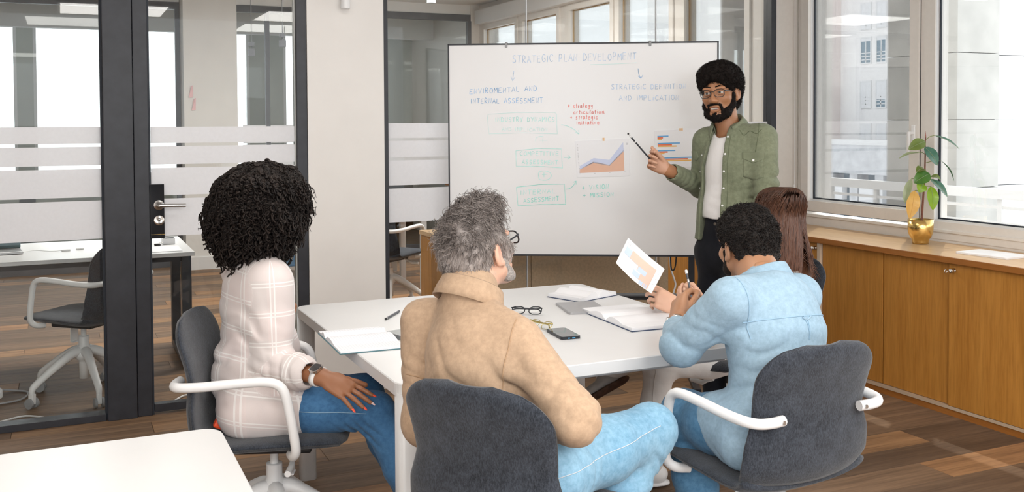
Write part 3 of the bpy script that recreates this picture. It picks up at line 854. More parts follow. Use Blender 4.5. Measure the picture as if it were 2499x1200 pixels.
# pull cords of the blind beside the first window
for (yy, r, z0, lab) in ((5.462, 0.0026, 0.9, 'thin white beaded blind cord hanging beside the black post'), (5.375, 0.0018, 1.062, 'white blind cord with a small end weight beside the first window')):
    t = thing('blind_cord', lab, 'cord', (XW - 0.02, yy, z0))
    b = MB()
    b.tube([(0, 0, 0), (0, 0, 2.66 - z0)], r, 6)
    b.build('cord', M_('white_plastic'), t)
    if r < 0.002:
        MB().lathe([(0.002, 0.012), (0.0065, 0.006), (0.0075, -0.012), (0.004, -0.02)], 12).build('end_weight', M_('white_plastic'), t)

# ---- rear of the back office
wa = struct('wall_rear')
GM = M_('grey_metal')
part_box('column', (1.163, 10.70, 0), (1.70, YR + 0.1, ZC), M_('back_wall'), wa)
part_box('baseboard', (1.15, 10.685, 0), (1.715, 10.70, 0.13), M_('white_lac'), wa)
for x0, x1 in ((-3.2, 1.16), (1.70, 4.46)):
    part_box('head_rail', (x0, YR, 2.71), (x1, YR + 0.06, 2.785), GM, wa)
    part_box('bottom_rail', (x0, YR, 0), (x1, YR + 0.06, 0.09), GM, wa)
    part_box('bulkhead', (x0, YR + 0.01, 2.785), (x1, YR + 0.05, ZC), M_('ceiling_white'), wa)
    part_box('glass_pane', (x0, YR + 0.02, 0.09), (x1, YR + 0.03, 2.71), GL, wa)
for xx in (-1.3, 0.80, 1.115, 2.05, 4.42):
    part_box('frame_post', (xx, YR - 0.005, 0), (xx + 0.045, YR + 0.06, 2.71), GM, wa)
part_box('side_panel', (4.46, YR, 0), (XW, YR + 0.06, ZC), WF, wa)
for (a, b) in STR:
    part_box('frosted_stripe', (1.8, YR - 0.002, a), (4.42, YR - 0.0005, b), frost_mat(), wa)

wf = struct('wall_far')
FW = plain('far_wall_dimmed', (0.50, 0.53, 0.48), 0.8, vary=0.03)  # dimness and tint of the far room put into the wall colour
HOLES = [(-1.55, -0.468), (-0.285, 0.62), (1.0, 1.5), (1.9, 2.3), (2.75, 4.0)]
xs = [-3.2] + [v for h in HOLES for v in h] + [4.75]
for i in range(0, len(xs), 2):
    part_box('wall_panel', (xs[i], YF, 0), (xs[i + 1], YF + 0.12, ZC), FW, wf)
part_box('wall_base', (-3.2, YF, 0), (4.75, YF + 0.12, 0.85), FW, wf)
part_box('wall_head', (-3.2, YF, 2.79), (4.75, YF + 0.12, ZC), FW, wf)
part_box('soffit_beam', (-3.2, YR + 1.6, 2.62), (4.57, YR + 1.75, ZC), M_('ceiling_white'), wf)
for i, (a, b) in enumerate(HOLES):
    wd = struct('window_%d' % (9 + i))
    f = MB()
    f.box((a, YF, 0.85), (a + 0.035, YF + 0.08, 2.79)).box((b - 0.035, YF, 0.85), (b, YF + 0.08, 2.79)).box((a, YF, 2.755), (b, YF + 0.08, 2.79)).box((a, YF, 0.85), (b, YF + 0.08, 0.89))
    f.build('frame', M_('white_lac'), wd)
    part_box('glass_pane', (a + 0.03, YF + 0.05, 0.88), (b - 0.03, YF + 0.056, 2.76), WG, wd)

bx('baseboard_right', (4.085, 2.4, 0.0), (4.098, 5.40, 0.0), M_('counter_edge'), kind='structure') if False else None

# ================================================================== outside
# everything beyond the glass stands where the street would be
def ext(p):
    return (p[0] * 2.0, p[1] * 2.0, 1.5 + (p[2] - 1.5) * 2.0)


bldg = thing('apartment_building', 'pale rendered apartment block across the street with shuttered windows', 'building', (44, 42, -8))
Bx = 44.0


def ebox(name, lo, hi, mat, parent, c=0.0):
    return MB().box(lo, hi, c).build(name, mat, parent, world=True)


ebox('facade_wall', (Bx, 41.0, -1.0), (Bx + 8, 70.0, 16), M_('facade'), bldg)
ebox('stair_bay', (Bx - 1.0, 47.75, -0.5), (Bx + 1, 49.2, 16), M_('facade_pink'), bldg)
SHUT = {(1, 0): 1.0, (1, 1): 0.7, (1, 2): 0.3, (2, 0): 1, (2, 1): 1, (2, 2): 1, (-1, 0): 1, (-1, 1): 1, (-1, 2): 1}
cols = [(45.25, 46.0), (44.06, 44.74), (42.88, 43.44)]
rows = {-1: (7.05, 8.5), 0: (5.0, 6.45), 1: (2.35, 3.85), 2: (-0.2, 1.3)}
for rI, (z0, z1) in rows.items():
    for cI, (a, b) in enumerate(cols):
        f = MB()
        f.box((Bx - 0.06, a - 0.08, z0 - 0.08), (Bx + 0.02, b + 0.08, z0)).box((Bx - 0.06, a - 0.08, z1), (Bx + 0.02, b + 0.08, z1 + 0.08))
        f.box((Bx - 0.06, a - 0.08, z0), (Bx + 0.02, a, z1)).box((Bx - 0.06, b, z0), (Bx + 0.02, b + 0.08, z1))
        f.box((Bx - 0.05, (a + b) / 2 - 0.03, z0), (Bx, (a + b) / 2 + 0.03, z1))
        for q in (0.12, 0.26, 0.40):
            f.box((Bx - 0.05, a, z0 + q * (z1 - z0) - 0.025), (Bx, b, z0 + q * (z1 - z0) + 0.025))
        wn = f.build('window', M_('white_lac'), bldg, world=True)
        ebox('pane', (Bx - 0.03, a, z0), (Bx - 0.02, b, z1), M_('far_glass'), bldg).parent = wn
        s = SHUT.get((rI, cI), 0.12)
        if s > 0:
            o = ebox('shutter', (Bx - 0.045, a, z1 - s * (z1 - z0)), (Bx - 0.03, b, z1), M_('shutter'), bldg)
            o.parent = wn
for (z0, z1) in ((6.2, 7.9), (3.0, 4.9), (0.3, 1.6)):
    a, b = 47.95, 48.55
    f = MB().box((Bx - 1.07, a - 0.07, z0), (Bx - 0.98, a, z1)).box((Bx - 1.07, b, z0), (Bx - 0.98, b + 0.07, z1)).box((Bx - 1.07, a + 0.26, z0), (Bx - 0.98, a + 0.33, z1)).box((Bx - 1.07, a, z1), (Bx - 0.98, b, z1 + 0.07))
    wn = f.build('window', M_('white_lac'), bldg, world=True)
    ebox('pane', (Bx - 1.03, a, z0), (Bx - 1.02, b, z1), M_('far_glass'), bldg).parent = wn
    ebox('window_sill', (Bx - 1.2, a - 0.1, z0 - 0.75), (Bx - 1.0, b + 0.1, z0 - 0.15), M_('facade_grey'), bldg)
for k in range(34):
    z = -0.6 + k * 0.26
    if k % 9 < 6:
        ebox('louvre_slat', (Bx - 0.12, 40.6, z), (Bx - 0.02, 42.1, z + 0.12), M_('shutter'), bldg)
ebox('canopy', (Bx - 0.9, 40.6, 1.55), (Bx, 42.4, 1.72), M_('facade_grey'), bldg)
lat = thing('corner_tower', 'white tower with tall lattice windows beside the apartment block', 'building', (40, 38, -8))
ebox('tower_wall', (43.0, 36.5, -1), (43.9, 40.9, 16), M_('facade'), lat)
for (z0, z1) in ((2.25, 4.25), (4.9, 6.85), (7.4, 9.4)):
    f = MB()
    for k in range(4):
        yy = 39.55 + k * 0.36
        f.box((42.9, yy - 0.035, z0), (43.0, yy + 0.035, z1))
    for k in range(6):
        zz = z0 + (z1 - z0) * k / 5
        f.box((42.9, 39.5, zz - 0.035), (43.0, 40.68, zz + 0.035))
    wn = f.build('lattice_window', M_('white_lac'), lat, world=True)
    for a in range(3):
        for b in range(5):
            y0 = 39.6 + a * 0.36
            q = z0 + (z1 - z0) * b / 5 + 0.05
            ebox('pane', (42.95, y0, q), (42.96, y0 + 0.28, q + (z1 - z0) / 5 - 0.1), M_('far_glass'), lat).parent = wn
arc = thing('street_arcade', 'low grey concrete arcade at street level under the apartment block', 'building', (42, 44, -8))
ebox('parapet', (40.0, 36, -1.4), (41.0, 52, 0.2), M_('facade_grey'), arc)
for k in range(9):
    ebox('pier', (40.2, 36.6 + k * 1.9, -8), (41.0, 37.2 + k * 1.9, -1.4), M_('facade_grey'), arc)
ebox('shop_wall', (42.2, 36, -8), (42.4, 52, -1.4), M_('far_glass'), arc)
for k in range(5):
    ebox('awning', (40.05, 37.3 + k * 3.0, -2.9), (40.4, 39.0 + k * 3.0, -1.75), M_('shutter'), arc)
ebox('railing', (39.95, 36, 0.2), (40.0, 52, 0.5), M_('white_lac'), arc)
bx('ground', (6, -10, -8.2), (60, 75, -8.0), M_('facade_grey'), kind='structure')

# terrace outside the windows
ter = thing('terrace_railing', 'white terrace railing with three bars outside the windows', 'railing', (7.0, 6.5, 0.1))
for (z0, r) in ((0.90, 0.04), (0.79, 0.012), (0.66, 0.012), (0.5, 0.012)):
    ebox('rail', (7.0 - r, 2.5, z0 - r * (1 if r > 0.02 else 1)), (7.0 + r, 7.75, z0 + r), M_('white_lac'), ter)
for yy in (2.6, 4.3, 5.75, 7.12, 7.72):
    ebox('post', (6.98, yy - 0.022, 0.1), (7.02, yy + 0.022, 0.9), M_('white_lac'), ter)
bx('terrace', (4.75, -3, -0.05), (7.3, 10, 0.1), plain('terrace_paving', (0.30, 0.29, 0.28), 0.9, vary=0.1), kind='structure')
pil = thing('stone_pillar', 'limestone block pillar standing outside the right window', 'pillar', (7.57, 6.9, 0.1))
for (z0, z1) in ((0.1, 0.893), (0.899, 1.508), (1.514, 2.11), (2.116, 2.75), (2.756, 3.4)):
    ebox('stone', (7.305, 6.47, z0), (7.835, 7.3, z1), M_('stone'), pil, 0.004)
ebox('pillar_core', (7.32, 6.5, 0.1), (7.82, 7.25, 3.4), M_('facade_grey'), pil)
pil2 = thing('stone_wall', 'limestone wall coloured as sunlit beyond the pillar at the frame edge', 'wall', (8.6, 6.9, 0.1))
for (z0, z1) in ((0.1, 0.893), (0.899, 1.508), (1.514, 2.11), (2.116, 2.75), (2.756, 3.4)):
    ebox('stone', (7.845, 6.62, z0), (9.6, 7.2, z1), plain('limestone_sunlit', (0.66, 0.665, 0.67), 0.85, vary=0.05), pil2, 0.004)  # lighter copy of the pillar stone; sunlight put into its colour
pr = thing('outer_pier', 'smooth cream rendered pier outside the first window', 'pillar', (5.3, 6.2, 0.1))
ebox('pier_wall', (4.76, 6.0, 0.1), (5.44, 6.5, 3.6), plain('cream_render', (0.80, 0.765, 0.73), 0.85, vary=0.02), pr)

tr = thing('street_tree', 'dark green street tree before the lattice tower', 'tree', (36, 33.2, -8))
rng = np.random.default_rng(3)
b = MB()
for k in range(420):
    p = rng.normal(size=3)
    p = p / np.linalg.norm(p) * rng.uniform(0.4, 1.0)
    c = Vector((36.0 + p[0] * 1.3, 32.9 + p[1] * 0.95, 0.6 + p[2] * 1.5))
    u = Vector(rng.normal(size=3)).normalized() * 0.26
    v = u.orthogonal().normalized() * 0.2
    b.add([c - u, c + v, c + u, c - v], [(0, 1, 2, 3)])
b.build('crown', M_('tree'), tr, world=True)
MB().tube([(36, 32.9, -8), (36.1, 32.8, -3), (36, 32.9, 0.2)], [0.2, 0.15, 0.08], 8).build('trunk', M_('stem'), tr, world=True)

# ================================================================== cabinets and counter
CT = thing('counter_top', 'long honey wood counter top running under the windows', 'counter', (4.3, 3.7, 0.781))
CT2 = thing('counter_top', 'wood counter top continuing in the office behind the glass', 'counter', (4.3, 8.0, 0.781))
for t, y0, y1 in ((CT, 1.2, 5.405), (CT2, 5.5, 10.9)):
    MB().box((4.09, y0, 0.781), (XW - 0.004, y1, 0.811)).build('top', M_('counter_wood'), t, world=True)
    MB().box((4.08, y0, 0.7805), (4.09, y1, 0.8115), 0.002).build('edge_band', M_('counter_edge'), t, world=True)


def knob(p, parent, key=True):
    b = MB()
    Mk = Matrix.Translation(p) @ Matrix.Rotation(-PI / 2, 4, 'Y')
    b.lathe([(0.0125, 0.0), (0.0125, 0.004), (0.009, 0.006), (0.009, 0.018), (0.011, 0.02), (0.011, 0.026), (0.0, 0.026)], 18, M=Mk)
    if key:
        b.box((p[0] - 0.045, p[1] - 0.0015, p[2] - 0.004), (p[0] - 0.026, p[1] + 0.0015, p[2] + 0.004))
        b.tube([(p[0] - 0.058 + 0.009 * math.cos(a), p[1], p[2] + 0.009 * math.sin(a)) for a in np.linspace(0, 2 * PI, 14)], 0.0022, 6)
    return b.build('key_lock', M_('chrome'), parent, world=True)


def cabinet(y0, y1, doors, label, group='window cabinets'):
    t = thing('cabinet', label, 'cabinet', (4.3, (y0 + y1) / 2, 0), 0, group)
    MB().box((4.14, y0, 0.05), (4.56, y1, 0.7795)).build('body', M_('cabinet_wood'), t, world=True)
    MB().box((4.105, y0, 0.0), (4.16, y1, 0.034)).build('plinth', M_('counter_edge'), t, world=True)
    MB().box((4.10, y0, 0.034), (4.16, y1, 0.05)).build('bottom_rail', plain('door_track', (0.55, 0.42, 0.30), 0.5), t, world=True)
    for (a, b, x, ky) in doors:
        d = MB().box((x, a + 0.002, 0.052), (x + 0.02, b - 0.002, 0.778), 0.0012).build('door', M_('cabinet_wood'), t, world=True)
        if ky:
            k = knob((x, ky, 0.745), t)
            k.parent = d
    return t


c = cabinet(4.64, 5.40, [(4.645, 5.39, 4.105, 4.66)], 'wooden cabinet with a key in its lock behind the brown-haired woman')
MB().box((4.100, 4.617, 0.05), (4.14, 4.641, 0.779)).build('light_edge', plain('pale_lipping', (0.68, 0.55, 0.42), 0.5), c, world=True)
cabinet(3.675, 4.616, [(4.135, 4.614, 4.118, None), (3.678, 4.131, 4.118, None)], 'wooden cabinet with two plain sliding doors under the potted plant')
cabinet(2.55, 3.675, [(3.11, 3.673, 4.100, 3.640), (2.552, 3.108, 4.118, None)], 'wooden cabinet with a key lock nearest the camera on the window side')
cabinet(1.3, 2.55, [(1.95, 2.548, 4.105, None), (1.31, 1.948, 4.118, None)], 'wooden cabinet at the near end of the window side')
c = cabinet(5.5, 8.0, [(5.505, 6.3, 4.105, None), (6.302, 7.1, 4.118, None), (7.102, 7.99, 4.105, None)], 'wooden window cabinet just behind the glass partition', 'cabinets behind the glass')
cabinet(8.0, 10.8, [(8.01, 9.4, 4.105, None), (9.402, 10.79, 4.118, None)], 'wooden window cabinet at the far end behind the glass', 'cabinets behind the glass')

# credenza backing on to the glass
cr = thing('credenza', 'solid oak credenza standing with its fibreboard back to the glass', 'cabinet', (2.9, 5.86, 0))
for i, (a, b) in enumerate(((5.57, 5.77), (5.772, 5.97), (5.972, 6.17))):
    MB().box((2.14, a, 0.03), (2.17, b, 0.777)).build('side_plank', M_('plank_side'), cr, world=True)
for i in range(3):
    MB().box((2.13, 5.56 + i * 0.205, 0.778), (3.66, 5.763 + i * 0.205, 0.803)).build('top_plank', M_('counter_wood'), cr, world=True)
for a, b in ((2.172, 2.647), (2.651, 3.58), (3.584, 3.655)):
    MB().box((a, 5.56, 0.03), (b, 5.572, 0.777)).build('back_panel', M_('mdf'), cr, world=True)
MB().box((2.18, 5.58, 0.05), (3.65, 6.15, 0.77)).build('carcass', M_('cabinet_wood'), cr, world=True)
for xx in (2.2, 3.6):
    for yy in (5.62, 6.1):
        MB().box((xx - 0.03, yy - 0.03, 0), (xx + 0.03, yy + 0.03, 0.05)).build('leg', M_('plank_side'), cr, world=True)

# ================================================================== whiteboard
WBW, WBZ0, WBZ1 = 1.507, 0.752, 1.947
wbd = thing('whiteboard', 'large white marker board in a thin black frame on a wheeled stand', 'whiteboard', (1.997, 5.272, 0), math.radians(-28.98))
MB().box((0.008, 0.0, WBZ0 + 0.008), (WBW - 0.008, 0.012, WBZ1 - 0.008)).build('panel', M_('board_white'), wbd)
f = MB()
f.box((0, -0.004, WBZ0), (WBW, 0.016, WBZ0 + 0.010)).box((0, -0.004, WBZ1 - 0.009), (WBW, 0.016, WBZ1))
f.box((0, -0.004, WBZ0), (0.008, 0.016, WBZ1)).box((WBW - 0.008, -0.004, WBZ0), (WBW, 0.016, WBZ1))
f.build('frame', M_('black_metal'), wbd)
for xx in (0.14, 1.362):
    st = MB().box((xx - 0.016, 0.018, 0.09), (xx + 0.016, 0.05, WBZ1 - 0.2)).build('upright', M_('black_metal'), wbd)
    MB().box((xx - 0.02, -0.30, 0.06), (xx + 0.02, 0.33, 0.09), 0.004).build('foot', M_('black_metal'), wbd)
    for yy in (-0.27, 0.30):
        MB().cyl((xx - 0.012, yy, 0.03), (xx + 0.012, yy, 0.03), 0.03, 16).box((xx - 0.014, yy - 0.01, 0.03), (xx + 0.014, yy + 0.01, 0.062)).build('caster', M_('black_plastic'), wbd)
MB().box((0.14, 0.02, 0.505), (1.362, 0.05, 0.528), 0.002).build('crossbar', M_('black_metal'), wbd)
MB().box((0.14, 0.0, 0.528), (1.362, 0.07, 0.535)).build('crossbar_cap', M_('grey_metal'), wbd)
for xx in (0.331, 1.131):
    b = MB().box((xx - 0.007, -0.009, WBZ1 - 0.024), (xx + 0.007, -0.004, WBZ1 + 0.006), 0.003)
    b.box((xx - 0.007, -0.009, WBZ1 + 0.001), (xx + 0.007, 0.02, WBZ1 + 0.006), 0.002)
    b.build('clip', M_('grey_plastic'), wbd)

GLY = {
    'A': [[(0, 0), (.45, 1), (.9, 0)], [(.15, .38), (.78, .38)]], 'C': [[(.85, .85), (.5, 1), (.1, .7), (.05, .35), (.4, 0), (.85, .12)]],
    'D': [[(.05, 0), (.1, 1), (.6, .85), (.85, .5), (.6, .12), (.05, 0)]], 'E': [[(.8, 1), (.1, .97), (.05, 0), (.8, .03)], [(.08, .5), (.7, .53)]],
    'F': [[(.8, 1), (.1, .97), (.05, 0)], [(.08, .5), (.65, .53)]], 'G': [[(.85, .85), (.5, 1), (.1, .7), (.08, .3), (.4, 0), (.8, .15), (.8, .45), (.5, .42)]],
    'I': [[(.3, 1), (.28, 0)]], 'L': [[(.1, 1), (.08, .02), (.8, 0)]], 'M': [[(.02, 0), (.1, 1), (.45, .4), (.85, 1), (.92, 0)]],
    'N': [[(.05, 0), (.1, 1), (.75, .02), (.82, 1)]], 'O': [[(.45, 1), (.12, .75), (.1, .25), (.45, 0), (.8, .25), (.8, .75), (.45, 1)]],
    'P': [[(.05, 0), (.1, 1), (.6, .95), (.75, .72), (.55, .48), (.1, .45)]], 'R': [[(.05, 0), (.1, 1), (.6, .95), (.72, .72), (.55, .5), (.1, .47), (.8, 0)]],
    'S': [[(.8, .88), (.45, 1), (.12, .8), (.3, .55), (.7, .38), (.72, .12), (.35, 0), (.02, .12)]], 'T': [[(0, .98), (.9, 1)], [(.45, 1), (.42, 0)]],
    'U': [[(.08, 1), (.1, .25), (.4, 0), (.75, .25), (.8, 1)]], 'V': [[(.02, 1), (.4, 0), (.85, 1)]], 'Y': [[(.02, 1), (.42, .5)], [(.85, 1), (.3, -.1)]],
    '+': [[(.1, .45), (.9, .48)], [(.5, .85), (.5, .1)]],
    'i.': [[(.3, .75), (.28, 0)], [(.3, 1.0), (.33, 1.02)]],
    'a': [[(.7, .55), (.35, .62), (.08, .35), (.2, .02), (.5, .1), (.68, .5)], [(.7, .6), (.72, .08), (.95, .05)]],
    'c': [[(.75, .5), (.45, .62), (.1, .38), (.2, .05), (.55, 0), (.85, .12)]], 'e': [[(.08, .3), (.6, .4), (.62, .58), (.35, .63), (.08, .35), (.25, .02), (.8, .1)]],
    'g': [[(.65, .55), (.3, .6), (.08, .35), (.3, .08), (.62, .4), (.65, .6)], [(.66, .5), (.62, -.35), (.3, -.4), (.25, -.2)]],
    'i': [[(.3, .6), (.35, .05), (.6, .05)], [(.3, .88), (.33, .92)]], 'l': [[(.25, .1), (.6, .85), (.4, 1.0), (.3, .6), (.35, .05), (.65, .08)]],
    'n': [[(.08, .6), (.12, 0)], [(.12, .35), (.45, .6), (.65, .5), (.7, .05), (.95, .05)]], 'o': [[(.4, .62), (.1, .4), (.15, .08), (.45, 0), (.72, .22), (.65, .52), (.4, .62)]],
    'r': [[(.1, .6), (.2, 0)], [(.18, .35), (.4, .58), (.7, .55)]], 's': [[(.65, .6), (.3, .58), (.25, .4), (.6, .25), (.5, .02), (.08, .02)]],
    't': [[(.38, 1.0), (.32, .1), (.6, .02)], [(.05, .62), (.75, .66)]], 'u': [[(.1, .6), (.12, .15), (.4, .02), (.65, .3), (.68, .6)], [(.68, .5), (.72, .05), (.9, .05)]],
    'v': [[(.05, .6), (.3, .02), (.7, .6)]], 'y': [[(.08, .6), (.2, .2), (.55, .15), (.68, .6)], [(.68, .6), (.5, -.35), (.2, -.3)]],
}


def ribbon(b, pts, w_, y):
    """flat stroke in the board plane (x, z)"""
    P = [Vector((p[0], 0, p[1])) for p in pts]
    L, R_ = [], []
    for i, p in enumerate(P):
        d = (P[min(i + 1, len(P) - 1)] - P[max(i - 1, 0)])
        d = d.normalized() if d.length > 1e-9 else Vector((1, 0, 0))
        n = Vector((-d.z, 0, d.x)) * w_ / 2
        L.append(p + n)
        R_.append(p - n)
    vs = [(q.x, y, q.z) for q in L] + [(q.x, y, q.z) for q in R_]
    n = len(P)
    b.add(vs, [(i, i + 1, n + i + 1, n + i) for i in range(n - 1)])


INK = {
    'blue': plain('ink_blue', (0.50, 0.63, 0.82), 0.5, vary=0.25, nscale=30), 'deep': plain('ink_deep_blue', (0.30, 0.50, 0.76), 0.5, vary=0.3, nscale=20),
    'teal': plain('ink_teal', (0.50, 0.83, 0.78), 0.5, vary=0.15, nscale=30), 'green': plain('ink_green', (0.33, 0.76, 0.68), 0.5, vary=0.18, nscale=30),
    'red': plain('ink_red', (0.90, 0.30, 0.27), 0.5, vary=0.2, nscale=30), 'faint': plain('ink_faint', (0.66, 0.86, 0.84), 0.5),
}
rw = random.Random(5)


def write(text, x0, x1, zl, zr, h, ink, wd_=0.0034):
    toks = []
    i = 0
    while i < len(text):
        step = 2 if text[i:i + 2] == 'i.' else 1
        toks.append(text[i:i + step])
        i += step
    wts = [0.55 if c in ('I', 'i.', 'i', 'l') else (0.75 if c in 'rt' else (0.9 if c == ' ' else 1.0)) for c in toks]
    tot = sum(wts)
    p = 0.0
    b, word = MB(), ''
    for c, wt in list(zip(toks, wts)) + [(' ', 0)]:
        cw = (x1 - x0) * wt / tot
        bx0 = x0 + (x1 - x0) * p / tot
        z0 = zl + (zr - zl) * p / tot + rw.uniform(-0.05, 0.05) * h
        sc = rw.uniform(0.93, 1.07)
        if c in GLY:
            gw = min(cw * 0.82, h * 0.95) if wt > 0.6 else cw * 0.8
            for s in GLY[c]:
                pts = [(bx0 + q[0] * gw + rw.uniform(-.02, .02) * h, z0 + q[1] * h * sc + rw.uniform(-.02, .02) * h) for q in s]
                if len(pts) > 4:
                    pts = [(q[0], q[2]) for q in smooth_path([(a, 0, d) for a, d in pts], 3)]
                ribbon(b, pts, wd_, -0.0008)
            word += 'I' if c == 'i.' else c
        elif word:
            o = b.build('handwritten_word', INK[ink], wbd)
            o['label'] = 'handwritten word ' + word if word != '+' else 'handwritten plus sign'
            b, word = MB(), ''
        p += wt


for (txt, a, b_, zl, zr, h, ink) in BOARD['text']:
    write(txt, a, b_, zl, zr, h, ink)
for (nm, ink, strokes) in BOARD['draw']:
    b = MB()
    for s in strokes:
        pts = s if nm == 'drawn_box' else [(q[0], q[2]) for q in smooth_path([(a, 0, d) for a, d in s], 5)] if len(s) > 2 and nm != 'arrow_head' else s
        ribbon(b, pts, 0.0032, -0.0008)
    b.build(nm, INK[ink], wbd)

# chart sheets taped to the board
XB = (Matrix.Translation((1.997, 5.272, 0)) @ Matrix.Rotation(math.radians(-28.98), 4, 'Z'))
C_AREA = {'peach': plain('print_peach', (0.80, 0.50, 0.37), 0.7, vary=0.05), 'peach2': plain('print_pale_peach', (0.83, 0.66, 0.60), 0.7), 'blue': plain('print_pale_blue', (0.64, 0.70, 0.90), 0.7, vary=0.03),
          'sky': plain('print_sky_blue', (0.16, 0.42, 0.74), 0.7), 'orange': plain('print_orange_red', (0.84, 0.20, 0.09), 0.7), 'yellow': plain('print_yellow', (0.88, 0.52, 0.15), 0.7), 'grey': plain('print_grey', (0.45, 0.45, 0.48), 0.7),
          'pblue': plain('print_light_blue', (0.60, 0.72, 0.92), 0.7), 'ppeach': plain('print_light_peach', (0.83, 0.60, 0.50), 0.7), 'pmix': plain('print_light_mix', (0.70, 0.64, 0.62), 0.7)}


def on_board(name, polys, mat, parent, y0, y1):
    b = MB()
    for poly in polys:
        n = len(poly)
        vs = [(p[0], y1, p[1]) for p in poly] + [(p[0], y0, p[1]) for p in poly]
        b.add(vs, [tuple(range(n)), tuple(range(n, 2 * n))[::-1]] + [(i, n + i, n + (i + 1) % n, (i + 1) % n) for i in range(n)])
    vs = [tuple(XB @ Vector(p)) for p in b.v]
    b.v = vs
    return b.build(name, mat, parent, world=True)


lab = {'area': 'white chart sheet with a peach and blue area graph taped to the whiteboard', 'bars': 'white chart sheet with blue, orange and yellow bars taped beside the presenter'}
for key, items in BOARD['sheets'].items():
    c0 = XB @ Vector((items['sheet'][0][0], -0.003, items['sheet'][3][1]))
    t = thing('chart_sheet', lab[key], 'paper', tuple(c0), 0, 'charts taped to the whiteboard')
    on_board('sheet', [items['sheet']], M_('paper'), t, -0.003, -0.0012)
    for nm, col, polys in items['print']:
        on_board(nm, polys, C_AREA[col], t, -0.0036, -0.0030)
    for nm, polys in items['tape']:
        on_board(nm, polys, plain('masking_tape', (0.86, 0.58, 0.33), 0.7), t, -0.0045, -0.0025)

cable = thing('power_cable', 'white cable hanging below the whiteboard in front of the cabinet', 'cable', (3.5, 5.3, 0.3))
MB().tube(smooth_path([(3.47, 5.32, 0.86), (3.494, 5.3, 0.66), (3.506, 5.3, 0.57), (3.535, 5.3, 0.49), (3.537, 5.3, 0.46), (3.52, 5.3, 0.40), (3.50, 5.3, 0.22), (3.52, 5.28, 0.03), (3.60, 5.2, 0.006), (3.75, 5.15, 0.006)], 5), 0.006, 8).build('cable', M_('white_plastic'), cable, world=True)
MB().tube(smooth_path([(1.245, 0.02, 0.80), (1.247, 0.02, 0.70), (1.257, 0.02, 0.672), (1.272, 0.02, 0.70), (1.280, 0.02, 0.80)], 5), 0.004, 7).build('hanging_loop', M_('black_plastic'), wbd)

# ================================================================== tables
def rounded_top(x0, x1, y0, y1, z0, z1, r, parent, name='tabletop'):
    cx, cy = (x0 + x1) / 2, (y0 + y1) / 2
    P = [(cx + p[0], cy + p[1]) for p in rrect(x1 - x0, y1 - y0, r, 6)]
    n = len(P)
    e = 0.003
    def inset(d):
        return [(cx + p[0], cy + p[1]) for p in rrect(x1 - x0 - 2 * d, y1 - y0 - 2 * d, r - d, 6)]
    rings = [(inset(e), z0), (P, z0 + e), (P, z1 - e), (inset(e), z1)]
    vs = [(p[0], p[1], z) for ring, z in rings for p in ring]
    fs = [tuple(range(n))[::-1], tuple(range(3 * n, 4 * n))]
    for k in range(3):
        fs += [(k * n + i, k * n + (i + 1) % n, (k + 1) * n + (i + 1) % n, (k + 1) * n + i) for i in range(n)]
    b = MB()
    b.add(vs, fs)
    return b.build(name, M_('white_lac'), parent, world=True)


def table_leg(cx, cy, s, z1, parent):
    b = MB()
    prof = rrect(s, s, s * 0.3, 4)
    b.prism([(cx + p[0], cy + p[1]) for p in prof], 0.0, z1)
    for k in range(len(b.f)):
        b.sm[k] = len(b.f[k]) == 4
    return b.build('leg', M_('white_lac'), parent, world=True)


tb = thing('meeting_table', 'square white meeting table the four seated people gather around', 'table', (1.58, 3.49, 0))
rounded_top(0.895, 2.262, 2.785, 4.205, 0.688, 0.73, 0.05, tb)
ap = MB().box((1.0, 2.92, 0.645), (2.16, 2.95, 0.688)).box((1.0, 4.04, 0.645), (2.16, 4.07, 0.688)).box((1.0, 2.95, 0.645), (1.03, 4.04, 0.688)).box((2.13, 2.95, 0.645), (2.16, 4.04, 0.688))
ap.build('apron', M_('white_lac'), tb, world=True)
for cx, cy in ((0.932, 2.822), (2.225, 2.822), (0.932, 4.168), (2.225, 4.168)):
    table_leg(cx, cy, 0.068, 0.7, tb)
ft = thing('side_table', 'plain white table with a rounded corner nearest the camera', 'table', (-0.35, 2.2, 0))
rounded_top(-1.24, 0.358, 1.80, 2.603, 0.705, 0.73, 0.05, ft)
for cx, cy in ((-1.19, 1.85), (0.31, 1.85), (-1.19, 2.55), (0.31, 2.55)):
    table_leg(cx, cy, 0.05, 0.705, ft)

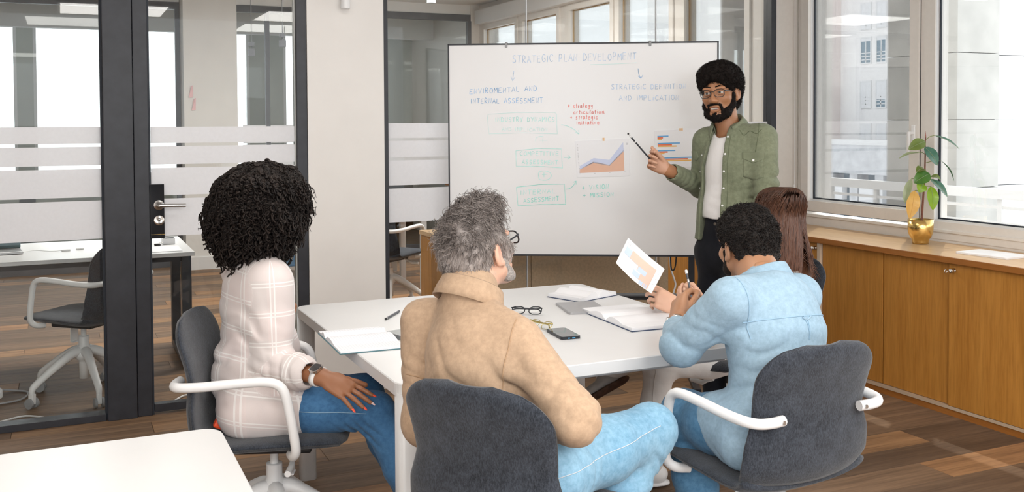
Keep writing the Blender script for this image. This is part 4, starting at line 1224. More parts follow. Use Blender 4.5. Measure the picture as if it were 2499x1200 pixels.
# ================================================================== swivel chairs
def shell(prof, wfun, tfun, nS, nT, dish, rim=0.5):
    """closed padded shell following a side profile; dish(s, t) lifts along the normal"""
    pr = smooth_path([(0, p[0], p[1]) for p in prof], 8)
    pr = np.array(pr)[:, 1:]
    d = np.r_[0, np.cumsum(np.linalg.norm(np.diff(pr, axis=0), axis=1))]
    s = np.linspace(0, d[-1], nS)
    P = np.c_[np.interp(s, d, pr[:, 0]), np.interp(s, d, pr[:, 1])]
    T = np.gradient(P, axis=0)
    T /= np.linalg.norm(T, axis=1)[:, None]
    N = np.c_[-T[:, 1], T[:, 0]]           # sitter's side for a profile running front -> back -> up
    N = np.c_[T[:, 1], -T[:, 0]] if N[0, 1] < 0 else N
    u = s / d[-1]
    tt = np.sin(np.linspace(-PI / 2, PI / 2, nT))
    A, B = [], []
    for i in range(nS):
        w_ = wfun(u[i])
        for t in tt:
            th = tfun(u[i]) * max(0.0, 1 - abs(t) ** 5) ** rim
            off = dish(u[i], t)
            c = P[i] + N[i] * off
            A.append((w_ * t, c[0] + N[i][0] * th / 2, c[1] + N[i][1] * th / 2))
            B.append((w_ * t, c[0] - N[i][0] * th / 2, c[1] - N[i][1] * th / 2))
    n = len(A)
    vs = A + B
    fs = []
    for i in range(nS - 1):
        for k in range(nT - 1):
            a = i * nT + k
            fs.append((a, a + 1, a + nT + 1, a + nT))
            fs.append((n + a, n + a + nT, n + a + nT + 1, n + a + 1))
        a, b = i * nT, i * nT + nT - 1
        fs.append((a, a + nT, n + a + nT, n + a))
        fs.append((b, n + b, n + b + nT, b + nT))
    for k in range(nT - 1):
        fs.append((k, n + k, n + k + 1, k + 1))
        e = (nS - 1) * nT + k
        fs.append((e, e + 1, n + e + 1, n + e))
    return MB().add(vs, fs, True)


def make_chair(label, group, arms=True, lift=0.0):
    t = thing('swivel_chair', label, 'chair', (0, 0, 0), 0, group)
    e = lambda u: max(0.0, 1 - max(0.0, (u - 0.70) / 0.30) ** 2.6) ** 0.46
    fr = lambda u: max(0.0, 1 - max(0.0, (0.22 - u) / 0.22) ** 3.0) ** 0.45
    seat = [(0.258, 0.428), (0.225, 0.45), (0.14, 0.452), (0.0, 0.444), (-0.12, 0.437), (-0.18, 0.440), (-0.218, 0.462)]
    back = [(-0.218, 0.462), (-0.238, 0.50), (-0.246, 0.57), (-0.245, 0.655), (-0.258, 0.74), (-0.278, 0.81), (-0.292, 0.862)]
    th = lambda u: 0.042 * fr(u) + 0.003
    b = shell(seat, lambda u: (0.20 + 0.045 * math.sin(min(1, u * 1.15) * PI * 0.62)) * (0.35 + 0.65 * fr(u)), th, 26, 19, lambda u, t_: 0.018 * t_ * t_ * min(1, 1.5 * u + 0.1))
    b.v = [(x_, y_, z_ + lift) for x_, y_, z_ in b.v]
    b.build('seat', M_('felt'), t)
    wb_ = lambda u: float(np.interp(u, [0, 0.12, 0.3, 0.48, 0.62, 0.8, 1.0], [0.238, 0.249, 0.243, 0.218, 0.224, 0.232, 0.226])) * (0.30 + 0.70 * e(u))
    thb = lambda u: 0.038 * (0.25 + 0.75 * e(u))
    b = shell(back, wb_, thb, 34, 21, lambda u, t_: 0.036 * t_ * t_ * (1 - 0.55 * u))
    b.v = [(x_, y_, z_ + lift) for x_, y_, z_ in b.v]
    b.build('backrest', M_('felt'), t)
    for s in ((-1, 1) if arms else ()):
        pth = [(s * 0.150, -0.272, 0.662), (s * 0.195, -0.276, 0.662), (s * 0.235, -0.266, 0.663), (s * 0.258, -0.235, 0.666), (s * 0.266, -0.17, 0.670), (s * 0.270, -0.06, 0.680), (s * 0.272, 0.02, 0.684), (s * 0.272, 0.062, 0.676), (s * 0.271, 0.086, 0.650), (s * 0.269, 0.102, 0.58), (s * 0.266, 0.115, 0.50), (s * 0.258, 0.118, 0.455), (s * 0.235, 0.105, 0.432), (s * 0.19, 0.09, 0.426)]
        a = MB().tube(smooth_path(pth, 4), 0.0155, 12).build('armrest', M_('white_plastic'), t)
        MB().cyl((s * 0.162, -0.2915, 0.662), (s * 0.162, -0.287, 0.662), 0.006, 10).build('screw', M_('steel'), a)
    MB().box((-0.09, -0.12, 0.392 + lift), (0.09, 0.14, 0.42 + lift), 0.008).build('mechanism', M_('black_plastic'), t)
    MB().tube([(0.09, 0.08, 0.40), (0.13, 0.085, 0.385), (0.155, 0.085, 0.372), (0.225, 0.085, 0.372)], [0.007, 0.008, 0.0105, 0.0105], 10).build('lever', M_('white_plastic'), t)
    MB().box((-0.03, 0.06, 0.30), (0.03, 0.066, 0.395), 0.002).box((-0.022, 0.045, 0.296), (0.022, 0.07, 0.303), 0.002).build('bracket', M_('white_plastic'), t)
    MB().tube([(0, 0, 0.40 + lift), (0, 0, 0.30)], 0.0145, 16).build('gas_column', M_('white_plastic'), t)
    base = MB()
    base.lathe([(0.027, 0.335), (0.0275, 0.33), (0.0275, 0.285), (0.036, 0.275), (0.05, 0.24), (0.048, 0.215), (0.030, 0.20), (0.027, 0.19), (0.027, 0.10), (0.0, 0.10)], 24)
    for k in range(5):
        a = 2 * PI * k / 5 + 0.31
        R_ = Matrix.Rotation(a, 4, 'Z')
        pts = [(0.02, 0, 0.25), (0.06, 0, 0.25), (0.13, 0, 0.215), (0.21, 0, 0.165), (0.275, 0, 0.122), (0.298, 0, 0.100), (0.302, 0, 0.072)]
        base.tube([tuple(R_ @ Vector(p)) for p in smooth_path(pts, 3)], [0.030, 0.029, 0.028, 0.027, 0.026, 0.025, 0.024, 0.023, 0.022, 0.021, 0.020, 0.019, 0.019, 0.019, 0.018, 0.017, 0.016, 0.015, 0.014][:len(smooth_path(pts, 3))], 10)
    base.build('star_base', M_('white_plastic'), t)
    for k in range(5):
        a = 2 * PI * k / 5 + 0.31
        R_ = Matrix.Rotation(a, 4, 'Z')
        c_ = R_ @ Vector((0.302, 0, 0))
        Mc = Matrix.Translation(c_) @ Matrix.Rotation(a + 0.8 + k * 1.3, 4, 'Z')
        cs = MB().box((-0.012, -0.018, 0.022), (0.012, 0.014, 0.078), 0.004, M=Mc).build('caster', M_('white_plastic'), t)
        for s in (-1, 1):
            MB().tube([tuple(Mc @ Vector((s * 0.013, 0, 0.0275))), tuple(Mc @ Vector((s * 0.025, 0, 0.0275)))], 0.0273, 18).build('wheel', M_('grey_plastic'), cs)
    return t


chair0 = make_chair('charcoal felt swivel chair under the curly-haired woman', None)
chair_plain = make_chair('charcoal felt swivel chair without armrests', None, False)


chair_high = make_chair('charcoal felt swivel chair set high', None, False, 0.065)
USED = []


def place_chair(x, y, fwd, label, plain_=0, z=0.0):
    rz = math.atan2(-fwd[0], fwd[1])
    src = {0: chair0, 1: chair_plain, 3: chair_high}.get(plain_, chair0)
    c = src if src not in USED else copy_tree(src)
    USED.append(src)
    c.location = (x, y, z)
    c.rotation_euler = (0, 0, rz)
    c['label'] = label
    c['group'] = 'felt swivel chairs'
    return c


for i, (x, y, fx, fy, label, z) in enumerate(CHAIRS):
    place_chair(x, y, (fx, fy), label, i, z)

# ================================================================== things on the meeting table
TZ = 0.7302


def flat_M(x, y, z, rz):
    return Matrix.Translation((x, y, z)) @ Matrix.Rotation(rz, 4, 'Z')


def open_book(name, label, loc, rz, wl, wr_, dp, cover, thick=0.012, cat='notebook', lines=False, curl=0.012):
    """spread with its spine along local y; left block wl, right block wr_"""
    t = thing(name, label, cat, loc, rz)
    MB().box((-wl - 0.006, -dp / 2 - 0.004, 0), (wr_ + 0.006, dp / 2 + 0.004, 0.0025), 0.001).build('cover', cover, t)
    for s, W_ in ((-1, wl), (1, wr_)):
        n = 14
        prof = [(s * W_ * i / n, 0.003 + (thick + curl * math.sin(min(1, i / n * 1.6) * PI) * (1 - 0.4 * i / n)) * min(1.0, (i / n) * 7 + 0.15)) for i in range(n + 1)]
        vs = []
        for yy in (-dp / 2, dp / 2):
            vs += [(p[0], yy, p[1]) for p in prof] + [(p[0], yy, 0.0026) for p in prof]
        k = 2 * (n + 1)
        fs = []
        for i in range(n):
            fs += [(i, i + 1, k + i + 1, k + i), (n + 1 + i, k + n + 1 + i, k + n + 2 + i, n + 2 + i), (i, n + 1 + i, n + 2 + i, i + 1), (k + i, k + i + 1, k + n + 2 + i, k + n + 1 + i)]
        fs.append((n, n + n + 1, k + 2 * n + 1, k + n))
        pg = MB().add(vs, fs).build('page_block', M_('paper'), t)
        if lines:
            b = MB()
            for q in range(1, 22):
                yy = -dp / 2 + dp * q / 22
                for i in range(1, n - 1):
                    p, p2 = prof[i], prof[i + 1]
                    b.add([(p[0], yy - 0.0004, p[1] + 0.0004), (p2[0], yy - 0.0004, p2[1] + 0.0004), (p2[0], yy + 0.0004, p2[1] + 0.0004), (p[0], yy + 0.0004, p[1] + 0.0004)], [(0, 1, 2, 3)])
            b.build('ruled_lines', plain('ruling', (0.66, 0.68, 0.76), 0.8), pg)
    return t


navy = plain('navy_cover', (0.02, 0.045, 0.11), 0.5)
teal_c = plain('teal_cover', (0.06, 0.17, 0.2), 0.5)
open_book('notebook', 'open ruled notebook near the curly-haired woman at the table edge', (0.962, 3.495, TZ), math.radians(-92), 0.105, 0.25, 0.225, teal_c, 0.006, lines=True, curl=0.012)
open_book('notebook', 'large open notebook with a navy cover before the man in denim', (2.045, 3.345, TZ), math.radians(-93), 0.215, 0.215, 0.26, navy, 0.011, curl=0.014)
nb3 = open_book('notebook', 'open white notebook standing behind the raised chart sheet', (2.10, 3.88, TZ), math.radians(20), 0.12, 0.12, 0.19, navy, 0.014, curl=0.02)

t = thing('stylus_pen', 'dark grey stylus pen lying by the open ruled notebook', 'pen', (1.2, 3.81, TZ), math.atan2(0.14, 0.103))
MB().tube([(-0.068, 0, 0.005), (0.082, 0, 0.005)], 0.0046, 12).build('barrel', plain('pen_grey', (0.10, 0.105, 0.12), 0.35, 0.3), t)
MB().tube([(-0.077, 0, 0.005), (-0.068, 0, 0.005)], [0.0036, 0.0044], 12).build('collar', M_('steel'), t)
MB().tube([(-0.088, 0, 0.005), (-0.085, 0, 0.005), (-0.077, 0, 0.005)], [0.0022, 0.0046, 0.0042], 12).build('tip', M_('black_plastic'), t)


def slab(name, label, cat, loc, rz, w_, d_, h_, r, mat, mat2=None, z=None):
    t = thing(name, label, cat, loc, rz)
    o = MB().prism(rrect(w_, d_, r, 5), 0.0, h_).build('body', mat, t)
    return t


alu = plain('aluminium', (0.46, 0.46, 0.47), 0.38, 0.75, vary=0.02)
t = slab('tablet', 'closed silver tablet lying beside the large open notebook', 'tablet', (1.958, 3.622, TZ), math.radians(-13), 0.17, 0.235, 0.008, 0.01, alu)
MB().prism(rrect(0.166, 0.231, 0.009, 5), 0.008, 0.0086).build('lid', plain('aluminium_lid', (0.50, 0.50, 0.51), 0.45, 0.6, vary=0.02), t)
t = slab('laptop', 'closed grey laptop half hidden behind the man in tan', 'laptop', (1.235, 3.40, TZ), math.radians(12), 0.30, 0.21, 0.014, 0.012, alu)
MB().prism(rrect(0.298, 0.208, 0.011, 5), 0.0145, 0.0155).build('lid', plain('grey_lid', (0.30, 0.31, 0.31), 0.45, 0.5), t)
t = slab('tablet', 'thin grey tablet with a charging port behind the man in tan', 'tablet', (1.36, 3.665, TZ), math.radians(10), 0.22, 0.16, 0.009, 0.01, alu)
MB().prism(rrect(0.214, 0.154, 0.009, 5), 0.009, 0.0096).build('screen', plain('dim_screen', (0.22, 0.23, 0.24), 0.2), t)

t = thing('smartphone', 'black smartphone lying face up on the table beside the tan sleeve', 'phone', (1.652, 3.20, TZ), math.radians(-6))
MB().prism(rrect(0.076, 0.158, 0.011, 5), 0.0, 0.0095).build('case', plain('phone_case', (0.01, 0.013, 0.02), 0.4), t)
MB().prism(rrect(0.070, 0.152, 0.009, 5), 0.0095, 0.0101).build('screen', plain('phone_screen', (0.06, 0.062, 0.066), 0.04, spec=1.0), t)
MB().box((-0.012, -0.0795, 0.003), (-0.005, -0.0788, 0.0065)).box((0.004, -0.0795, 0.003), (0.016, -0.0788, 0.0065), 0.0003).build('ports', plain('port_blue', (0.10, 0.42, 0.75), 0.4), t)


def glasses(name, label, loc, rz, rim_mat, wide=0.052, tall=0.036, folded=True, r=0.0022, parent=None, M=None, temple=0.13, arms=(1, 1), lens_refl=1.0, drop=0.0):
    """local: x across, y forward (lenses), z up"""
    t = thing(name, label, 'glasses', loc, rz) if parent is None else parent
    X = M if M is not None else Matrix.Identity(4)
    rims = []
    for s in (-1, 1):
        pts = [(s * (wide / 2 + 0.009) + p[0], 0.0, p[1] - (0.003 if abs(p[0]) < 0 else 0)) for p in rrect(wide, tall, tall * 0.38, 5)]
        pts = [(p[0], -0.25 * (p[0] ** 2), p[2] * (1 - 0.12 * (s * p[0] < wide * 0.4))) for p in pts]
        pts.append(pts[0])
        pts.append(pts[1])
        o = MB().tube([tuple(X @ Vector(p)) for p in pts], r, 8, cap=False).build('rim', rim_mat, t)
        rims.append(o)
        ln = MB()
        q = pts[:-2]
        ln.add([tuple(X @ Vector(p)) for p in q], [tuple(range(len(q)))])
        ln.build('lens', glass_mat('spectacle_lens', (0.97, 0.98, 0.97), lens_refl), t)
        ex = s * (wide + 0.009)
        if arms[0 if s < 0 else 1]:
            if folded:
                tp = [(ex, -0.003, 0.008), (ex, -0.008, 0.006), (ex - s * 0.03, -0.011, 0.002 - 0.004 * (s > 0)), (ex - s * 0.10, -0.013, -0.004), (ex - s * 0.118, -0.013, -0.016)]
            else:
                tp = [(ex, 0.0, 0.008), (ex + s * 0.005, -0.008, 0.008), (ex + s * 0.008, -temple * 0.55, 0.009 - drop * 0.5), (ex + s * 0.003, -temple * 0.8, 0.003 - drop), (ex - s * 0.004, -temple, -0.018 - drop)]
            MB().tube([tuple(X @ Vector(p)) for p in smooth_path(tp, 4)], 0.0026, 8).build('temple', rim_mat, t)
    MB().tube([tuple(X @ Vector(p)) for p in ((-0.011, 0, 0.006), (0, 0.001, 0.009), (0.011, 0, 0.006))], r * 1.15, 8).build('bridge', rim_mat, t)
    return t


frame_blk = plain('acetate_black', (0.012, 0.014, 0.02), 0.25)
Mg = Matrix.Rotation(math.radians(-52), 4, 'X')
glasses('reading_glasses', 'black framed glasses lying folded on the table beside the tan shirt', (1.695, 3.60, TZ + 0.018), math.radians(-33), frame_blk, 0.05, 0.038, True, 0.0022, M=Mg)
gold_f = plain('gold_wire', (0.70, 0.58, 0.22), 0.25, 0.9)
glasses('reading_glasses', 'thin gold rimmed glasses half hidden beside the smartphone', (1.628, 3.335, TZ + 0.016), math.radians(-70), gold_f, 0.046, 0.036, True, 0.0012, M=Mg)

# ================================================================== plant and small things by the window
pc = (4.395, 4.135)
t = thing('rubber_plant', 'young rubber plant with one yellow leaf in a brass pot on the counter', 'plant', (pc[0], pc[1], 0.8115))
pot = MB()
pot.lathe([(0.0, 0.0), (0.043, 0.0), (0.0435, 0.012), (0.046, 0.024), (0.058, 0.042), (0.066, 0.062), (0.0685, 0.09), (0.069, 0.137), (0.0665, 0.137), (0.066, 0.10), (0.064, 0.09), (0.0, 0.09)], 40, close=False)
pot.build('pot', M_('gold'), t)
MB().lathe([(0.0, 0.116), (0.03, 0.118), (0.0658, 0.114)], 24, close=False).build('soil', M_('soil'), t)


def leaf_mat(name, a, b_, rough=0.3):
    if name in MATS:
        return MATS[name]
    m, tt, bb = nt(name)
    n = noise(tt, coords(tt), 25, 3)
    lnk(tt, ramp(tt, n, [(0.3, a), (0.7, b_)]), bb.inputs['Base Color'])
    bb.inputs['Roughness'].default_value = rough
    setin(bb, 'Coat Weight', 0.15)
    o_ = [q for q in tt.nodes if q.type == 'OUTPUT_MATERIAL'][0]
    tl = tt.nodes.new('ShaderNodeBsdfTranslucent')
    tl.inputs[0].default_value = (min(1, b_[0] * 1.6), min(1, b_[1] * 1.5), b_[2], 1)
    mx = tt.nodes.new('ShaderNodeMixShader')
    mx.inputs[0].default_value = 0.32
    lnk(tt, bb.outputs[0], mx.inputs[1])
    lnk(tt, tl.outputs[0], mx.inputs[2])
    lnk(tt, mx.outputs[0], o_.inputs[0])
    MATS[name] = m
    return m


LG = {'g': leaf_mat('leaf_green', (0.075, 0.20, 0.035), (0.14, 0.32, 0.055)), 'o': leaf_mat('leaf_olive', (0.17, 0.25, 0.055), (0.26, 0.34, 0.09)), 'd': leaf_mat('leaf_blue_green', (0.05, 0.17, 0.11), (0.12, 0.28, 0.20), 0.22),
      'l': leaf_mat('leaf_lime', (0.24, 0.42, 0.02), (0.36, 0.55, 0.04)), 'y': leaf_mat('leaf_yellow', (0.80, 0.44, 0.10), (0.90, 0.58, 0.20), 0.5), 'p': leaf_mat('leaf_pale', (0.34, 0.42, 0.25), (0.5, 0.56, 0.4))}
# the image plane directions at the plant, used only to lay out the leaves in 3-D
rtv = Vector((0.911, -0.413, 0))
upv = Vector((0, 0, 1))
dpv = Vector((0.413, 0.911, 0))


def L3(a):
    return rtv * a[0] + upv * a[1] + dpv * (a[2] if len(a) > 2 else 0)


stem_pts = [(0.004, 0.10), (0.006, 0.134), (0.017, 0.311), (0.0215, 0.398), (0.023, 0.491), (0.023, 0.555), (0.026, 0.60)]
_sp = smooth_path([(p[0], p[1], 0) for p in stem_pts], 4)
MB().tube([tuple(L3(p)) for p in _sp], [0.0068 - 0.0042 * i / (len(_sp) - 1) for i in range(len(_sp))], 9).build('stem', M_('stem'), t)
LEAVES = [  # base, tip, half width, colour, face direction (right, up, toward the room)
    ((0.019, 0.576), (-0.084, 0.531), 0.034, 'o', (-0.1, 0.45, 1)), ((0.070, 0.608), (0.203, 0.531), 0.017, 'd', (0.45, 0.75, 0.45)),
    ((-0.009, 0.512), (-0.137, 0.480), 0.014, 'p', (-0.1, 0.9, 0.3)), ((0.015, 0.544), (0.081, 0.440), 0.040, 'd', (0.35, 0.45, 1)),
    ((0.11, 0.465), (0.173, 0.352), 0.012, 'd', (0.8, 0.5, 0.25)), ((0.045, 0.395), (-0.053, 0.343), 0.040, 'g', (-0.15, 0.5, 1)),
    ((-0.058, 0.366), (-0.103, 0.230), 0.021, 'p', (-0.6, 0.3, 0.9)), ((0.017, 0.420), (-0.038, 0.405), 0.027, 'o', (-0.2, 0.8, 0.6)),
    ((0.050, 0.378), (0.098, 0.360), 0.022, 'o', (0.2, 0.8, 0.55)), ((0.050, 0.363), (0.137, 0.265), 0.028, 'd', (0.55, 0.45, 0.9)),
    ((0.005, 0.340), (-0.023, 0.290), 0.032, 'l', (0, 0.2, 1)), ((-0.038, 0.300), (-0.074, 0.142), 0.037, 'y', (-0.1, 0.15, 1)),
    ((0.052, 0.323), (0.056, 0.190), 0.033, 'l', (0.05, 0.15, 1)),
]
for (b0, b1, hw, col, fd) in LEAVES:
    A_, B_ = L3((b0[0], b0[1], -0.01)), L3((b1[0], b1[1], -0.03))
    ax = (B_ - A_)
    Ln = ax.length
    ax.normalize()
    nn = (rtv * fd[0] + upv * fd[1] - dpv * fd[2])
    nn = (nn - ax * nn.dot(ax)).normalized()
    sd = ax.cross(nn)
    vs = []
    nu, nv = 12, 5
    for i in range(nu + 1):
        u = i / nu
        wv = hw * (math.sin(PI * u ** 0.85) ** 0.75 if 0 < u < 1 else 0.0)
        for k in range(nv):
            q = -1 + 2 * k / (nv - 1)
            vs.append(A_ + ax * Ln * u + sd * wv * q + nn * (0.010 * math.sin(PI * u) + 0.006 * abs(q) * math.sin(PI * u)))
    for i in range(nu + 1):
        for k in range(nv):
            vs.append(vs[i * nv + k] - nn * 0.0009)
    k0 = (nu + 1) * nv
    fs = []
    for i in range(nu):
        for k in range(nv - 1):
            a = i * nv + k
            fs.append((a, a + 1, a + nv + 1, a + nv))
            fs.append((k0 + a, k0 + a + nv, k0 + a + nv + 1, k0 + a + 1))
    lf = MB().add([tuple(v) for v in vs], fs, True).build('leaf', LG[col], t)
    mr = MB().tube([tuple(A_ + ax * Ln * u + nn * (0.0112 * math.sin(PI * u))) for u in np.linspace(0, 0.97, 8)], 0.0011, 5)
    mr.build('midrib', LG['p'] if col != 'y' else LG['y'], lf)
    s0 = L3((float(np.interp(b0[1] - 0.012, [p[1] for p in stem_pts], [p[0] for p in stem_pts])), min(b0[1] - 0.012, 0.585)))
    MB().tube([tuple(s0), tuple((s0 + A_) / 2 + upv * 0.006), tuple(A_)], 0.0018, 6).build('leaf_stalk', LG['o'], t)
MB().tube([tuple(L3((0.026, 0.598))), tuple(L3((0.024, 0.632)))], [0.003, 0.0006], 6).build('leaf_bud', plain('bud_red', (0.35, 0.10, 0.07), 0.5), t)

t = thing('white_tablet', 'white tablet lying flat on the counter right of the plant', 'tablet', (4.345, 3.615, 0.8115), math.radians(4))
MB().prism(rrect(0.20, 0.30, 0.015, 5), 0.0, 0.009).build('body', plain('tablet_white', (0.88, 0.89, 0.92), 0.35), t)
MB().prism(rrect(0.19, 0.29, 0.012, 5), 0.009, 0.0096).build('cover', plain('tablet_cover', (0.90, 0.91, 0.94), 0.4), t)

# wall lamp on the pillar
t = thing('wall_lamp', 'small white cylindrical wall lamp high on the white pillar', 'lamp', (1.432, YP - 0.012, 2.13))
MB().tube([(0, -0.045, 0.0), (0, -0.045, 0.012), (0, -0.045, 0.05), (0, -0.045, 0.13)], [0.0255, 0.0262, 0.0235, 0.020], 24).build('shade', M_('white_plastic'), t)
MB().box((-0.02, -0.03, 0.05), (0.02, 0.0, 0.12), 0.004).build('bracket', M_('white_plastic'), t)

# ================================================================== the office behind the glass
dk = thing('desk', 'long white desk on black loop legs behind the glass', 'desk', (-0.3, 6.65, 0))
MB().box((-1.75, 6.19, 0.716), (0.722, 7.12, 0.741), 0.003).build('desktop', M_('white_lac'), dk, world=True)
fr = MB().box((-1.72, 6.38, 0.665), (0.72, 6.41, 0.715)).box((-1.72, 7.03, 0.665), (0.72, 7.06, 0.715))
fr.build('under_frame', M_('black_metal'), dk, world=True)
for xx in (-1.7, 0.665):
    g = MB().box((xx, 6.36, 0.02), (xx + 0.055, 6.44, 0.715)).box((xx, 6.99, 0.02), (xx + 0.055, 7.07, 0.715)).box((xx, 6.44, 0.02), (xx + 0.055, 6.99, 0.06)).box((xx, 6.44, 0.655), (xx + 0.055, 6.99, 0.715))
    g.box((xx + 0.01, 6.38, 0), (xx + 0.045, 6.42, 0.02)).box((xx + 0.01, 7.01, 0), (xx + 0.045, 7.05, 0.02))
    g.build('loop_leg', M_('black_metal'), dk, world=True)
t = thing('paper_sheet', 'white sheet of paper on the desk behind the glass door', 'paper', (0.50, 6.42, 0.742))
MB().box((-0.13, -0.16, 0), (0.16, 0.11, 0.002)).build('sheet', M_('paper'), t)
t = thing('small_box', 'small white box with a dark lid on the desk behind the door', 'box', (0.615, 6.66, 0.742), 0.06)
MB().box((-0.038, -0.03, 0), (0.038, 0.03, 0.038), 0.002).build('body', M_('paper'), t)
MB().box((-0.034, -0.027, 0.038), (0.034, 0.03, 0.040)).build('lid', M_('black_plastic'), t)
t = thing('key_bunch', 'black car key bunch beside the small white box on the desk', 'keys', (0.545, 6.60, 0.742))
MB().box((-0.02, -0.012, 0), (0.02, 0.012, 0.012), 0.005).build('fob', M_('black_plastic'), t)
MB().tube([(0.02 + 0.012 * math.cos(a), 0.012 * math.sin(a), 0.012 + 0.004 * math.sin(a)) for a in np.linspace(0, 2 * PI, 16)], 0.0015, 6).build('ring', M_('chrome'), t)
t = thing('card_stand', 'small grey card stand at the desk end beside the door frame', 'stand', (0.44, 6.74, 0.742))
MB().prism([(0, 0), (0.05, 0), (0.03, 0.07), (0.01, 0.075)], 0, 0.09, M=Matrix.Rotation(PI / 2, 4, 'X')).build('body', plain('stand_grey', (0.6, 0.6, 0.56), 0.6), t)
t = thing('laptop', 'dark open laptop seen edge on at the left end of the desk', 'laptop', (-0.36, 6.62, 0.742), 0.1)
MB().box((-0.16, -0.11, 0), (0.14, 0.11, 0.016), 0.004).build('body', alu, t)
MB().box((-0.16, 0.10, 0.016), (0.14, 0.112, 0.21), 0.003).build('lid', plain('laptop_teal', (0.06, 0.15, 0.17), 0.4), t)
t = thing('charging_cable', 'white charging cable with two plugs lying on the desk', 'cable', (-0.15, 6.6, 0.742))
MB().tube(smooth_path([(-0.21, 6.56, 0.75), (-0.16, 6.63, 0.748), (-0.10, 6.6, 0.746), (-0.06, 6.56, 0.746), (0.0, 6.57, 0.746)], 5), 0.0025, 6).build('cable', M_('white_plastic'), t, world=True)
MB().box((-0.005, 6.562, 0.742), (0.045, 6.58, 0.752), 0.002).build('plug', M_('white_plastic'), t, world=True)
MB().box((0.075, 6.60, 0.742), (0.12, 6.615, 0.751), 0.002).build('plug', M_('white_plastic'), t, world=True)

t = thing('power_strip', 'white power strip with a round socket on the office floor', 'power strip', (-0.36, 6.12, 0.0), 0.3)
MB().box((-0.16, -0.03, 0), (0.045, 0.03, 0.055), 0.012).build('body', M_('white_plastic'), t)
MB().tube([(0.010, -0.0305, 0.028), (0.010, -0.032, 0.028)], 0.019, 20).build('socket', plain('socket_grey', (0.6, 0.62, 0.64), 0.5), t)
t = thing('floor_cable', 'grey cable looping from the power strip over the floor', 'cable', (-0.3, 6.2, 0))
MB().tube(smooth_path([(-0.36, 6.20, 0.03), (-0.27, 6.24, 0.008), (-0.19, 6.17, 0.006), (-0.22, 6.02, 0.006), (-0.36, 5.96, 0.006)], 5), 0.005, 7).build('cable', plain('cable_grey', (0.42, 0.42, 0.43), 0.5), t, world=True)
t = thing('floor_cable', 'white cable snaking along the floor behind the left glass pane', 'cable', (-0.1, 5.58, 0))
MB().tube(smooth_path([(-0.6, 5.56, 0.006), (-0.42, 5.58, 0.006), (-0.301, 5.607, 0.006), (-0.187, 5.665, 0.006), (-0.066, 5.56, 0.006), (0.0, 5.518, 0.006), (0.068, 5.53, 0.006), (0.199, 5.568, 0.006), (0.40, 5.58, 0.006)], 5), 0.0052, 8).build('cable', M_('white_plastic'), t, world=True)
t = thing('floor_cable', 'white cable arching up from the floor behind the door', 'cable', (0.6, 5.65, 0))
MB().tube(smooth_path([(0.50, 5.55, 0.005), (0.54, 5.63, 0.006), (0.60, 5.71, 0.008), (0.66, 5.69, 0.007), (0.69, 5.60, 0.006)], 5), 0.0055, 8).build('cable', M_('white_plastic'), t, world=True)

# shelf with binders right of the door
sh = thing('shelf_unit', 'low white open shelf unit against the back of the pillar', 'shelf', (1.42, 7.1, 0))
for z in (0.04, 0.48, 0.86):
    MB().box((1.23, 6.96, z), (1.60, 7.28, z + 0.022)).build('shelf_board', M_('white_lac'), sh, world=True)
for xx in (1.21, 1.60):
    MB().box((xx, 6.96, 0), (xx + 0.02, 7.28, 0.882)).build('side_panel', M_('white_lac'), sh, world=True)
MB().box((1.23, 7.27, 0.04), (1.6, 7.285, 0.88)).build('back_panel', M_('back_wall'), sh, world=True)
for i in range(4):
    x0 = 1.29 + i * 0.072
    t = thing('binder', ['first', 'second', 'third', 'fourth'][i] + ' blue and white binder from the left on the low shelf', 'binder', (x0 + 0.03, 7.05, 0.503), 0, 'binders on the shelf')
    MB().box((-0.032, -0.06, 0), (0.032, 0.2, 0.31), 0.003).build('cover', plain('binder_blue', (0.16, 0.36, 0.62), 0.5), t)
    MB().box((-0.026, -0.0612, 0.10), (0.026, -0.060, 0.27)).build('spine_label', M_('paper'), t)
    MB().box((-0.026, -0.0618, 0.125), (0.026, -0.0612, 0.14)).build('label_band', plain('band_cyan', (0.12, 0.5, 0.7), 0.5), t)
    MB().tube([(0, -0.0605, 0.06), (0, -0.0635, 0.06)], 0.012, 16).build('finger_ring', M_('chrome'), t)

# desk with white legs by the right glass
d2 = thing('desk', 'white desk on white metal legs behind the right glass', 'desk', (2.2, 8.9, 0))
MB().box((1.75, 8.45, 0.715), (3.02, 9.2, 0.74), 0.003).build('desktop', M_('white_lac'), d2, world=True)
for xx in (1.8, 2.955):
    for yy in (8.5, 9.1):
        MB().box((xx, yy, 0), (xx + 0.05, yy + 0.05, 0.715)).build('leg', M_('white_lac'), d2, world=True)
for (x, y, z, lab) in ((1.468, 8.5, 2.07, 'grey double spotlight nearer the column behind the door glass'), (1.727, 8.5, 2.152, 'blue-grey double spotlight beside the black door post')):
    t = thing('spotlight', lab, 'lamp', (x, y, z))
    MB().box((-0.026, -0.026, 0), (0.026, 0.026, 0.06), 0.002).build('lower_head', M_('grey_metal'), t)
    MB().box((-0.022, -0.022, 0.082), (0.022, 0.022, 0.118), 0.002).build('upper_head', M_('grey_metal'), t)
    MB().tube([(0, 0, 0.06), (0, 0, 0.082)], 0.004, 8).tube([(0, 0, 0.118), (0, 0, ZC - z)], 0.003, 8).build('rod', M_('grey_metal'), t)
t = thing('ceiling_spot', 'grey cylindrical ceiling spot in the office behind the whiteboard', 'lamp', (2.883, 8.0, 2.52))
MB().tube([(0, 0, 0), (0, 0, 0.2)], 0.037, 20).build('can', plain('spot_grey', (0.30, 0.33, 0.34), 0.5), t)
MB().tube([(0, 0, 0.2), (0, 0, ZC - 2.52)], 0.006, 8).build('rod', M_('grey_metal'), t)
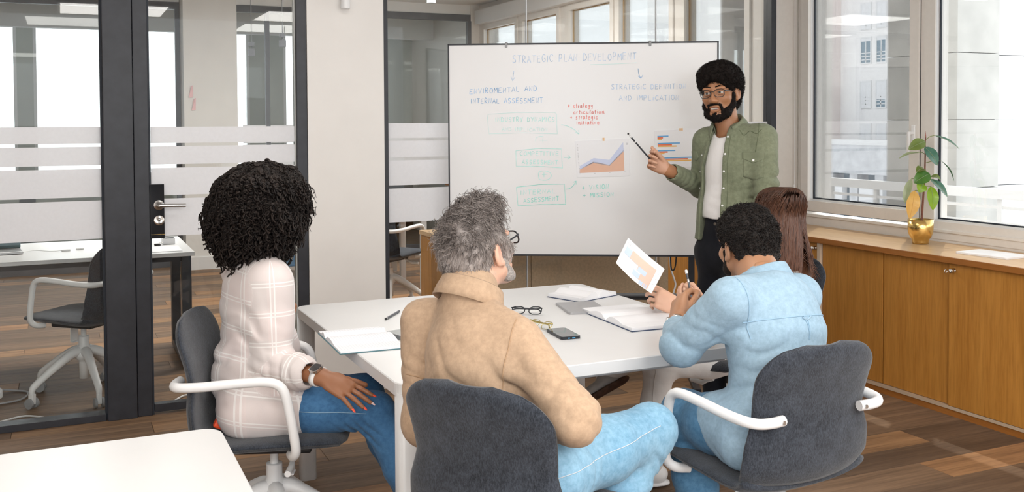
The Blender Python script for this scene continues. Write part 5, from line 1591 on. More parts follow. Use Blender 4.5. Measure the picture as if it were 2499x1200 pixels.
for (x, z, s, lab) in ((1.228, 1.845, 1, 'upper pink sticky note on the white column'), (1.255, 1.715, -1, 'lower pink sticky note on the white column')):
    t = thing('sticky_note', lab, 'note', (x, 10.69, z))
    MB().add([(-0.018, 0, -0.07), (0.02, 0, -0.065), (0.022, -0.012, 0.06), (0.004, -0.006, 0.05), (-0.018, 0.004, -0.07), (0.02, 0.004, -0.065), (0.022, -0.008, 0.06), (0.004, -0.002, 0.05)], [(0, 1, 2, 3), (7, 6, 5, 4), (0, 4, 5, 1), (1, 5, 6, 2), (2, 6, 7, 3), (3, 7, 4, 0)]).build('note', plain('sticky_pink', (0.85, 0.55, 0.56), 0.8), t)

# ================================================================== people
# Bodies and clothes are grown from blended tapered forms on a small grid and skinned with surface nets.
_NT = RNG.random((32, 32, 32)).astype(np.float32)


def vnoise(P):
    """value noise, P (n,3) -> -1..1"""
    i = np.floor(P).astype(int)
    f = P - i
    f = f * f * (3 - 2 * f)
    r = 0
    for a in (0, 1):
        for b in (0, 1):
            for c in (0, 1):
                w_ = (f[:, 0] if a else 1 - f[:, 0]) * (f[:, 1] if b else 1 - f[:, 1]) * (f[:, 2] if c else 1 - f[:, 2])
                r = r + w_ * _NT[(i[:, 0] + a) & 31, (i[:, 1] + b) & 31, (i[:, 2] + c) & 31]
    return r * 2 - 1


def A3(v):
    return np.asarray(v, float)


def unit(v):
    v = A3(v)
    return v / (np.linalg.norm(v) + 1e-12)


class Form:
    def __init__(self):
        self.pr = []

    def cone(self, a, b, ra, rb, k=0.03, flat=None, op='add', bulge=0.0):
        self.pr.append(('c', A3(a), A3(b), ra, rb, k, None if flat is None else (unit(flat[0]), flat[1]), op, bulge))
        return self

    def chain(self, pts, rs, k=0.03, flat=None):
        for i in range(len(pts) - 1):
            self.cone(pts[i], pts[i + 1], rs[i], rs[i + 1], k, flat)
        return self

    def ell(self, c, r, R=None, k=0.02, op='add'):
        self.pr.append(('e', A3(c), A3(r), np.eye(3) if R is None else A3(R), k, op))
        return self

    def half(self, p, n, k=0.01):
        """cut away the side n points to"""
        self.pr.append(('h', A3(p), unit(n), k))
        return self

    def carve(self, fn):
        """keep only where fn(x, y, z) < 0"""
        self.pr.append(('f', fn))
        return self

    def bounds(self):
        lo, hi = np.full(3, 1e9), np.full(3, -1e9)
        for q in self.pr:
            if q[0] == 'c' and q[7] == 'add':
                r = max(q[3], q[4]) + abs(q[8])
                lo = np.minimum(lo, np.minimum(q[1], q[2]) - r)
                hi = np.maximum(hi, np.maximum(q[1], q[2]) + r)
            elif q[0] == 'e' and q[5] == 'add':
                r = np.abs(q[3]) @ q[2]
                lo = np.minimum(lo, q[1] - r)
                hi = np.maximum(hi, q[1] + r)
        return lo, hi

    def grid(self, h, disp=None, pad=0.02):
        lo, hi = self.bounds()
        lo = lo - pad
        n = np.ceil((hi + pad - lo) / h).astype(int) + 1
        V = np.full(n, 1.0, np.float32)
        ax = [lo[i] + h * np.arange(n[i]) for i in range(3)]

        def sub(l, u):
            s = []
            for i in range(3):
                a = max(0, int((l[i] - lo[i]) / h) - 1)
                b = min(n[i], int((u[i] - lo[i]) / h) + 3)
                s.append(slice(a, max(a, b)))
            X = ax[0][s[0]][:, None, None]
            Y = ax[1][s[1]][None, :, None]
            Z = ax[2][s[2]][None, None, :]
            return tuple(s), X, Y, Z
        for q in self.pr:
            if q[0] == 'f':
                g = q[1](ax[0][:, None, None], ax[1][None, :, None], ax[2][None, None, :]).astype(np.float32)
                V[:] = np.maximum(V, g)
                continue
            if q[0] == 'c':
                _, a, b, ra, rb, k, flat, op, bulge = q
                m_ = max(ra, rb) + abs(bulge) + k + 3 * h
                s, X, Y, Z = sub(np.minimum(a, b) - m_, np.maximum(a, b) + m_)
                ba = b - a
                L2 = max(1e-9, ba @ ba)
                dx, dy, dz = X - a[0], Y - a[1], Z - a[2]
                t = np.clip((dx * ba[0] + dy * ba[1] + dz * ba[2]) / L2, 0, 1)
                px, py, pz = dx - t * ba[0], dy - t * ba[1], dz - t * ba[2]
                if flat is not None:
                    nn, sc = flat
                    dn = (px * nn[0] + py * nn[1] + pz * nn[2]) * (1 / sc - 1)
                    px, py, pz = px + dn * nn[0], py + dn * nn[1], pz + dn * nn[2]
                d = np.sqrt(px * px + py * py + pz * pz) - (ra + (rb - ra) * t + bulge * 4 * t * (1 - t))
            elif q[0] == 'e':
                _, c, r, R, k, op = q
                ext_ = np.abs(R) @ r + k + 3 * h
                s, X, Y, Z = sub(c - ext_, c + ext_)
                dx, dy, dz = X - c[0], Y - c[1], Z - c[2]
                u = [(dx * R[0, i] + dy * R[1, i] + dz * R[2, i]) / r[i] for i in range(3)]
                k0 = np.sqrt(u[0] ** 2 + u[1] ** 2 + u[2] ** 2)
                k1 = np.sqrt((u[0] / r[0]) ** 2 + (u[1] / r[1]) ** 2 + (u[2] / r[2]) ** 2) + 1e-6
                d = k0 * (k0 - 1.0) / k1
            else:
                _, p, nn, k = q
                d = (ax[0][:, None, None] - p[0]) * nn[0] + (ax[1][None, :, None] - p[1]) * nn[1] + (ax[2][None, None, :] - p[2]) * nn[2]
                s = (slice(None),) * 3
                op = 'cut'
            d = d.astype(np.float32)
            o = V[s]
            if op == 'add':
                hh = np.maximum(k - np.abs(o - d), 0) / k
                V[s] = np.minimum(o, d) - hh * hh * k * 0.25
            elif op == 'sub':
                d = -d
                hh = np.maximum(k - np.abs(o - d), 0) / k
                V[s] = np.maximum(o, d) + hh * hh * k * 0.25
            else:
                hh = np.maximum(k - np.abs(o - d), 0) / k
                V[s] = np.maximum(o, d) + hh * hh * k * 0.25
        if disp is not None:
            near = np.argwhere(np.abs(V) < 0.035)
            P = lo + h * near
            V[near[:, 0], near[:, 1], near[:, 2]] += disp(P).astype(np.float32)
        return V, lo

    def mesh(self, h, disp=None):
        V, lo = self.grid(h, disp)
        return surfnet(V, lo, h)


def surfnet(V, lo, h):
    S = V < 0
    C = lambda A, i, j, k: A[i:A.shape[0] - 1 + i, j:A.shape[1] - 1 + j, k:A.shape[2] - 1 + k]
    cnt = np.zeros(tuple(np.array(V.shape) - 1), np.int8)
    for i in (0, 1):
        for j in (0, 1):
            for k in (0, 1):
                cnt += C(S, i, j, k)
    act = (cnt > 0) & (cnt < 8)
    ijk = np.argwhere(act)
    idx = np.full(act.shape, -1, np.int64)
    idx[act] = np.arange(len(ijk))
    corner = {}
    for i in (0, 1):
        for j in (0, 1):
            for k in (0, 1):
                corner[(i, j, k)] = V[ijk[:, 0] + i, ijk[:, 1] + j, ijk[:, 2] + k]
    pos = np.zeros((len(ijk), 3))
    c_ = np.zeros(len(ijk))
    for a in corner:
        for d in range(3):
            if a[d] == 0:
                b = list(a)
                b[d] = 1
                v0, v1 = corner[a], corner[tuple(b)]
                cr = (v0 < 0) != (v1 < 0)
                t = np.where(cr, v0 / np.where(cr, v0 - v1, 1), 0)
                for e in range(3):
                    pos[:, e] += cr * (a[e] + (t if e == d else 0))
                c_ += cr
    verts = lo + h * (ijk + pos / c_[:, None])
    faces = []
    for d in range(3):
        e, f = (d + 1) % 3, (d + 2) % 3
        sl0 = [slice(None)] * 3
        sl1 = [slice(None)] * 3
        sl0[d] = slice(0, -1)
        sl1[d] = slice(1, None)
        x = S[tuple(sl0)] != S[tuple(sl1)]
        q = np.argwhere(x)
        ok = (q[:, e] > 0) & (q[:, f] > 0) & (q[:, e] < V.shape[e] - 1) & (q[:, f] < V.shape[f] - 1)
        q = q[ok]
        inside = S[q[:, 0], q[:, 1], q[:, 2]]
        def cell(de, df):
            c = q.copy()
            c[:, e] -= de
            c[:, f] -= df
            return idx[c[:, 0], c[:, 1], c[:, 2]]
        a, b, c, g = cell(1, 1), cell(0, 1), cell(0, 0), cell(1, 0)
        F = np.where(inside[:, None], np.c_[a, b, c, g], np.c_[a, g, c, b])
        faces.append(F)
    F = np.concatenate(faces)
    F = F[(F >= 0).all(1)]
    return verts, F


def merge(parts):
    vs, fs, k = [], [], 0
    for v, f in parts:
        vs.append(v)
        fs.append(f + k)
        k += len(v)
    return np.concatenate(vs), np.concatenate(fs)


def np_mesh(name, v, f, mat, parent, attrs=None, smooth=True):
    """v in world space; f (n,3) or (n,4) arrays"""
    X = np.array(XF[parent]) if parent in XF else np.eye(4)
    v = v @ X[:3, :3].T + X[:3, 3]
    me = bpy.data.meshes.new(name)
    me.vertices.add(len(v))
    me.vertices.foreach_set('co', v.astype(np.float32).ravel())
    n, c = f.shape
    me.loops.add(n * c)
    me.loops.foreach_set('vertex_index', f.astype(np.int32).ravel())
    me.polygons.add(n)
    me.polygons.foreach_set('loop_start', (np.arange(n) * c).astype(np.int32))
    if smooth:
        me.polygons.foreach_set('use_smooth', np.ones(n, bool))
    for key, val in (attrs or {}).items():
        val = np.asarray(val, np.float32)
        if val.ndim == 2:
            a = me.attributes.new(key, 'FLOAT_VECTOR', 'POINT')
            a.data.foreach_set('vector', val.ravel())
        else:
            a = me.attributes.new(key, 'FLOAT', 'POINT')
            a.data.foreach_set('value', val)
    me.update(calc_edges=True)
    me.validate()
    return link_mesh(name, me, mat, parent)


def bvh(v, f):
    return BVHTree.FromPolygons([tuple(p) for p in v], [tuple(int(i) for i in q) for q in f])


def tubes(strands, rad, nside=3, taper=0.35):
    """strands (n, m, 3) -> prism tubes"""
    S = np.asarray(strands, float)
    n, m, _ = S.shape
    D = np.gradient(S, axis=1)
    D /= np.linalg.norm(D, axis=2, keepdims=True) + 1e-9
    ref = np.where(np.abs(D[..., 2:3]) < 0.8, np.array([0, 0, 1.0]), np.array([1.0, 0, 0]))
    U = np.cross(D, ref)
    U /= np.linalg.norm(U, axis=2, keepdims=True) + 1e-9
    W_ = np.cross(D, U)
    r = np.asarray(rad, float)
    r = np.broadcast_to(r.reshape(-1, 1) if r.ndim else r, (n, m)) * (1 - (1 - taper) * np.linspace(0, 1, m) ** 2)[None]
    vs = []
    for k in range(nside):
        a = 2 * PI * k / nside
        vs.append(S + (U * math.cos(a) + W_ * math.sin(a)) * r[..., None])
    Vv = np.stack(vs, 2).reshape(-1, 3)
    base = (np.arange(n)[:, None, None] * m + np.arange(m - 1)[None, :, None]) * nside
    k = np.arange(nside)[None, None]
    k2 = (k + 1) % nside
    F = np.stack([base + k, base + k2, base + nside + k2, base + nside + k], -1).reshape(-1, 4)
    return Vv, F


# ---- skin, hair and cloth materials
def skin_mat(name, col, tip, rough=0.48):
    m, t, b = nt(name)
    v = coords(t)
    n = noise(t, v, 9, 3)
    c = ramp(t, n, [(0.3, tuple(x * 0.9 for x in col)), (0.7, tuple(min(1, x * 1.08) for x in col))])
    at = t.nodes.new('ShaderNodeAttribute')
    at.attribute_name = 'tint'
    c = mixc(t, at.outputs['Fac'], c, tip)
    lnk(t, c, b.inputs['Base Color'])
    b.inputs['Roughness'].default_value = rough
    setin(b, 'Subsurface Weight', 0.12)
    setin(b, 'Subsurface Radius', (0.010, 0.004, 0.002))
    setin(b, 'Subsurface Scale', 1.0)
    bump(t, b, noise(t, v, 350, 2), 0.08, 0.001)
    return m


def hair_mat(name, a, b_, rough=0.5, scale=60, bumps=0.9, spec=0.35, stretch=(1, 1, 1), bscale=None):
    m, t, b = nt(name)
    v = coords(t, stretch)
    n = noise(t, v, scale, 4, 0.7)
    at = t.nodes.new('ShaderNodeAttribute')
    at.attribute_name = 'shade'
    c = ramp(t, n, [(0.32, a), (0.68, b_)])
    c = mixc(t, at.outputs['Fac'], c, tuple(min(1, x * 1.9 + 0.004) for x in b_))
    lnk(t, c, b.inputs['Base Color'])
    b.inputs['Roughness'].default_value = rough
    setin(b, 'Specular IOR Level', spec)
    bump(t, b, noise(t, v, bscale or scale * 2.2, 3, 0.7), bumps, 0.006)
    return m


def head_frame(fwd, up=(0, 0, 1)):
    f = unit(fwd)
    u = A3(up)
    u = unit(u - f * (u @ f))
    r = np.cross(f, u)
    return np.stack([r, f, u], 1)       # columns: right, forward, up


def head_form(F, c, R, s=1.0, face=True, ears=True, neck=None, nr=0.056, male=True):
    """skull, face, ears and neck; c midway between the ears at eye height"""
    T = lambda p: c + R @ (A3(p) * s)
    E = lambda p, r, k=0.02, op='add': F.ell(T(p), A3(r) * s, R, k * s, op)
    E((0, -0.015, 0.038), (0.077, 0.099, 0.086))
    E((0, 0.030, -0.030), (0.062, 0.064, 0.085), 0.03)
    E((0, -0.045, 0.005), (0.066, 0.060, 0.070), 0.03)
    for sx in (-1, 1):
        F.cone(T((sx * 0.056, 0.004, -0.058)), T((sx * 0.016, 0.074, -0.104)), 0.019 * s, 0.020 * s, 0.03 * s)
        E((sx * 0.046, 0.060, -0.028), (0.022, 0.022, 0.019), 0.025)
    E((0, 0.080, -0.106), (0.022, 0.018, 0.018), 0.02)
    if face:
        for sx in (-1, 1):
            E((sx * 0.030, 0.084, 0.020), (0.027, 0.011, 0.010), 0.016)
            E((sx * 0.0315, 0.101, 0.000), (0.0185, 0.014, 0.0125), 0.012, 'sub')
            E((sx * 0.0135, 0.104, -0.040), (0.0115, 0.012, 0.009), 0.008)
        F.cone(T((0, 0.093, 0.006)), T((0, 0.114, -0.036)), 0.0085 * s, 0.0125 * s, 0.012 * s)
        E((0, 0.088, -0.067), (0.029, 0.018, 0.018), 0.014)
        E((0, 0.103, -0.066), (0.024, 0.008, 0.0062), 0.006)
        E((0, 0.101, -0.085), (0.022, 0.0085, 0.0072), 0.006)
        E((0, 0.110, -0.0755), (0.0205, 0.016, 0.0072), 0.003, 'sub')
    if ears:
        for sx in (-1, 1):
            Re = R @ np.array(Matrix.Rotation(sx * 0.32, 3, 'Z')) @ np.array(Matrix.Rotation(-0.18, 3, 'X'))
            F.ell(T((sx * 0.083, -0.012, -0.008)), A3((0.0085, 0.020, 0.033)) * s, Re, 0.008 * s)
            F.ell(T((sx * 0.0905, -0.006, -0.006)), A3((0.006, 0.010, 0.020)) * s, Re, 0.006 * s, 'sub')
            F.ell(T((sx * 0.081, 0.000, -0.036)), A3((0.007, 0.009, 0.010)) * s, Re, 0.008 * s)
    if neck is not None:
        F.cone(T((0, -0.026, -0.05)), neck, nr * s, nr * 1.06, 0.03)
    return T


FING = [(0.030, 0.094, 0.074, 0.0088), (0.010, 0.098, 0.082, 0.0090), (-0.011, 0.094, 0.076, 0.0086), (-0.031, 0.086, 0.060, 0.0077)]


def hand_form(F, wrist, fdir, back, thumb_side, curls, thumb=(0.6, 0.35, 0.2, 0.25), spread=(0.10, 0.02, -0.06, -0.16), s=1.0, elbow=None, rw=0.026, re=0.040, flat=0.70):
    """index..little curls are (knuckle, middle, tip) bends in radians toward the palm; thumb = (out, toward palm, bend, bend)"""
    f = unit(fdir)
    b = A3(back)
    b = unit(b - f * (b @ f))
    sd = np.cross(f, b)
    if sd @ A3(thumb_side) < 0:
        sd = -sd
    w_ = A3(wrist)
    Pp = lambda a, c, e: w_ + (f * a + sd * c + b * e) * s
    tips = []
    F.cone(Pp(0.0, 0, 0), Pp(0.055, 0.012, 0), 0.026 * s, 0.027 * s, 0.02, (b, 0.62))
    F.cone(Pp(0.035, 0.024, 0), Pp(0.088, 0.028, 0.001), 0.020 * s, 0.0155 * s, 0.016, (b, 0.74))
    F.cone(Pp(0.030, -0.020, 0), Pp(0.080, -0.029, 0.0), 0.019 * s, 0.0145 * s, 0.016, (b, 0.74))
    F.cone(Pp(0.050, 0.004, 0), Pp(0.088, 0.002, 0.001), 0.022 * s, 0.017 * s, 0.016, (b, 0.70))
    for (off, ln0, L, r), cu, sp in zip(FING, curls, spread):
        p = Pp(ln0 - 0.006, off, 0.0)
        d = unit(f * math.cos(sp) + sd * math.sin(sp))
        ax = np.cross(d, b)
        ang = 0
        rr = r * s
        for seg, (q, bend) in enumerate(zip((0.46, 0.30, 0.24), cu)):
            ang += bend
            dd = d * math.cos(ang) - b * math.sin(ang)
            p2 = p + dd * L * q * s
            F.cone(p, p2, rr, rr * 0.92, 0.0035)
            p = p2
            rr *= 0.92
        tips.append((p, dd, np.cross(np.cross(d, b), dd)))
    out, tow, b1, b2 = thumb
    p = Pp(0.022, 0.024, -0.006)
    d = unit(f * math.cos(out) + sd * math.sin(out) - b * math.sin(tow))
    pd = unit(f * 0.8 - sd * 0.5 - b * 0.25)
    rr = 0.0135 * s
    for L, q in ((0.046, 0.0), (0.034, b1), (0.029, b2)):
        d = unit(d * math.cos(q) + pd * math.sin(q))
        p2 = p + d * L * s
        F.cone(p, p2, rr, rr * 0.88, 0.008 if rr > 0.0125 * s else 0.004)
        p = p2
        rr *= 0.87
    tips.append((p, d, b))
    if elbow is not None:
        e = A3(elbow)
        F.cone(Pp(0.01, 0, 0), w_ + (e - w_) * 0.12, rw * s, rw * s, 0.02, (b, 0.76))
        F.cone(w_ + (e - w_) * 0.12, w_ + (e - w_) * 0.72, rw * s, re * s, 0.03, (b, 0.9))
        F.cone(w_ + (e - w_) * 0.72, e, re * s, re * 0.98 * s, 0.03)
    return tips


def wrinkles(folds, amp=0.0025, freq=(9, 9, 5), seed=0.0):
    """general cloth unevenness plus local creases: folds = (centre, radius, direction across the creases, amp, wavelength)"""
    fr = A3(freq)

    def fn(P):
        wp = P + 0.02 * np.stack([vnoise(P * 14 + seed), vnoise(P * 14 + seed + 5), vnoise(P * 14 + seed + 11)], 1)
        n1 = np.abs(vnoise(wp * fr + seed))
        n2 = np.abs(vnoise(wp * fr * 2.2 + seed + 7.7))
        d = amp * (np.maximum(0, 0.35 - n1) * 3.2 + np.maximum(0, 0.30 - n2) * 1.8 - 0.6)
        wob = vnoise(wp * 8 + seed + 3.1)
        w2 = vnoise(wp * 19 + seed + 1.7)
        for c, rad, ax, a, wl in folds:
            q = P - A3(c)
            r2 = (q * q).sum(1) / (rad * rad)
            ph = (q @ unit(ax)) * PI / wl + wob * 2.2 + w2 * 0.6
            ridge = (0.5 + 0.5 * np.cos(2 * ph)) ** 2      # creases between soft rolls
            d = d + a * np.exp(-r2 * 1.3) * (1.9 * ridge - 0.7) * (0.75 + 0.5 * w2)
        return d
    return fn


def person(name, label, base):
    return thing('person', label, 'person', base)


def bent(a, b, c, n=5):
    return smooth_path([a, b, c], n)


def J_(k):
    return A3(J[k])


def lerp(a, b, t):
    return A3(a) + (A3(b) - A3(a)) * t


def trousers(F, hip_l, hip_r, kl, kr, al, ar, r_hip=0.098, r_knee=0.066, r_ank=0.05, waist=None, rw=0.15, fwd=(0, 1, 0), fl=0.72, seat=0.10):
    mid = (A3(hip_l) + A3(hip_r)) / 2
    for h_, k_, a_ in ((hip_l, kl, al), (hip_r, kr, ar)):
        h_, k_, a_ = A3(h_), A3(k_), A3(a_)
        F.cone(h_, lerp(h_, k_, 0.5), r_hip, (r_hip + r_knee) * 0.5 + 0.006, 0.04)
        F.cone(lerp(h_, k_, 0.5), k_, (r_hip + r_knee) * 0.5 + 0.006, r_knee, 0.04)
        F.cone(k_, lerp(k_, a_, 0.4), r_knee * 0.98, r_knee * 0.93, 0.035)
        F.cone(lerp(k_, a_, 0.4), a_, r_knee * 0.93, r_ank, 0.03)
    F.cone(hip_l, hip_r, seat, seat, 0.06)
    if waist is not None:
        F.cone(mid, waist, rw, rw * 0.95, 0.06, (fwd, fl))


def shoe(parent, ankle, toe_dir, upper, sole, s=1.0, up=(0, 0, 1)):
    f = unit(toe_dir)
    u = A3(up)
    u = unit(u - f * (u @ f))
    a = A3(ankle)
    F = Form()
    F.cone(a - u * 0.02, a - u * 0.052 * s - f * 0.02, 0.040 * s, 0.038 * s, 0.02)
    F.cone(a - u * 0.045 * s - f * 0.035 * s, a - u * 0.058 * s + f * 0.13 * s, 0.036 * s, 0.032 * s, 0.03, (u, 0.8))
    v, fc = F.mesh(0.007)
    o = np_mesh('shoe', v, fc, upper, parent)
    G = Form()
    G.cone(a - u * 0.083 * s - f * 0.045 * s, a - u * 0.083 * s + f * 0.142 * s, 0.039 * s, 0.037 * s, 0.01, (u, 0.33))
    v, fc = G.mesh(0.007)
    so = np_mesh('sole', v, fc, sole, parent)
    so.parent = o
    return o


def surface_patch(T, origin, udir, vdir, ndir, poly_uv, n=12, lift=0.002, thick=0.003):
    """a cloth patch (flap, pocket, collar leaf) laid on the surface behind it; poly_uv(u,v in 0..1) -> offsets (du, dv)"""
    vs = []
    O, U, V_, N = A3(origin), unit(udir), unit(vdir), unit(ndir)
    last = 0.0
    for i in range(n + 1):
        for k in range(n + 1):
            du, dv = poly_uv(i / n, k / n)
            p = O + U * du + V_ * dv + N * 0.25
            h_ = T.ray_cast(Vector(p), Vector(-N), 0.6)
            if h_[0] is not None:
                q = A3(h_[0])
                last = (q - (O + U * du + V_ * dv)) @ N
            else:
                q = O + U * du + V_ * dv + N * last
            vs.append(q + N * lift)
    vs = np.array(vs)
    g_ = vs.reshape(n + 1, n + 1, 3)
    for _ in range(2):
        c_ = g_.copy()
        c_[1:-1, 1:-1] = (g_[:-2, 1:-1] + g_[2:, 1:-1] + g_[1:-1, :-2] + g_[1:-1, 2:]) / 4
        g_ = np.where(((c_ - g_) @ N > -0.001)[..., None], c_, g_)
    vs = g_.reshape(-1, 3)
    top = vs + N * thick
    m_ = n + 1
    allv = np.concatenate([top, vs - N * 0.004])
    k0 = m_ * m_
    F = []
    for i in range(n):
        for k in range(n):
            a = i * m_ + k
            F.append((a, a + 1, a + m_ + 1, a + m_))
            F.append((k0 + a, k0 + a + m_, k0 + a + m_ + 1, k0 + a + 1))
    for i in range(n):
        for (a, b) in ((i * m_, (i + 1) * m_), ((i + 1) * m_ + n, i * m_ + n), (i + 1, i), (n * m_ + i, n * m_ + i + 1)):
            F.append((a, b, k0 + b, k0 + a))
    return allv, np.array(F)


def stitch(T, pts, n_dir, mat, parent, name='seam', r=0.0012, lift=0.0009):
    """a seam line dropped on to a surface"""
    out = []
    N = unit(n_dir)
    for p in smooth_path(pts, 18):
        h_ = T.ray_cast(Vector(A3(p) + N * 0.30), Vector(-N), 0.8)
        if h_[0] is not None:
            out.append(tuple(A3(h_[0]) + A3(h_[1]) * lift))
    if len(out) > 2:
        return MB().tube(out, r, 5).build(name, mat, parent, world=True)


def button(T, p, n_dir, mat, parent, r=0.0055):
    N = unit(n_dir)
    h_ = T.ray_cast(Vector(A3(p) + N * 0.30), Vector(-N), 0.8)
    if h_[0] is None:
        return
    nn = Vector(h_[1])
    if nn.dot(Vector(N)) < 0:
        nn = -nn
    Mq = Matrix.Translation(h_[0] + nn * 0.0008) @ nn.to_track_quat('Z', 'Y').to_matrix().to_4x4()
    MB().lathe([(r, 0), (r, 0.0016), (r * 0.8, 0.0026), (r * 0.5, 0.0018), (0, 0.0018)], 14, M=Mq).build('button', mat, parent, world=True)


def scatter(v, f, n, rng):
    """random points on a mesh with their normals"""
    t = np.concatenate([f[:, [0, 1, 2]], f[:, [0, 2, 3]]]) if f.shape[1] == 4 else f
    a, b, c = v[t[:, 0]], v[t[:, 1]], v[t[:, 2]]
    nr = np.cross(b - a, c - a)
    ar = np.linalg.norm(nr, axis=1)
    i = rng.choice(len(t), n, p=ar / ar.sum())
    r1, r2 = np.sqrt(rng.random(n)), rng.random(n)
    p = a[i] * (1 - r1)[:, None] + b[i] * (r1 * (1 - r2))[:, None] + c[i] * (r1 * r2)[:, None]
    return p, nr[i] / (ar[i][:, None] + 1e-12)


def curls(P, N, length, radius, turns, m, droop, rng, jitter=0.35):
    """helical locks leaving P along N and drooping"""
    n = len(P)
    L = length * (0.75 + 0.5 * rng.random(n))
    t = np.linspace(0, 1, m)
    D0 = N + jitter * rng.normal(size=(n, 3))
    D0 /= np.linalg.norm(D0, axis=1, keepdims=True)
    g = np.array([0, 0, -1.0])
    path = P[:, None] + (D0[:, None] * (t * (1 - 0.5 * droop * t))[None, :, None] + g * (droop * t * t)[None, :, None]) * L[:, None, None]
    U = np.cross(D0, rng.normal(size=(n, 3)))
    U /= np.linalg.norm(U, axis=1, keepdims=True) + 1e-9
    W_ = np.cross(D0, U)
    ph = (rng.random(n) * 2 * PI)[:, None] + 2 * PI * turns * t[None] * (0.8 + 0.4 * rng.random(n))[:, None]
    rad = radius * (0.35 + 0.65 * np.minimum(1, t * 3))[None] * (0.7 + 0.6 * rng.random(n))[:, None]
    return path + U[:, None] * (np.cos(ph) * rad)[..., None] + W_[:, None] * (np.sin(ph) * rad)[..., None]


WHITE_BTN = plain('pearl_button', (0.85, 0.85, 0.83), 0.25)

# ------------------------------------------------------------------ shared garment builders
def torso(F, neck, sl, sr, chest, waist, hem, fwd, rc=0.165, rw_=0.15, rh=0.165, fl=0.64, sh=0.060, trap=0.045):
    """upper body of a garment from the shoulders to the hem"""
    neck, sl, sr, chest, waist, hem = map(A3, (neck, sl, sr, chest, waist, hem))
    ms = (sl + sr) / 2
    ax = unit(ms - chest)
    lat_ = unit(sr - sl)
    ins = 0.30 * sh
    F.cone(sl + lat_ * ins - ax * 0.012, sr - lat_ * ins - ax * 0.012, sh * 0.82, sh * 0.82, 0.025, (fwd, 0.92))
    F.cone(ms - ax * 0.075, chest, rc * 0.86, rc, 0.035, (fwd, fl))
    F.cone(chest, waist, rc, rw_, 0.04, (fwd, fl))
    F.cone(waist, hem, rw_, rh, 0.04, (fwd, fl + 0.06))
    for s_ in (sl, sr):
        F.cone(neck - ax * 0.045, lerp(neck, s_, 0.70) - ax * 0.004, trap, sh * 0.72, 0.03)


def sleeve(F, s, e, w_, r0=0.066, r1=0.052, r2=0.043, t_end=1.0, k=0.035):
    s, e, w_ = A3(s), A3(e), A3(w_)
    F.cone(s, e, r0, r1, k)
    end = lerp(e, w_, t_end)
    F.cone(e, end, r1, r2, 0.03)
    return end


def open_end(F, p, d, r, depth=0.02):
    """hollow the end of a sleeve so that it finishes in a rim"""
    d = unit(d)
    F.cone(A3(p) - d * depth, A3(p) + d * 0.08, r, r * 1.15, 0.004, None, 'sub')


def collar(parent, c, up, fwd, rx, ry, h, drop, mat, gap=0.5, flare=0.012, th=0.003, n=40, lean=0.0):
    """shirt collar: stand plus folded leaf; gap = open half angle at the throat"""
    u = unit(up)
    f = unit(A3(fwd) - u * (A3(fwd) @ u))
    r = np.cross(f, u)
    A, B = [], []
    prof = [(0.0, 0.0), (0.0, h * 0.55), (0.001, h), (0.004, h + 0.003), (0.008, h), (flare * 0.9, h - drop * 0.5), (flare + 0.004, h - drop)]
    rows_ = []
    for i in range(n + 1):
        a = PI / 2 + gap + (2 * PI - 2 * gap) * i / n
        e = abs(i / n - 0.5) * 2
        cd_ = r * math.cos(a) * rx + f * math.sin(a) * ry
        out = unit(r * math.cos(a) / rx + f * math.sin(a) / ry)
        row = []
        for (o, z) in prof:
            z2 = z - (0.020 * e ** 3 if z < h * 0.9 or o > 0.008 else 0.016 * e ** 3)
            row.append(A3(c) + cd_ + out * o + u * (z2 + lean * math.sin(a)))
        rows_.append(row)
    vs = np.array(rows_).reshape(-1, 3)
    m_ = len(prof)
    vs2 = []
    for i in range(n + 1):
        a = PI / 2 + gap + (2 * PI - 2 * gap) * i / n
        out = unit(r * math.cos(a) / rx + f * math.sin(a) / ry)
        for k in range(m_):
            vs2.append(vs[i * m_ + k] - (out * th if k > 3 else out * th * 0.7) + (u * -0.0 if k != 3 else -u * th))
    allv = np.concatenate([vs, np.array(vs2)])
    k0 = (n + 1) * m_
    F_ = []
    for i in range(n):
        for k in range(m_ - 1):
            a = i * m_ + k
            F_.append((a, a + m_, a + m_ + 1, a + 1))
            F_.append((k0 + a, k0 + a + 1, k0 + a + m_ + 1, k0 + a + m_))
        for k in (0, m_ - 1):
            a = i * m_ + k
            F_.append((a, k0 + a, k0 + a + m_, a + m_) if k == 0 else (a, a + m_, k0 + a + m_, k0 + a))
    for i in (0, n):
        for k in range(m_ - 1):
            a = i * m_ + k
            F_.append((a, a + 1, k0 + a + 1, k0 + a) if i == 0 else (a, k0 + a, k0 + a + 1, a + 1))
    return np_mesh('collar', allv, np.array(F_), mat, parent)


def body_core(neck, sl, sr, chest, pelvis, limbs, fwd):
    F = Form()
    F.cone(neck, chest, 0.05, 0.10, 0.05, (fwd, 0.7))
    F.cone(chest, pelvis, 0.115, 0.115, 0.05, (fwd, 0.65))
    F.cone(sl, sr, 0.04, 0.04, 0.03)
    for pts, rs in limbs:
        F.chain([A3(p) for p in pts], rs, 0.03)
    return F.mesh(0.014)


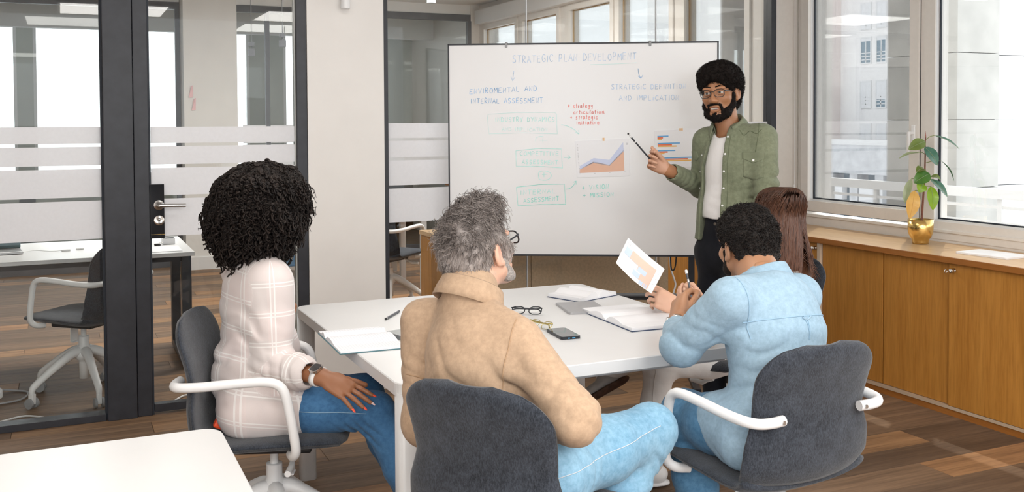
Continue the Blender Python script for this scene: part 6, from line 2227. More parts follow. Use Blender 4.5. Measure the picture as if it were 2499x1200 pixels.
def wrist_watch(parent, wrist, elbow, back, strap_mat, t=0.10, r=0.030, face='square', case_mat=None, flat=0.8, off=0.0):
    w_, e = A3(wrist), A3(elbow)
    ax = unit(e - w_)
    c = w_ + (e - w_) * t
    b = A3(back)
    b = unit(b - ax * (b @ ax))
    s = np.cross(ax, b)
    rings = []
    n = 28
    for q, rr in ((-0.010, r), (-0.0105, r + 0.003), (0.0105, r + 0.003), (0.010, r)):
        rings.append([c + ax * q + (b * math.cos(2 * PI * k / n) * flat + s * math.sin(2 * PI * k / n)) * rr for k in range(n)])
    vs = [tuple(p) for rg in rings for p in rg]
    fs = []
    for i in range(4):
        for k in range(n):
            fs.append((i * n + k, i * n + (k + 1) % n, ((i + 1) % 4) * n + (k + 1) % n, ((i + 1) % 4) * n + k))
    st = MB().add(vs, fs, True).build('watch_strap', strap_mat, parent, world=True)
    Mx = Matrix.Identity(4)
    p0 = c + b * (r * flat + 0.001) + s * off
    for i in range(3):
        Mx[i][0], Mx[i][1], Mx[i][2], Mx[i][3] = ax[i], s[i], b[i], p0[i]
    if face == 'square':
        ca = MB().prism(rrect(0.035, 0.040, 0.009, 5), 0, 0.009, M=Mx).build('watch_case', case_mat or M_('white_plastic'), parent, world=True)
        ca.parent = st
        g = MB().prism(rrect(0.030, 0.035, 0.008, 5), 0.009, 0.0102, M=Mx).build('watch_screen', plain('watch_screen', (0.01, 0.01, 0.012), 0.08, spec=0.8), parent, world=True)
        g.parent = st
    else:
        ca = MB().lathe([(0.021, 0), (0.022, 0.003), (0.021, 0.009), (0.018, 0.010), (0, 0.010)], 28, M=Mx).build('watch_case', case_mat or M_('chrome'), parent, world=True)
        ca.parent = st
    return st


def nail(parent, tip, mat, r=0.0055, ln=0.010):
    p, d, b = tip
    R = np.stack([np.cross(d, b), d, b], 1)
    F = Form().ell(p + d * (ln * 0.45) + b * r * 0.62, (r * 0.8, ln, 0.0017), R, 0.001)
    v, f = F.mesh(0.0012)
    return np_mesh('nail', v, f, mat, parent)


SKIN_DARK = skin_mat('skin_deep_brown', (0.30, 0.125, 0.058), (0.50, 0.20, 0.15))
SKIN_BROWN = skin_mat('skin_warm_brown', (0.40, 0.185, 0.090), (0.62, 0.36, 0.25))
SKIN_TAN = skin_mat('skin_tan', (0.46, 0.235, 0.13), (0.55, 0.25, 0.18))
SKIN_FAIR = skin_mat('skin_fair', (0.72, 0.43, 0.31), (0.75, 0.35, 0.27))
SKIN_PALE = skin_mat('skin_pale', (0.74, 0.45, 0.32), (0.76, 0.38, 0.30))

BLUE_JEANS = cloth('denim_mid_blue', (0.035, 0.115, 0.25), (0.075, 0.20, 0.38), 700, 5, 0.85, (1, 1, 1), 0.4)
LIGHT_JEANS = cloth('denim_light_blue', (0.15, 0.345, 0.52), (0.30, 0.50, 0.65), 700, 5, 0.85, (1, 1, 1), 0.4)
DARK_JEANS = cloth('denim_washed_blue', (0.055, 0.165, 0.30), (0.13, 0.29, 0.46), 700, 5, 0.85, (1, 1, 1), 0.4)
SEAM = plain('seam_thread', (0.30, 0.46, 0.60), 0.8)


# ------------------------------------------------------------------ 1. curly-haired woman on the left
def woman_left():
    rng = np.random.default_rng(11)
    fwd = J_('w1_fwd')
    pel = J_('w1_pelvis')
    P = person('person', 'seated woman with big dark curls, pale plaid shirt and blue jeans', (pel[0], pel[1], 0))
    R = head_frame(J_('w1_face'))
    hc = J_('w1_head')
    F = Form()
    head_form(F, hc, R, 0.97, True, True, J_('w1_neck') + A3((0, 0, -0.02)), 0.05)
    parts = [F.mesh(0.005)]
    H = Form()
    tips = hand_form(H, J_('w1_wr'), J_('w1_hand'), J_('w1_hback'), J_('w1_hthumb'), [(0.10, 0.12, 0.05)] * 3 + [(0.12, 0.15, 0.05)], (0.55, 0.15, 0.1, 0.1), (0.16, 0.04, -0.10, -0.26), 0.98, J_('w1_er'), 0.025, 0.036)
    parts.append(H.mesh(0.0026))
    H2 = Form()
    wl, el = J_('w1_wl'), J_('w1_el')
    tips2 = hand_form(H2, wl, unit(V3(0.22, 0.95, -0.05)), V3(0.1, 0.1, 0.9), V3(-0.6, 0.3, -0.2), [(0.1, 0.2, 0.1), (0.9, 0.9, 0.4), (1.0, 1.0, 0.5), (1.0, 1.0, 0.5)], s=0.92, elbow=el)
    parts.append(H2.mesh(0.004))
    parts.append(body_core(J_('w1_neck'), J_('w1_sl'), J_('w1_sr'), J_('w1_chest'), pel, [([J['w1_sr'], J['w1_er']], [0.04, 0.036]), ([J['w1_sl'], J['w1_el']], [0.04, 0.036]), ([J['w1_hr'], J['w1_kr'], J['w1_ar']], [0.07, 0.05, 0.035]), ([J['w1_hl'], J['w1_kl'], J['w1_al']], [0.07, 0.05, 0.035])], fwd))
    v, f = merge(parts)
    np_mesh('body', v, f, SKIN_DARK, P, {'tint': np.zeros(len(v))})
    pink = plain('nail_pale_pink', (0.85, 0.62, 0.60), 0.3)
    red = plain('nail_red', (0.85, 0.10, 0.05), 0.3)
    for i, tp in enumerate(tips[:4]):
        nail(P, tp, pink if i == 1 else red, 0.0056, 0.012)
    nail(P, tips2[0], red, 0.006, 0.012)
    # shirt
    S = Form()
    hem = pel + A3((0, 0, -0.045))
    waist = lerp(J_('w1_chest'), pel, 0.55) - unit(fwd) * 0.02
    torso(S, J_('w1_neck'), J_('w1_sl'), J_('w1_sr'), J_('w1_chest'), waist, hem, fwd, 0.150, 0.155, 0.172, 0.68, 0.058, 0.042)
    S.cone(J_('w1_neck') - A3((0, 0, 0.10)), J_('w1_neck') - A3((0, 0, 0.03)), 0.085, 0.060, 0.06)
    S.cone(lerp(J_('w1_sl'), J_('w1_sr'), 0.5) - A3((0, 0, 0.05)), J_('w1_chest'), 0.135, 0.15, 0.06, (fwd, 0.72))
    S.cone(lerp(J_('w1_sl'), J_('w1_sr'), 0.74) - A3((0, 0, 0.05)), lerp(J_('w1_chest'), J_('w1_er'), 0.30), 0.088, 0.10, 0.06)
    S.cone(waist - fwd * 0.06 + A3((0, 0, -0.01)), waist - fwd * 0.085 + A3((0, 0, -0.07)), 0.075, 0.065, 0.05)       # cloth bunched against the chair back
    S.cone(J_('w1_hr') - fwd * 0.03, lerp(J_('w1_hr'), J_('w1_kr'), 0.28), 0.118, 0.098, 0.04)
    S.cone(J_('w1_hl') - fwd * 0.03, lerp(J_('w1_hl'), J_('w1_kl'), 0.22), 0.118, 0.098, 0.04)
    S.half((0, 0, 0.458), (0, 0, -1), 0.02)
    er, wr = J_('w1_er'), J_('w1_wr')
    S.cone(J_('w1_sr') + A3((0, 0, -0.004)), lerp(J_('w1_sr'), er, 0.5), 0.058, 0.060, 0.10)
    S.cone(lerp(J_('w1_sr'), er, 0.45), er, 0.060, 0.060, 0.035)
    S.cone(er, lerp(er, wr, 0.50), 0.062, 0.060, 0.03)
    S.cone(lerp(er, wr, 0.40), lerp(er, wr, 0.56), 0.060, 0.056, 0.01)
    open_end(S, lerp(er, wr, 0.64), wr - er, 0.035, 0.02)
    S.cone(J_('w1_sl'), el, 0.070, 0.058, 0.03)
    S.cone(el, lerp(el, wl, 0.5), 0.058, 0.05, 0.03)
    S.cone(J_('w1_chest') + fwd * 0.105 + A3((0, 0, 0.06)), waist + fwd * 0.115 + A3((0, 0, -0.06)), 0.026, 0.03, 0.02)
    folds = [(er, 0.10, A3((0.1, 0, 1)) + fwd * 0.4, 0.0050, 0.05), (lerp(er, wr, 0.35), 0.09, wr - er + A3((0, 0, 0.06)), 0.0055, 0.04), (waist - fwd * 0.05, 0.16, (0.15, 0.1, 1), 0.009, 0.075), (J_('w1_sr') + A3((0, 0, -0.12)) - fwd * 0.07, 0.10, fwd + A3((0, 0, 0.7)), 0.006, 0.06), (pel + fwd * 0.02 + A3((0, 0, 0.10)), 0.16, fwd * 0.8 + A3((0, 0, 0.8)), 0.006, 0.09)]
    v, f = S.mesh(0.0055, wrinkles(folds, 0.0012, (7, 7, 5), 1.0))
    # plaid coordinates: along and around each form
    arms = [(J_('w1_sr'), er), (er, wr), (J_('w1_sl'), el)]
    lat = np.cross(fwd, (0, 0, 1.0))
    q = v - J_('w1_chest')
    pu = np.c_[np.arctan2(q @ lat, q @ fwd) * 0.15, v[:, 2] + 0.15 * (q @ fwd), np.zeros(len(v))]
    best = np.full(len(v), 1e9)
    for a, b in arms:
        L = np.linalg.norm(b - a)
        d = (b - a) / L
        t_ = np.clip((v - a) @ d, -0.02, L + 0.05)
        off = v - a - t_[:, None] * d
        ds = np.linalg.norm(off, axis=1)
        e1 = unit(np.cross(d, fwd + A3((0.01, 0.02, 0))))
        e2 = np.cross(d, e1)
        use = (ds < 0.078) & (ds < best)
        base = 0.0 if a is not er else 0.29
        uu = np.c_[np.arctan2(off @ e1, off @ e2) * 0.062 + 0.03, base + t_ + 0.01, np.zeros(len(v))]
        pu[use] = uu[use]
        best = np.where(use, ds, best)
    m, t, b = nt('plaid_flannel')
    at = t.nodes.new('ShaderNodeAttribute')
    at.attribute_name = 'pu'
    sp = t.nodes.new('ShaderNodeSeparateXYZ')
    lnk(t, at.outputs['Vector'], sp.inputs[0])

    def math_(op, a, bb=None, c=None):
        n_ = t.nodes.new('ShaderNodeMath')
        n_.operation = op
        for i, x in enumerate((a, bb, c)):
            if x is None:
                continue
            if isinstance(x, (int, float)):
                n_.inputs[i].default_value = x
            else:
                lnk(t, x, n_.inputs[i])
        return n_.outputs[0]
    masks, blocks = [], []
    for o_ in (sp.outputs[0], sp.outputs[1]):
        g = math_('FRACT', math_('MULTIPLY', o_, 1 / 0.098))
        l1 = math_('COMPARE', g, 0.10, 0.022)
        l2 = math_('COMPARE', g, 0.22, 0.022)
        masks.append(math_('MAXIMUM', l1, l2))
        blocks.append(math_('GREATER_THAN', math_('FRACT', math_('MULTIPLY', o_, 0.5 / 0.098)), 0.5))
    line = math_('MAXIMUM', masks[0], masks[1])
    blk = math_('ADD', math_('MULTIPLY', blocks[0], 0.5), math_('MULTIPLY', blocks[1], 0.5))
    vv = coords(t)
    n_ = noise(t, vv, 12, 3)
    base_c = mixc(t, blk, (0.70, 0.635, 0.615), (0.76, 0.655, 0.635))
    base_c = mixc(t, math_('MULTIPLY', n_, 0.3), base_c, (0.70, 0.67, 0.65))
    lnk(t, mixc(t, math_('MULTIPLY', line, 0.75), base_c, (0.90, 0.88, 0.86)), b.inputs['Base Color'])
    b.inputs['Roughness'].default_value = 0.95
    setin(b, 'Specular IOR Level', 0.15)
    setin(b, 'Sheen Weight', 0.15)
    bump(t, b, noise(t, vv, 600, 2), 0.25, 0.001)
    np_mesh('shirt', v, f, m, P, {'pu': pu})
    nk = J_('w1_neck')
    collar(P, nk + A3((0, 0, -0.035)) - fwd * 0.008, A3((0, 0, 1)) + fwd * 0.25, fwd, 0.068, 0.070, 0.035, 0.040, m, 0.6)
    # jeans
    T = Form()
    trousers(T, J_('w1_hl'), J_('w1_hr'), J_('w1_kl'), J_('w1_kr'), J_('w1_al'), J_('w1_ar'), 0.080, 0.062, 0.043, pel + A3((0, 0, 0.06)), 0.11, fwd, seat=0.085)
    kn = J_('w1_kr')
    foldsT = [(kn + A3((-0.04, 0, -0.05)), 0.075, A3((0.6, -0.2, 0.8)), 0.006, 0.028), (J_('w1_kl') + A3((-0.04, 0, -0.05)), 0.07, (0.6, 0, 0.8), 0.005, 0.03), (lerp(J_('w1_hr'), kn, 0.3), 0.09, kn - J_('w1_hr'), 0.003, 0.05)]
    v, f = T.mesh(0.006, wrinkles(foldsT, 0.0012, (10, 10, 10), 4.0))
    np_mesh('jeans', v, f, BLUE_JEANS, P)
    tv = bvh(v, f)
    side = V3(0.0, 0.0, -1.0)
    stitch(tv, [lerp(J_('w1_hr'), kn, q_) + V3(0, 0.012, -0.02) for q_ in (0.25, 0.5, 0.75, 0.95)], side, SEAM, P)
    for a_, k_ in (('w1_ar', 'w1_kr'), ('w1_al', 'w1_kl')):
        shoe(P, J_(a_), fwd * A3((1, 1, 0)), M_('white_plastic'), M_('white_plastic'))
    wrist_watch(P, J_('w1_wr'), er, J_('w1_hback'), plain('strap_white', (0.82, 0.81, 0.80), 0.5), 0.12, 0.0335, 'square', M_('chrome'))
    # hair
    U = R[:, 2]
    Fd = R[:, 1]
    X = R[:, 0]
    Hh = Form()
    Hh.ell(hc + U * 0.040 - Fd * 0.022, (0.145, 0.146, 0.118), R, 0.03)
    Hh.ell(hc - U * 0.020 - Fd * 0.036, (0.152, 0.134, 0.100), R, 0.03)
    Hh.ell(hc + U * 0.075 + Fd * 0.035, (0.120, 0.105, 0.075), R, 0.04)
    Hh.ell(hc + Fd * 0.150 - U * 0.055, (0.062, 0.085, 0.10), R, 0.03, 'sub')
    v, f = Hh.mesh(0.007, lambda Q: 0.010 * vnoise(Q * 26) + 0.006 * vnoise(Q * 55 + 3))
    pts, nr = scatter(v, f, 3400, rng)
    rel = (pts - hc) @ R
    keep = ~((rel[:, 1] > 0.07) & (rel[:, 2] < 0.02) & (np.abs(rel[:, 0]) < 0.06)) & (pts[:, 2] > hc[2] - 0.16)
    pts, nr = pts[keep], nr[keep]
    hang = np.clip(1 - (pts[:, 2] - hc[2] - 0.02) / 0.10, 0.15, 1)
    nr[:, 2] -= 0.95 * hang
    nr /= np.linalg.norm(nr, axis=1, keepdims=True)
    k_ = int(len(pts) * 0.62)
    c1 = curls(pts[:k_] - nr[:k_] * 0.020, nr[:k_], 0.074, 0.0064, 3.6, 22, 0.6, rng, 0.22)
    c3 = curls(pts[k_:] - nr[k_:] * 0.016, nr[k_:], 0.078, 0.0075, 4.0, 22, 0.6, rng, 0.5)
    low = pts[:, 2] < hc[2] - 0.03
    c2 = curls(pts[low][:330] - nr[low][:330] * 0.02, nr[low][:330] * 0.25 + A3((0, 0, -1)), 0.085, 0.0072, 4.0, 22, 0.8, rng, 0.2)
    t1 = tubes(np.concatenate([c1, c2]), 0.0050, 4, 0.5)
    t2 = tubes(c3, 0.0022, 3)
    tv_, tf_ = merge([t1, t2])
    sh_ = np.r_[np.repeat(rng.random(len(c1) + len(c2)) ** 2 * 0.5, 22 * 4), np.repeat(rng.random(len(c3)) ** 2 * 0.6, 22 * 3)]
    vv_, ff_ = merge([(v, f), (tv_, tf_)])
    np_mesh('hair', vv_, ff_, hair_mat('curly_hair', (0.004, 0.003, 0.003), (0.020, 0.013, 0.010), 0.55, 55, 1.0, 0.3), P, {'shade': np.r_[np.zeros(len(v)), sh_]})
    # red thing in the back pocket
    pk = thing('phone_case', 'bright orange-red phone case poking from the back pocket of the jeans', 'phone case', tuple(pel - fwd * 0.135 + A3((0.0, -0.06, -0.02))))
    MB().box((-0.035, -0.012, -0.035), (0.02, 0.012, 0.035), 0.008, M=Matrix.Rotation(0.45, 4, 'Y')).build('case', plain('case_red', (0.90, 0.10, 0.03), 0.35), pk)
    return P


def V3(r, u, d):
    """direction given along right, up and depth of the room as seen on entering"""
    return A3((0.9107, -0.4131, 0)) * r + A3((0, 0, 1.0)) * u + A3((0.4131, 0.9107, 0)) * d


# ------------------------------------------------------------------ 2. grey-haired man in the tan shirt
def man_tan():
    rng = np.random.default_rng(12)
    fwd = J_('m2_fwd')
    pel = J_('m2_pelvis')
    P = person('person', 'seated grey-haired man in a tan shirt and light jeans, seen from behind', (pel[0], pel[1], 0))
    hc = J_('m2_head')
    R = head_frame(J_('m2_face'), V3(-0.10, 1, 0))
    F = Form()
    head_form(F, hc, R, 1.0, True, True, J_('m2_neck') + A3((0, 0, -0.03)), 0.060)
    F.cone(hc - R[:, 1] * 0.045 - R[:, 2] * 0.05, J_('m2_neck') - fwd * 0.015, 0.055, 0.062, 0.03)
    parts = [F.mesh(0.0045)]
    H = Form()
    hand_form(H, J_('m2_wr'), V3(-0.2, -0.2, 0.9), V3(0.3, 0.8, 0), V3(-1, 0, 0), [(0.4, 0.4, 0.2)] * 4, elbow=J_('m2_er'))
    parts.append(H.mesh(0.005))
    H = Form()
    hand_form(H, J_('m2_wl'), V3(0.7, -0.2, 0.4), V3(0.2, 0.8, 0), V3(0, 0.2, 1), [(0.4, 0.4, 0.2)] * 4, elbow=J_('m2_el'))
    parts.append(H.mesh(0.005))
    parts.append(body_core(J_('m2_neck'), J_('m2_sl'), J_('m2_sr'), J_('m2_chest'), pel, [([J['m2_sr'], J['m2_er']], [0.045, 0.04]), ([J['m2_sl'], J['m2_el']], [0.045, 0.04]), ([J['m2_hr'], J['m2_kr'], J['m2_ar']], [0.07, 0.05, 0.04]), ([J['m2_hl'], J['m2_kl'], J['m2_al']], [0.07, 0.05, 0.04])], fwd))
    v, f = merge(parts)
    rel = (v - hc) @ R
    np_mesh('body', v, f, SKIN_FAIR, P, {'tint': np.clip(1 - np.linalg.norm((np.abs(rel) - A3((0.083, -0.01, 0.0))) / A3((0.02, 0.03, 0.04)), axis=1), 0, 1) * 0.6})
    # shirt
    S = Form()
    er, wr, el, wl = J_('m2_er'), J_('m2_wr'), J_('m2_el'), J_('m2_wl')
    waist = lerp(J_('m2_chest'), pel, 0.55)
    torso(S, J_('m2_neck'), J_('m2_sl'), J_('m2_sr'), J_('m2_chest'), waist, pel + A3((0, 0, 0.02)), fwd, 0.162, 0.156, 0.156, 0.66, 0.062, 0.042)
    S.cone(J_('m2_neck') - A3((0, 0, 0.085)), J_('m2_neck') - A3((0, 0, 0.002)) - fwd * 0.004, 0.090, 0.078, 0.03)
    S.cone(J_('m2_sr') + A3((0, 0, -0.012)), er, 0.066, 0.062, 0.05)
    S.cone(er, lerp(er, wr, 0.55), 0.063, 0.056, 0.025)
    open_end(S, lerp(er, wr, 0.62), wr - er, 0.040)
    S.cone(J_('m2_sl'), el, 0.068, 0.062, 0.03)
    S.cone(el, lerp(el, wl, 0.6), 0.066, 0.055, 0.03)
    sr = J_('m2_sr')
    lat = unit(np.cross(fwd, (0, 0, 1.0)))
    diag = unit(lat * 0.55 + A3((0, 0, 1.0)) * 0.85)
    folds = [(lerp(sr, er, 0.80), 0.11, er - sr + lat * 0.12, 0.0042, 0.070), (er, 0.10, (0.5, 0.3, 1), 0.0050, 0.055), (lerp(sr, er, 0.45) - lat * 0.07, 0.085, diag, 0.0085, 0.065), (waist + lat * 0.08 - fwd * 0.1, 0.17, diag, 0.0075, 0.080), (J_('m2_chest') - fwd * 0.11, 0.15, diag, 0.0048, 0.08), (lerp(J_('m2_sl'), el, 0.4), 0.12, diag, 0.005, 0.06), (waist + lat * 0.14, 0.11, (0, 0, 1), 0.008, 0.045)]
    v, f = S.mesh(0.0055, wrinkles(folds, 0.0011, (6, 6, 4), 9.0))
    m = cloth('tan_cotton', (0.48, 0.335, 0.225), (0.525, 0.37, 0.25), 800, 6, 0.92, (1, 1, 1), 0.25)
    np_mesh('shirt', v, f, m, P)
    tv = bvh(v, f)
    bk = -fwd + A3((0, 0, 0.35))
    seam = plain('seam_tan', (0.44, 0.29, 0.175), 0.9)
    nk = J_('m2_neck')
    yz = A3((0, 0, -0.16))
    stitch(tv, [lerp(J_('m2_sl'), J_('m2_sr'), q_) + yz for q_ in (0.02, 0.25, 0.5, 0.75, 0.96)], bk, seam, P, 'yoke_seam', 0.0017)
    stitch(tv, [sr + lat * a - fwd * 0.02 + A3((0, 0, z)) for a, z in ((0.005, 0.06), (0.0, 0.0), (-0.012, -0.06), (-0.02, -0.12))], lat * 0.4 - fwd + A3((0, 0, 0.2)), seam, P, 'armhole_seam', 0.0015)
    collar(P, nk + A3((0, 0, -0.020)) - fwd * 0.006, A3((0, 0, 1)) + fwd * 0.42, fwd, 0.078, 0.084, 0.040, 0.056, m, 0.55, 0.018)
    # belt and jeans
    B = Form().cone(pel + A3((0, 0, 0.035)), pel + A3((0, 0, 0.06)), 0.156, 0.156, 0.01, (fwd, 0.72))
    v, f = B.mesh(0.008)
    np_mesh('belt', v, f, M_('black_plastic'), P)
    T = Form()
    trousers(T, J_('m2_hl'), J_('m2_hr'), J_('m2_kl'), J_('m2_kr'), J_('m2_al'), J_('m2_ar'), 0.090, 0.072, 0.058, pel + A3((0, 0, 0.04)), 0.142, fwd, seat=0.098)
    kr, hr, ar = J_('m2_kr'), J_('m2_hr'), J_('m2_ar')
    foldsT = [(kr + V3(-0.04, -0.06, -0.03), 0.09, V3(0.8, 0.5, 0), 0.007, 0.034), (lerp(kr, ar, 0.25), 0.09, ar - kr, 0.005, 0.05), (hr + V3(0.03, 0, 0), 0.12, kr - hr, 0.005, 0.05), (lerp(hr, kr, 0.5), 0.10, V3(0.3, 1, 0), 0.0025, 0.07)]
    v, f = T.mesh(0.006, wrinkles(foldsT, 0.0013, (9, 9, 9), 2.0))
    np_mesh('jeans', v, f, LIGHT_JEANS, P)
    tv = bvh(v, f)
    cd_ = V3(0, 0.1, -1)
    stitch(tv, [lerp(hr, kr, q_) + V3(0, 0.01 + 0.015 * q_, 0) for q_ in (-0.05, 0.15, 0.4, 0.65, 0.9, 1.05)], cd_, plain('seam_light', (0.62, 0.66, 0.70), 0.8), P)
    # back pocket and hip pocket outlines
    pm = plain('pocket_denim', (0.24, 0.47, 0.66), 0.85, vary=0.15, nscale=14)
    o = hr + V3(0.02, -0.045, -0.05)
    pv, pf = surface_patch(tv, o - V3(0.055, 0.02, 0) , V3(1, 0.10, 0.35), V3(-0.1, -1, 0), V3(0.15, 0.15, -1), lambda a, b_: (a * 0.115, b_ * 0.11), 8, 0.0008, 0.0018)
    np_mesh('back_pocket', pv, pf, pm, P)
    # hair
    U, Fd, X = R[:, 2], R[:, 1], R[:, 0]
    Hh = Form()
    Hh.ell(hc + U * 0.042 - Fd * 0.014, (0.083, 0.104, 0.092), R, 0.02)
    Hh.ell(hc - U * 0.005 - Fd * 0.050, (0.074, 0.067, 0.080), R, 0.03)
    Hh.ell(hc - U * 0.072 - Fd * 0.066, (0.054, 0.034, 0.036), R, 0.03)
    Hh.ell(hc + U * 0.105 + Fd * 0.050, (0.066, 0.062, 0.036), R, 0.03)
    for sx in (-1, 1):
        Hh.ell(hc + X * sx * 0.070 + Fd * 0.035 - U * 0.002, (0.014, 0.026, 0.040), R, 0.02)
        Hh.ell(hc + X * sx * 0.095 - Fd * 0.004 - U * 0.020, (0.030, 0.034, 0.040), R, 0.012, 'sub')
    Hh.ell(hc + Fd * 0.112 - U * 0.035, (0.090, 0.075, 0.088), R, 0.015, 'sub')
    v, f = Hh.mesh(0.0045, lambda Q: 0.0035 * vnoise(Q * 36) + 0.003 * vnoise(Q * 80 + 3))
    pts, nr = scatter(v, f, 5200, rng)
    rel = (pts - hc) @ R
    top = np.clip((rel[:, 2] - 0.045) / 0.06, 0, 1)
    swirl = np.stack([vnoise(pts * 22 + 1), vnoise(pts * 22 + 9), vnoise(pts * 22 + 17)], 1)
    flow = A3((0, 0, -1.0)) * (1 - top[:, None]) + (Fd * 0.6)[None] * top[:, None] + swirl * 0.9
    flow -= nr * (flow * nr).sum(1, keepdims=True)
    dr_ = flow + nr * (0.16 + 0.30 * top[:, None])
    dr_ /= np.linalg.norm(dr_, axis=1, keepdims=True)
    c1 = curls(pts - nr * 0.001, dr_, 0.022, 0.0022, 0.7, 9, 0.15, rng, 0.12)
    big = top > 0.25
    c2 = curls(pts[big][:700] - nr[big][:700] * 0.002, dr_[big][:700] + nr[big][:700] * 0.35, 0.036, 0.0075, 1.0, 9, 0.2, rng, 0.2)
    cc = np.concatenate([c1, c2])
    tv_, tf_ = tubes(cc, 0.0010)
    gfun = lambda rl: np.clip(0.62 - rl[:, 2] * 5.0, 0.05, 0.8) * np.clip((rl[:, 2] + 0.085) / 0.035, 0.0, 1)
    rel2 = (cc[:, 0] - hc) @ R
    greyness = np.clip(gfun(rel2) + 0.28 * vnoise(cc[:, 0] * 30) + 0.16 * rng.normal(size=len(cc)), 0, 1)
    relv = (v - hc) @ R
    vv_, ff_ = merge([(v, f), (tv_, tf_)])
    np_mesh('hair', vv_, ff_, hair_mat('greying_hair', (0.060, 0.045, 0.038), (0.27, 0.24, 0.225), 0.55, 26, 0.5, 0.3), P, {'shade': np.r_[gfun(relv) * 0.8, np.repeat(greyness, 27)]})
    # short grey beard at the jaw
    Bd = Form()
    for sx in (-1, 1):
        Bd.cone(hc + R @ A3((sx * 0.070, 0.018, -0.035)), hc + R @ A3((sx * 0.050, 0.035, -0.085)), 0.010, 0.016, 0.02)
        Bd.cone(hc + R @ A3((sx * 0.050, 0.035, -0.085)), hc + R @ A3((sx * 0.012, 0.085, -0.112)), 0.017, 0.018, 0.02)
    v, f = Bd.mesh(0.004, lambda Q: 0.003 * vnoise(Q * 90))
    np_mesh('beard', v, f, hair_mat('grey_beard', (0.25, 0.22, 0.20), (0.62, 0.58, 0.55), 0.7, 160, 0.8, 0.2), P, {'shade': np.zeros(len(v))})
    wear_glasses(P, hc, R, frame_blk, 1.0, (0.052, 0.036), 0.0024)
    return P


def wear_glasses(P, hc, R, mat, s=1.0, size=(0.052, 0.037), r=0.002, z=-0.004, y=0.112, refl=1.0, temple_mat=None):
    base = XF[P].inverted().translation
    Mx = Matrix.Identity(4)
    o = hc + R @ (A3((0, y, z)) * s) - A3(base)
    for i in range(3):
        Mx[i][0], Mx[i][1], Mx[i][2], Mx[i][3] = R[i, 0] * s, R[i, 1] * s, R[i, 2] * s, o[i]
    g = bpy.data.objects.new('glasses', None)
    COL.objects.link(g)
    g.parent = P
    g['label'] = 'dark framed glasses on the face'
    XF[g] = XF[P]
    glasses('glasses', None, None, 0, mat, size[0], size[1], False, r, parent=g, M=Mx, temple=0.135, lens_refl=refl)
    return g


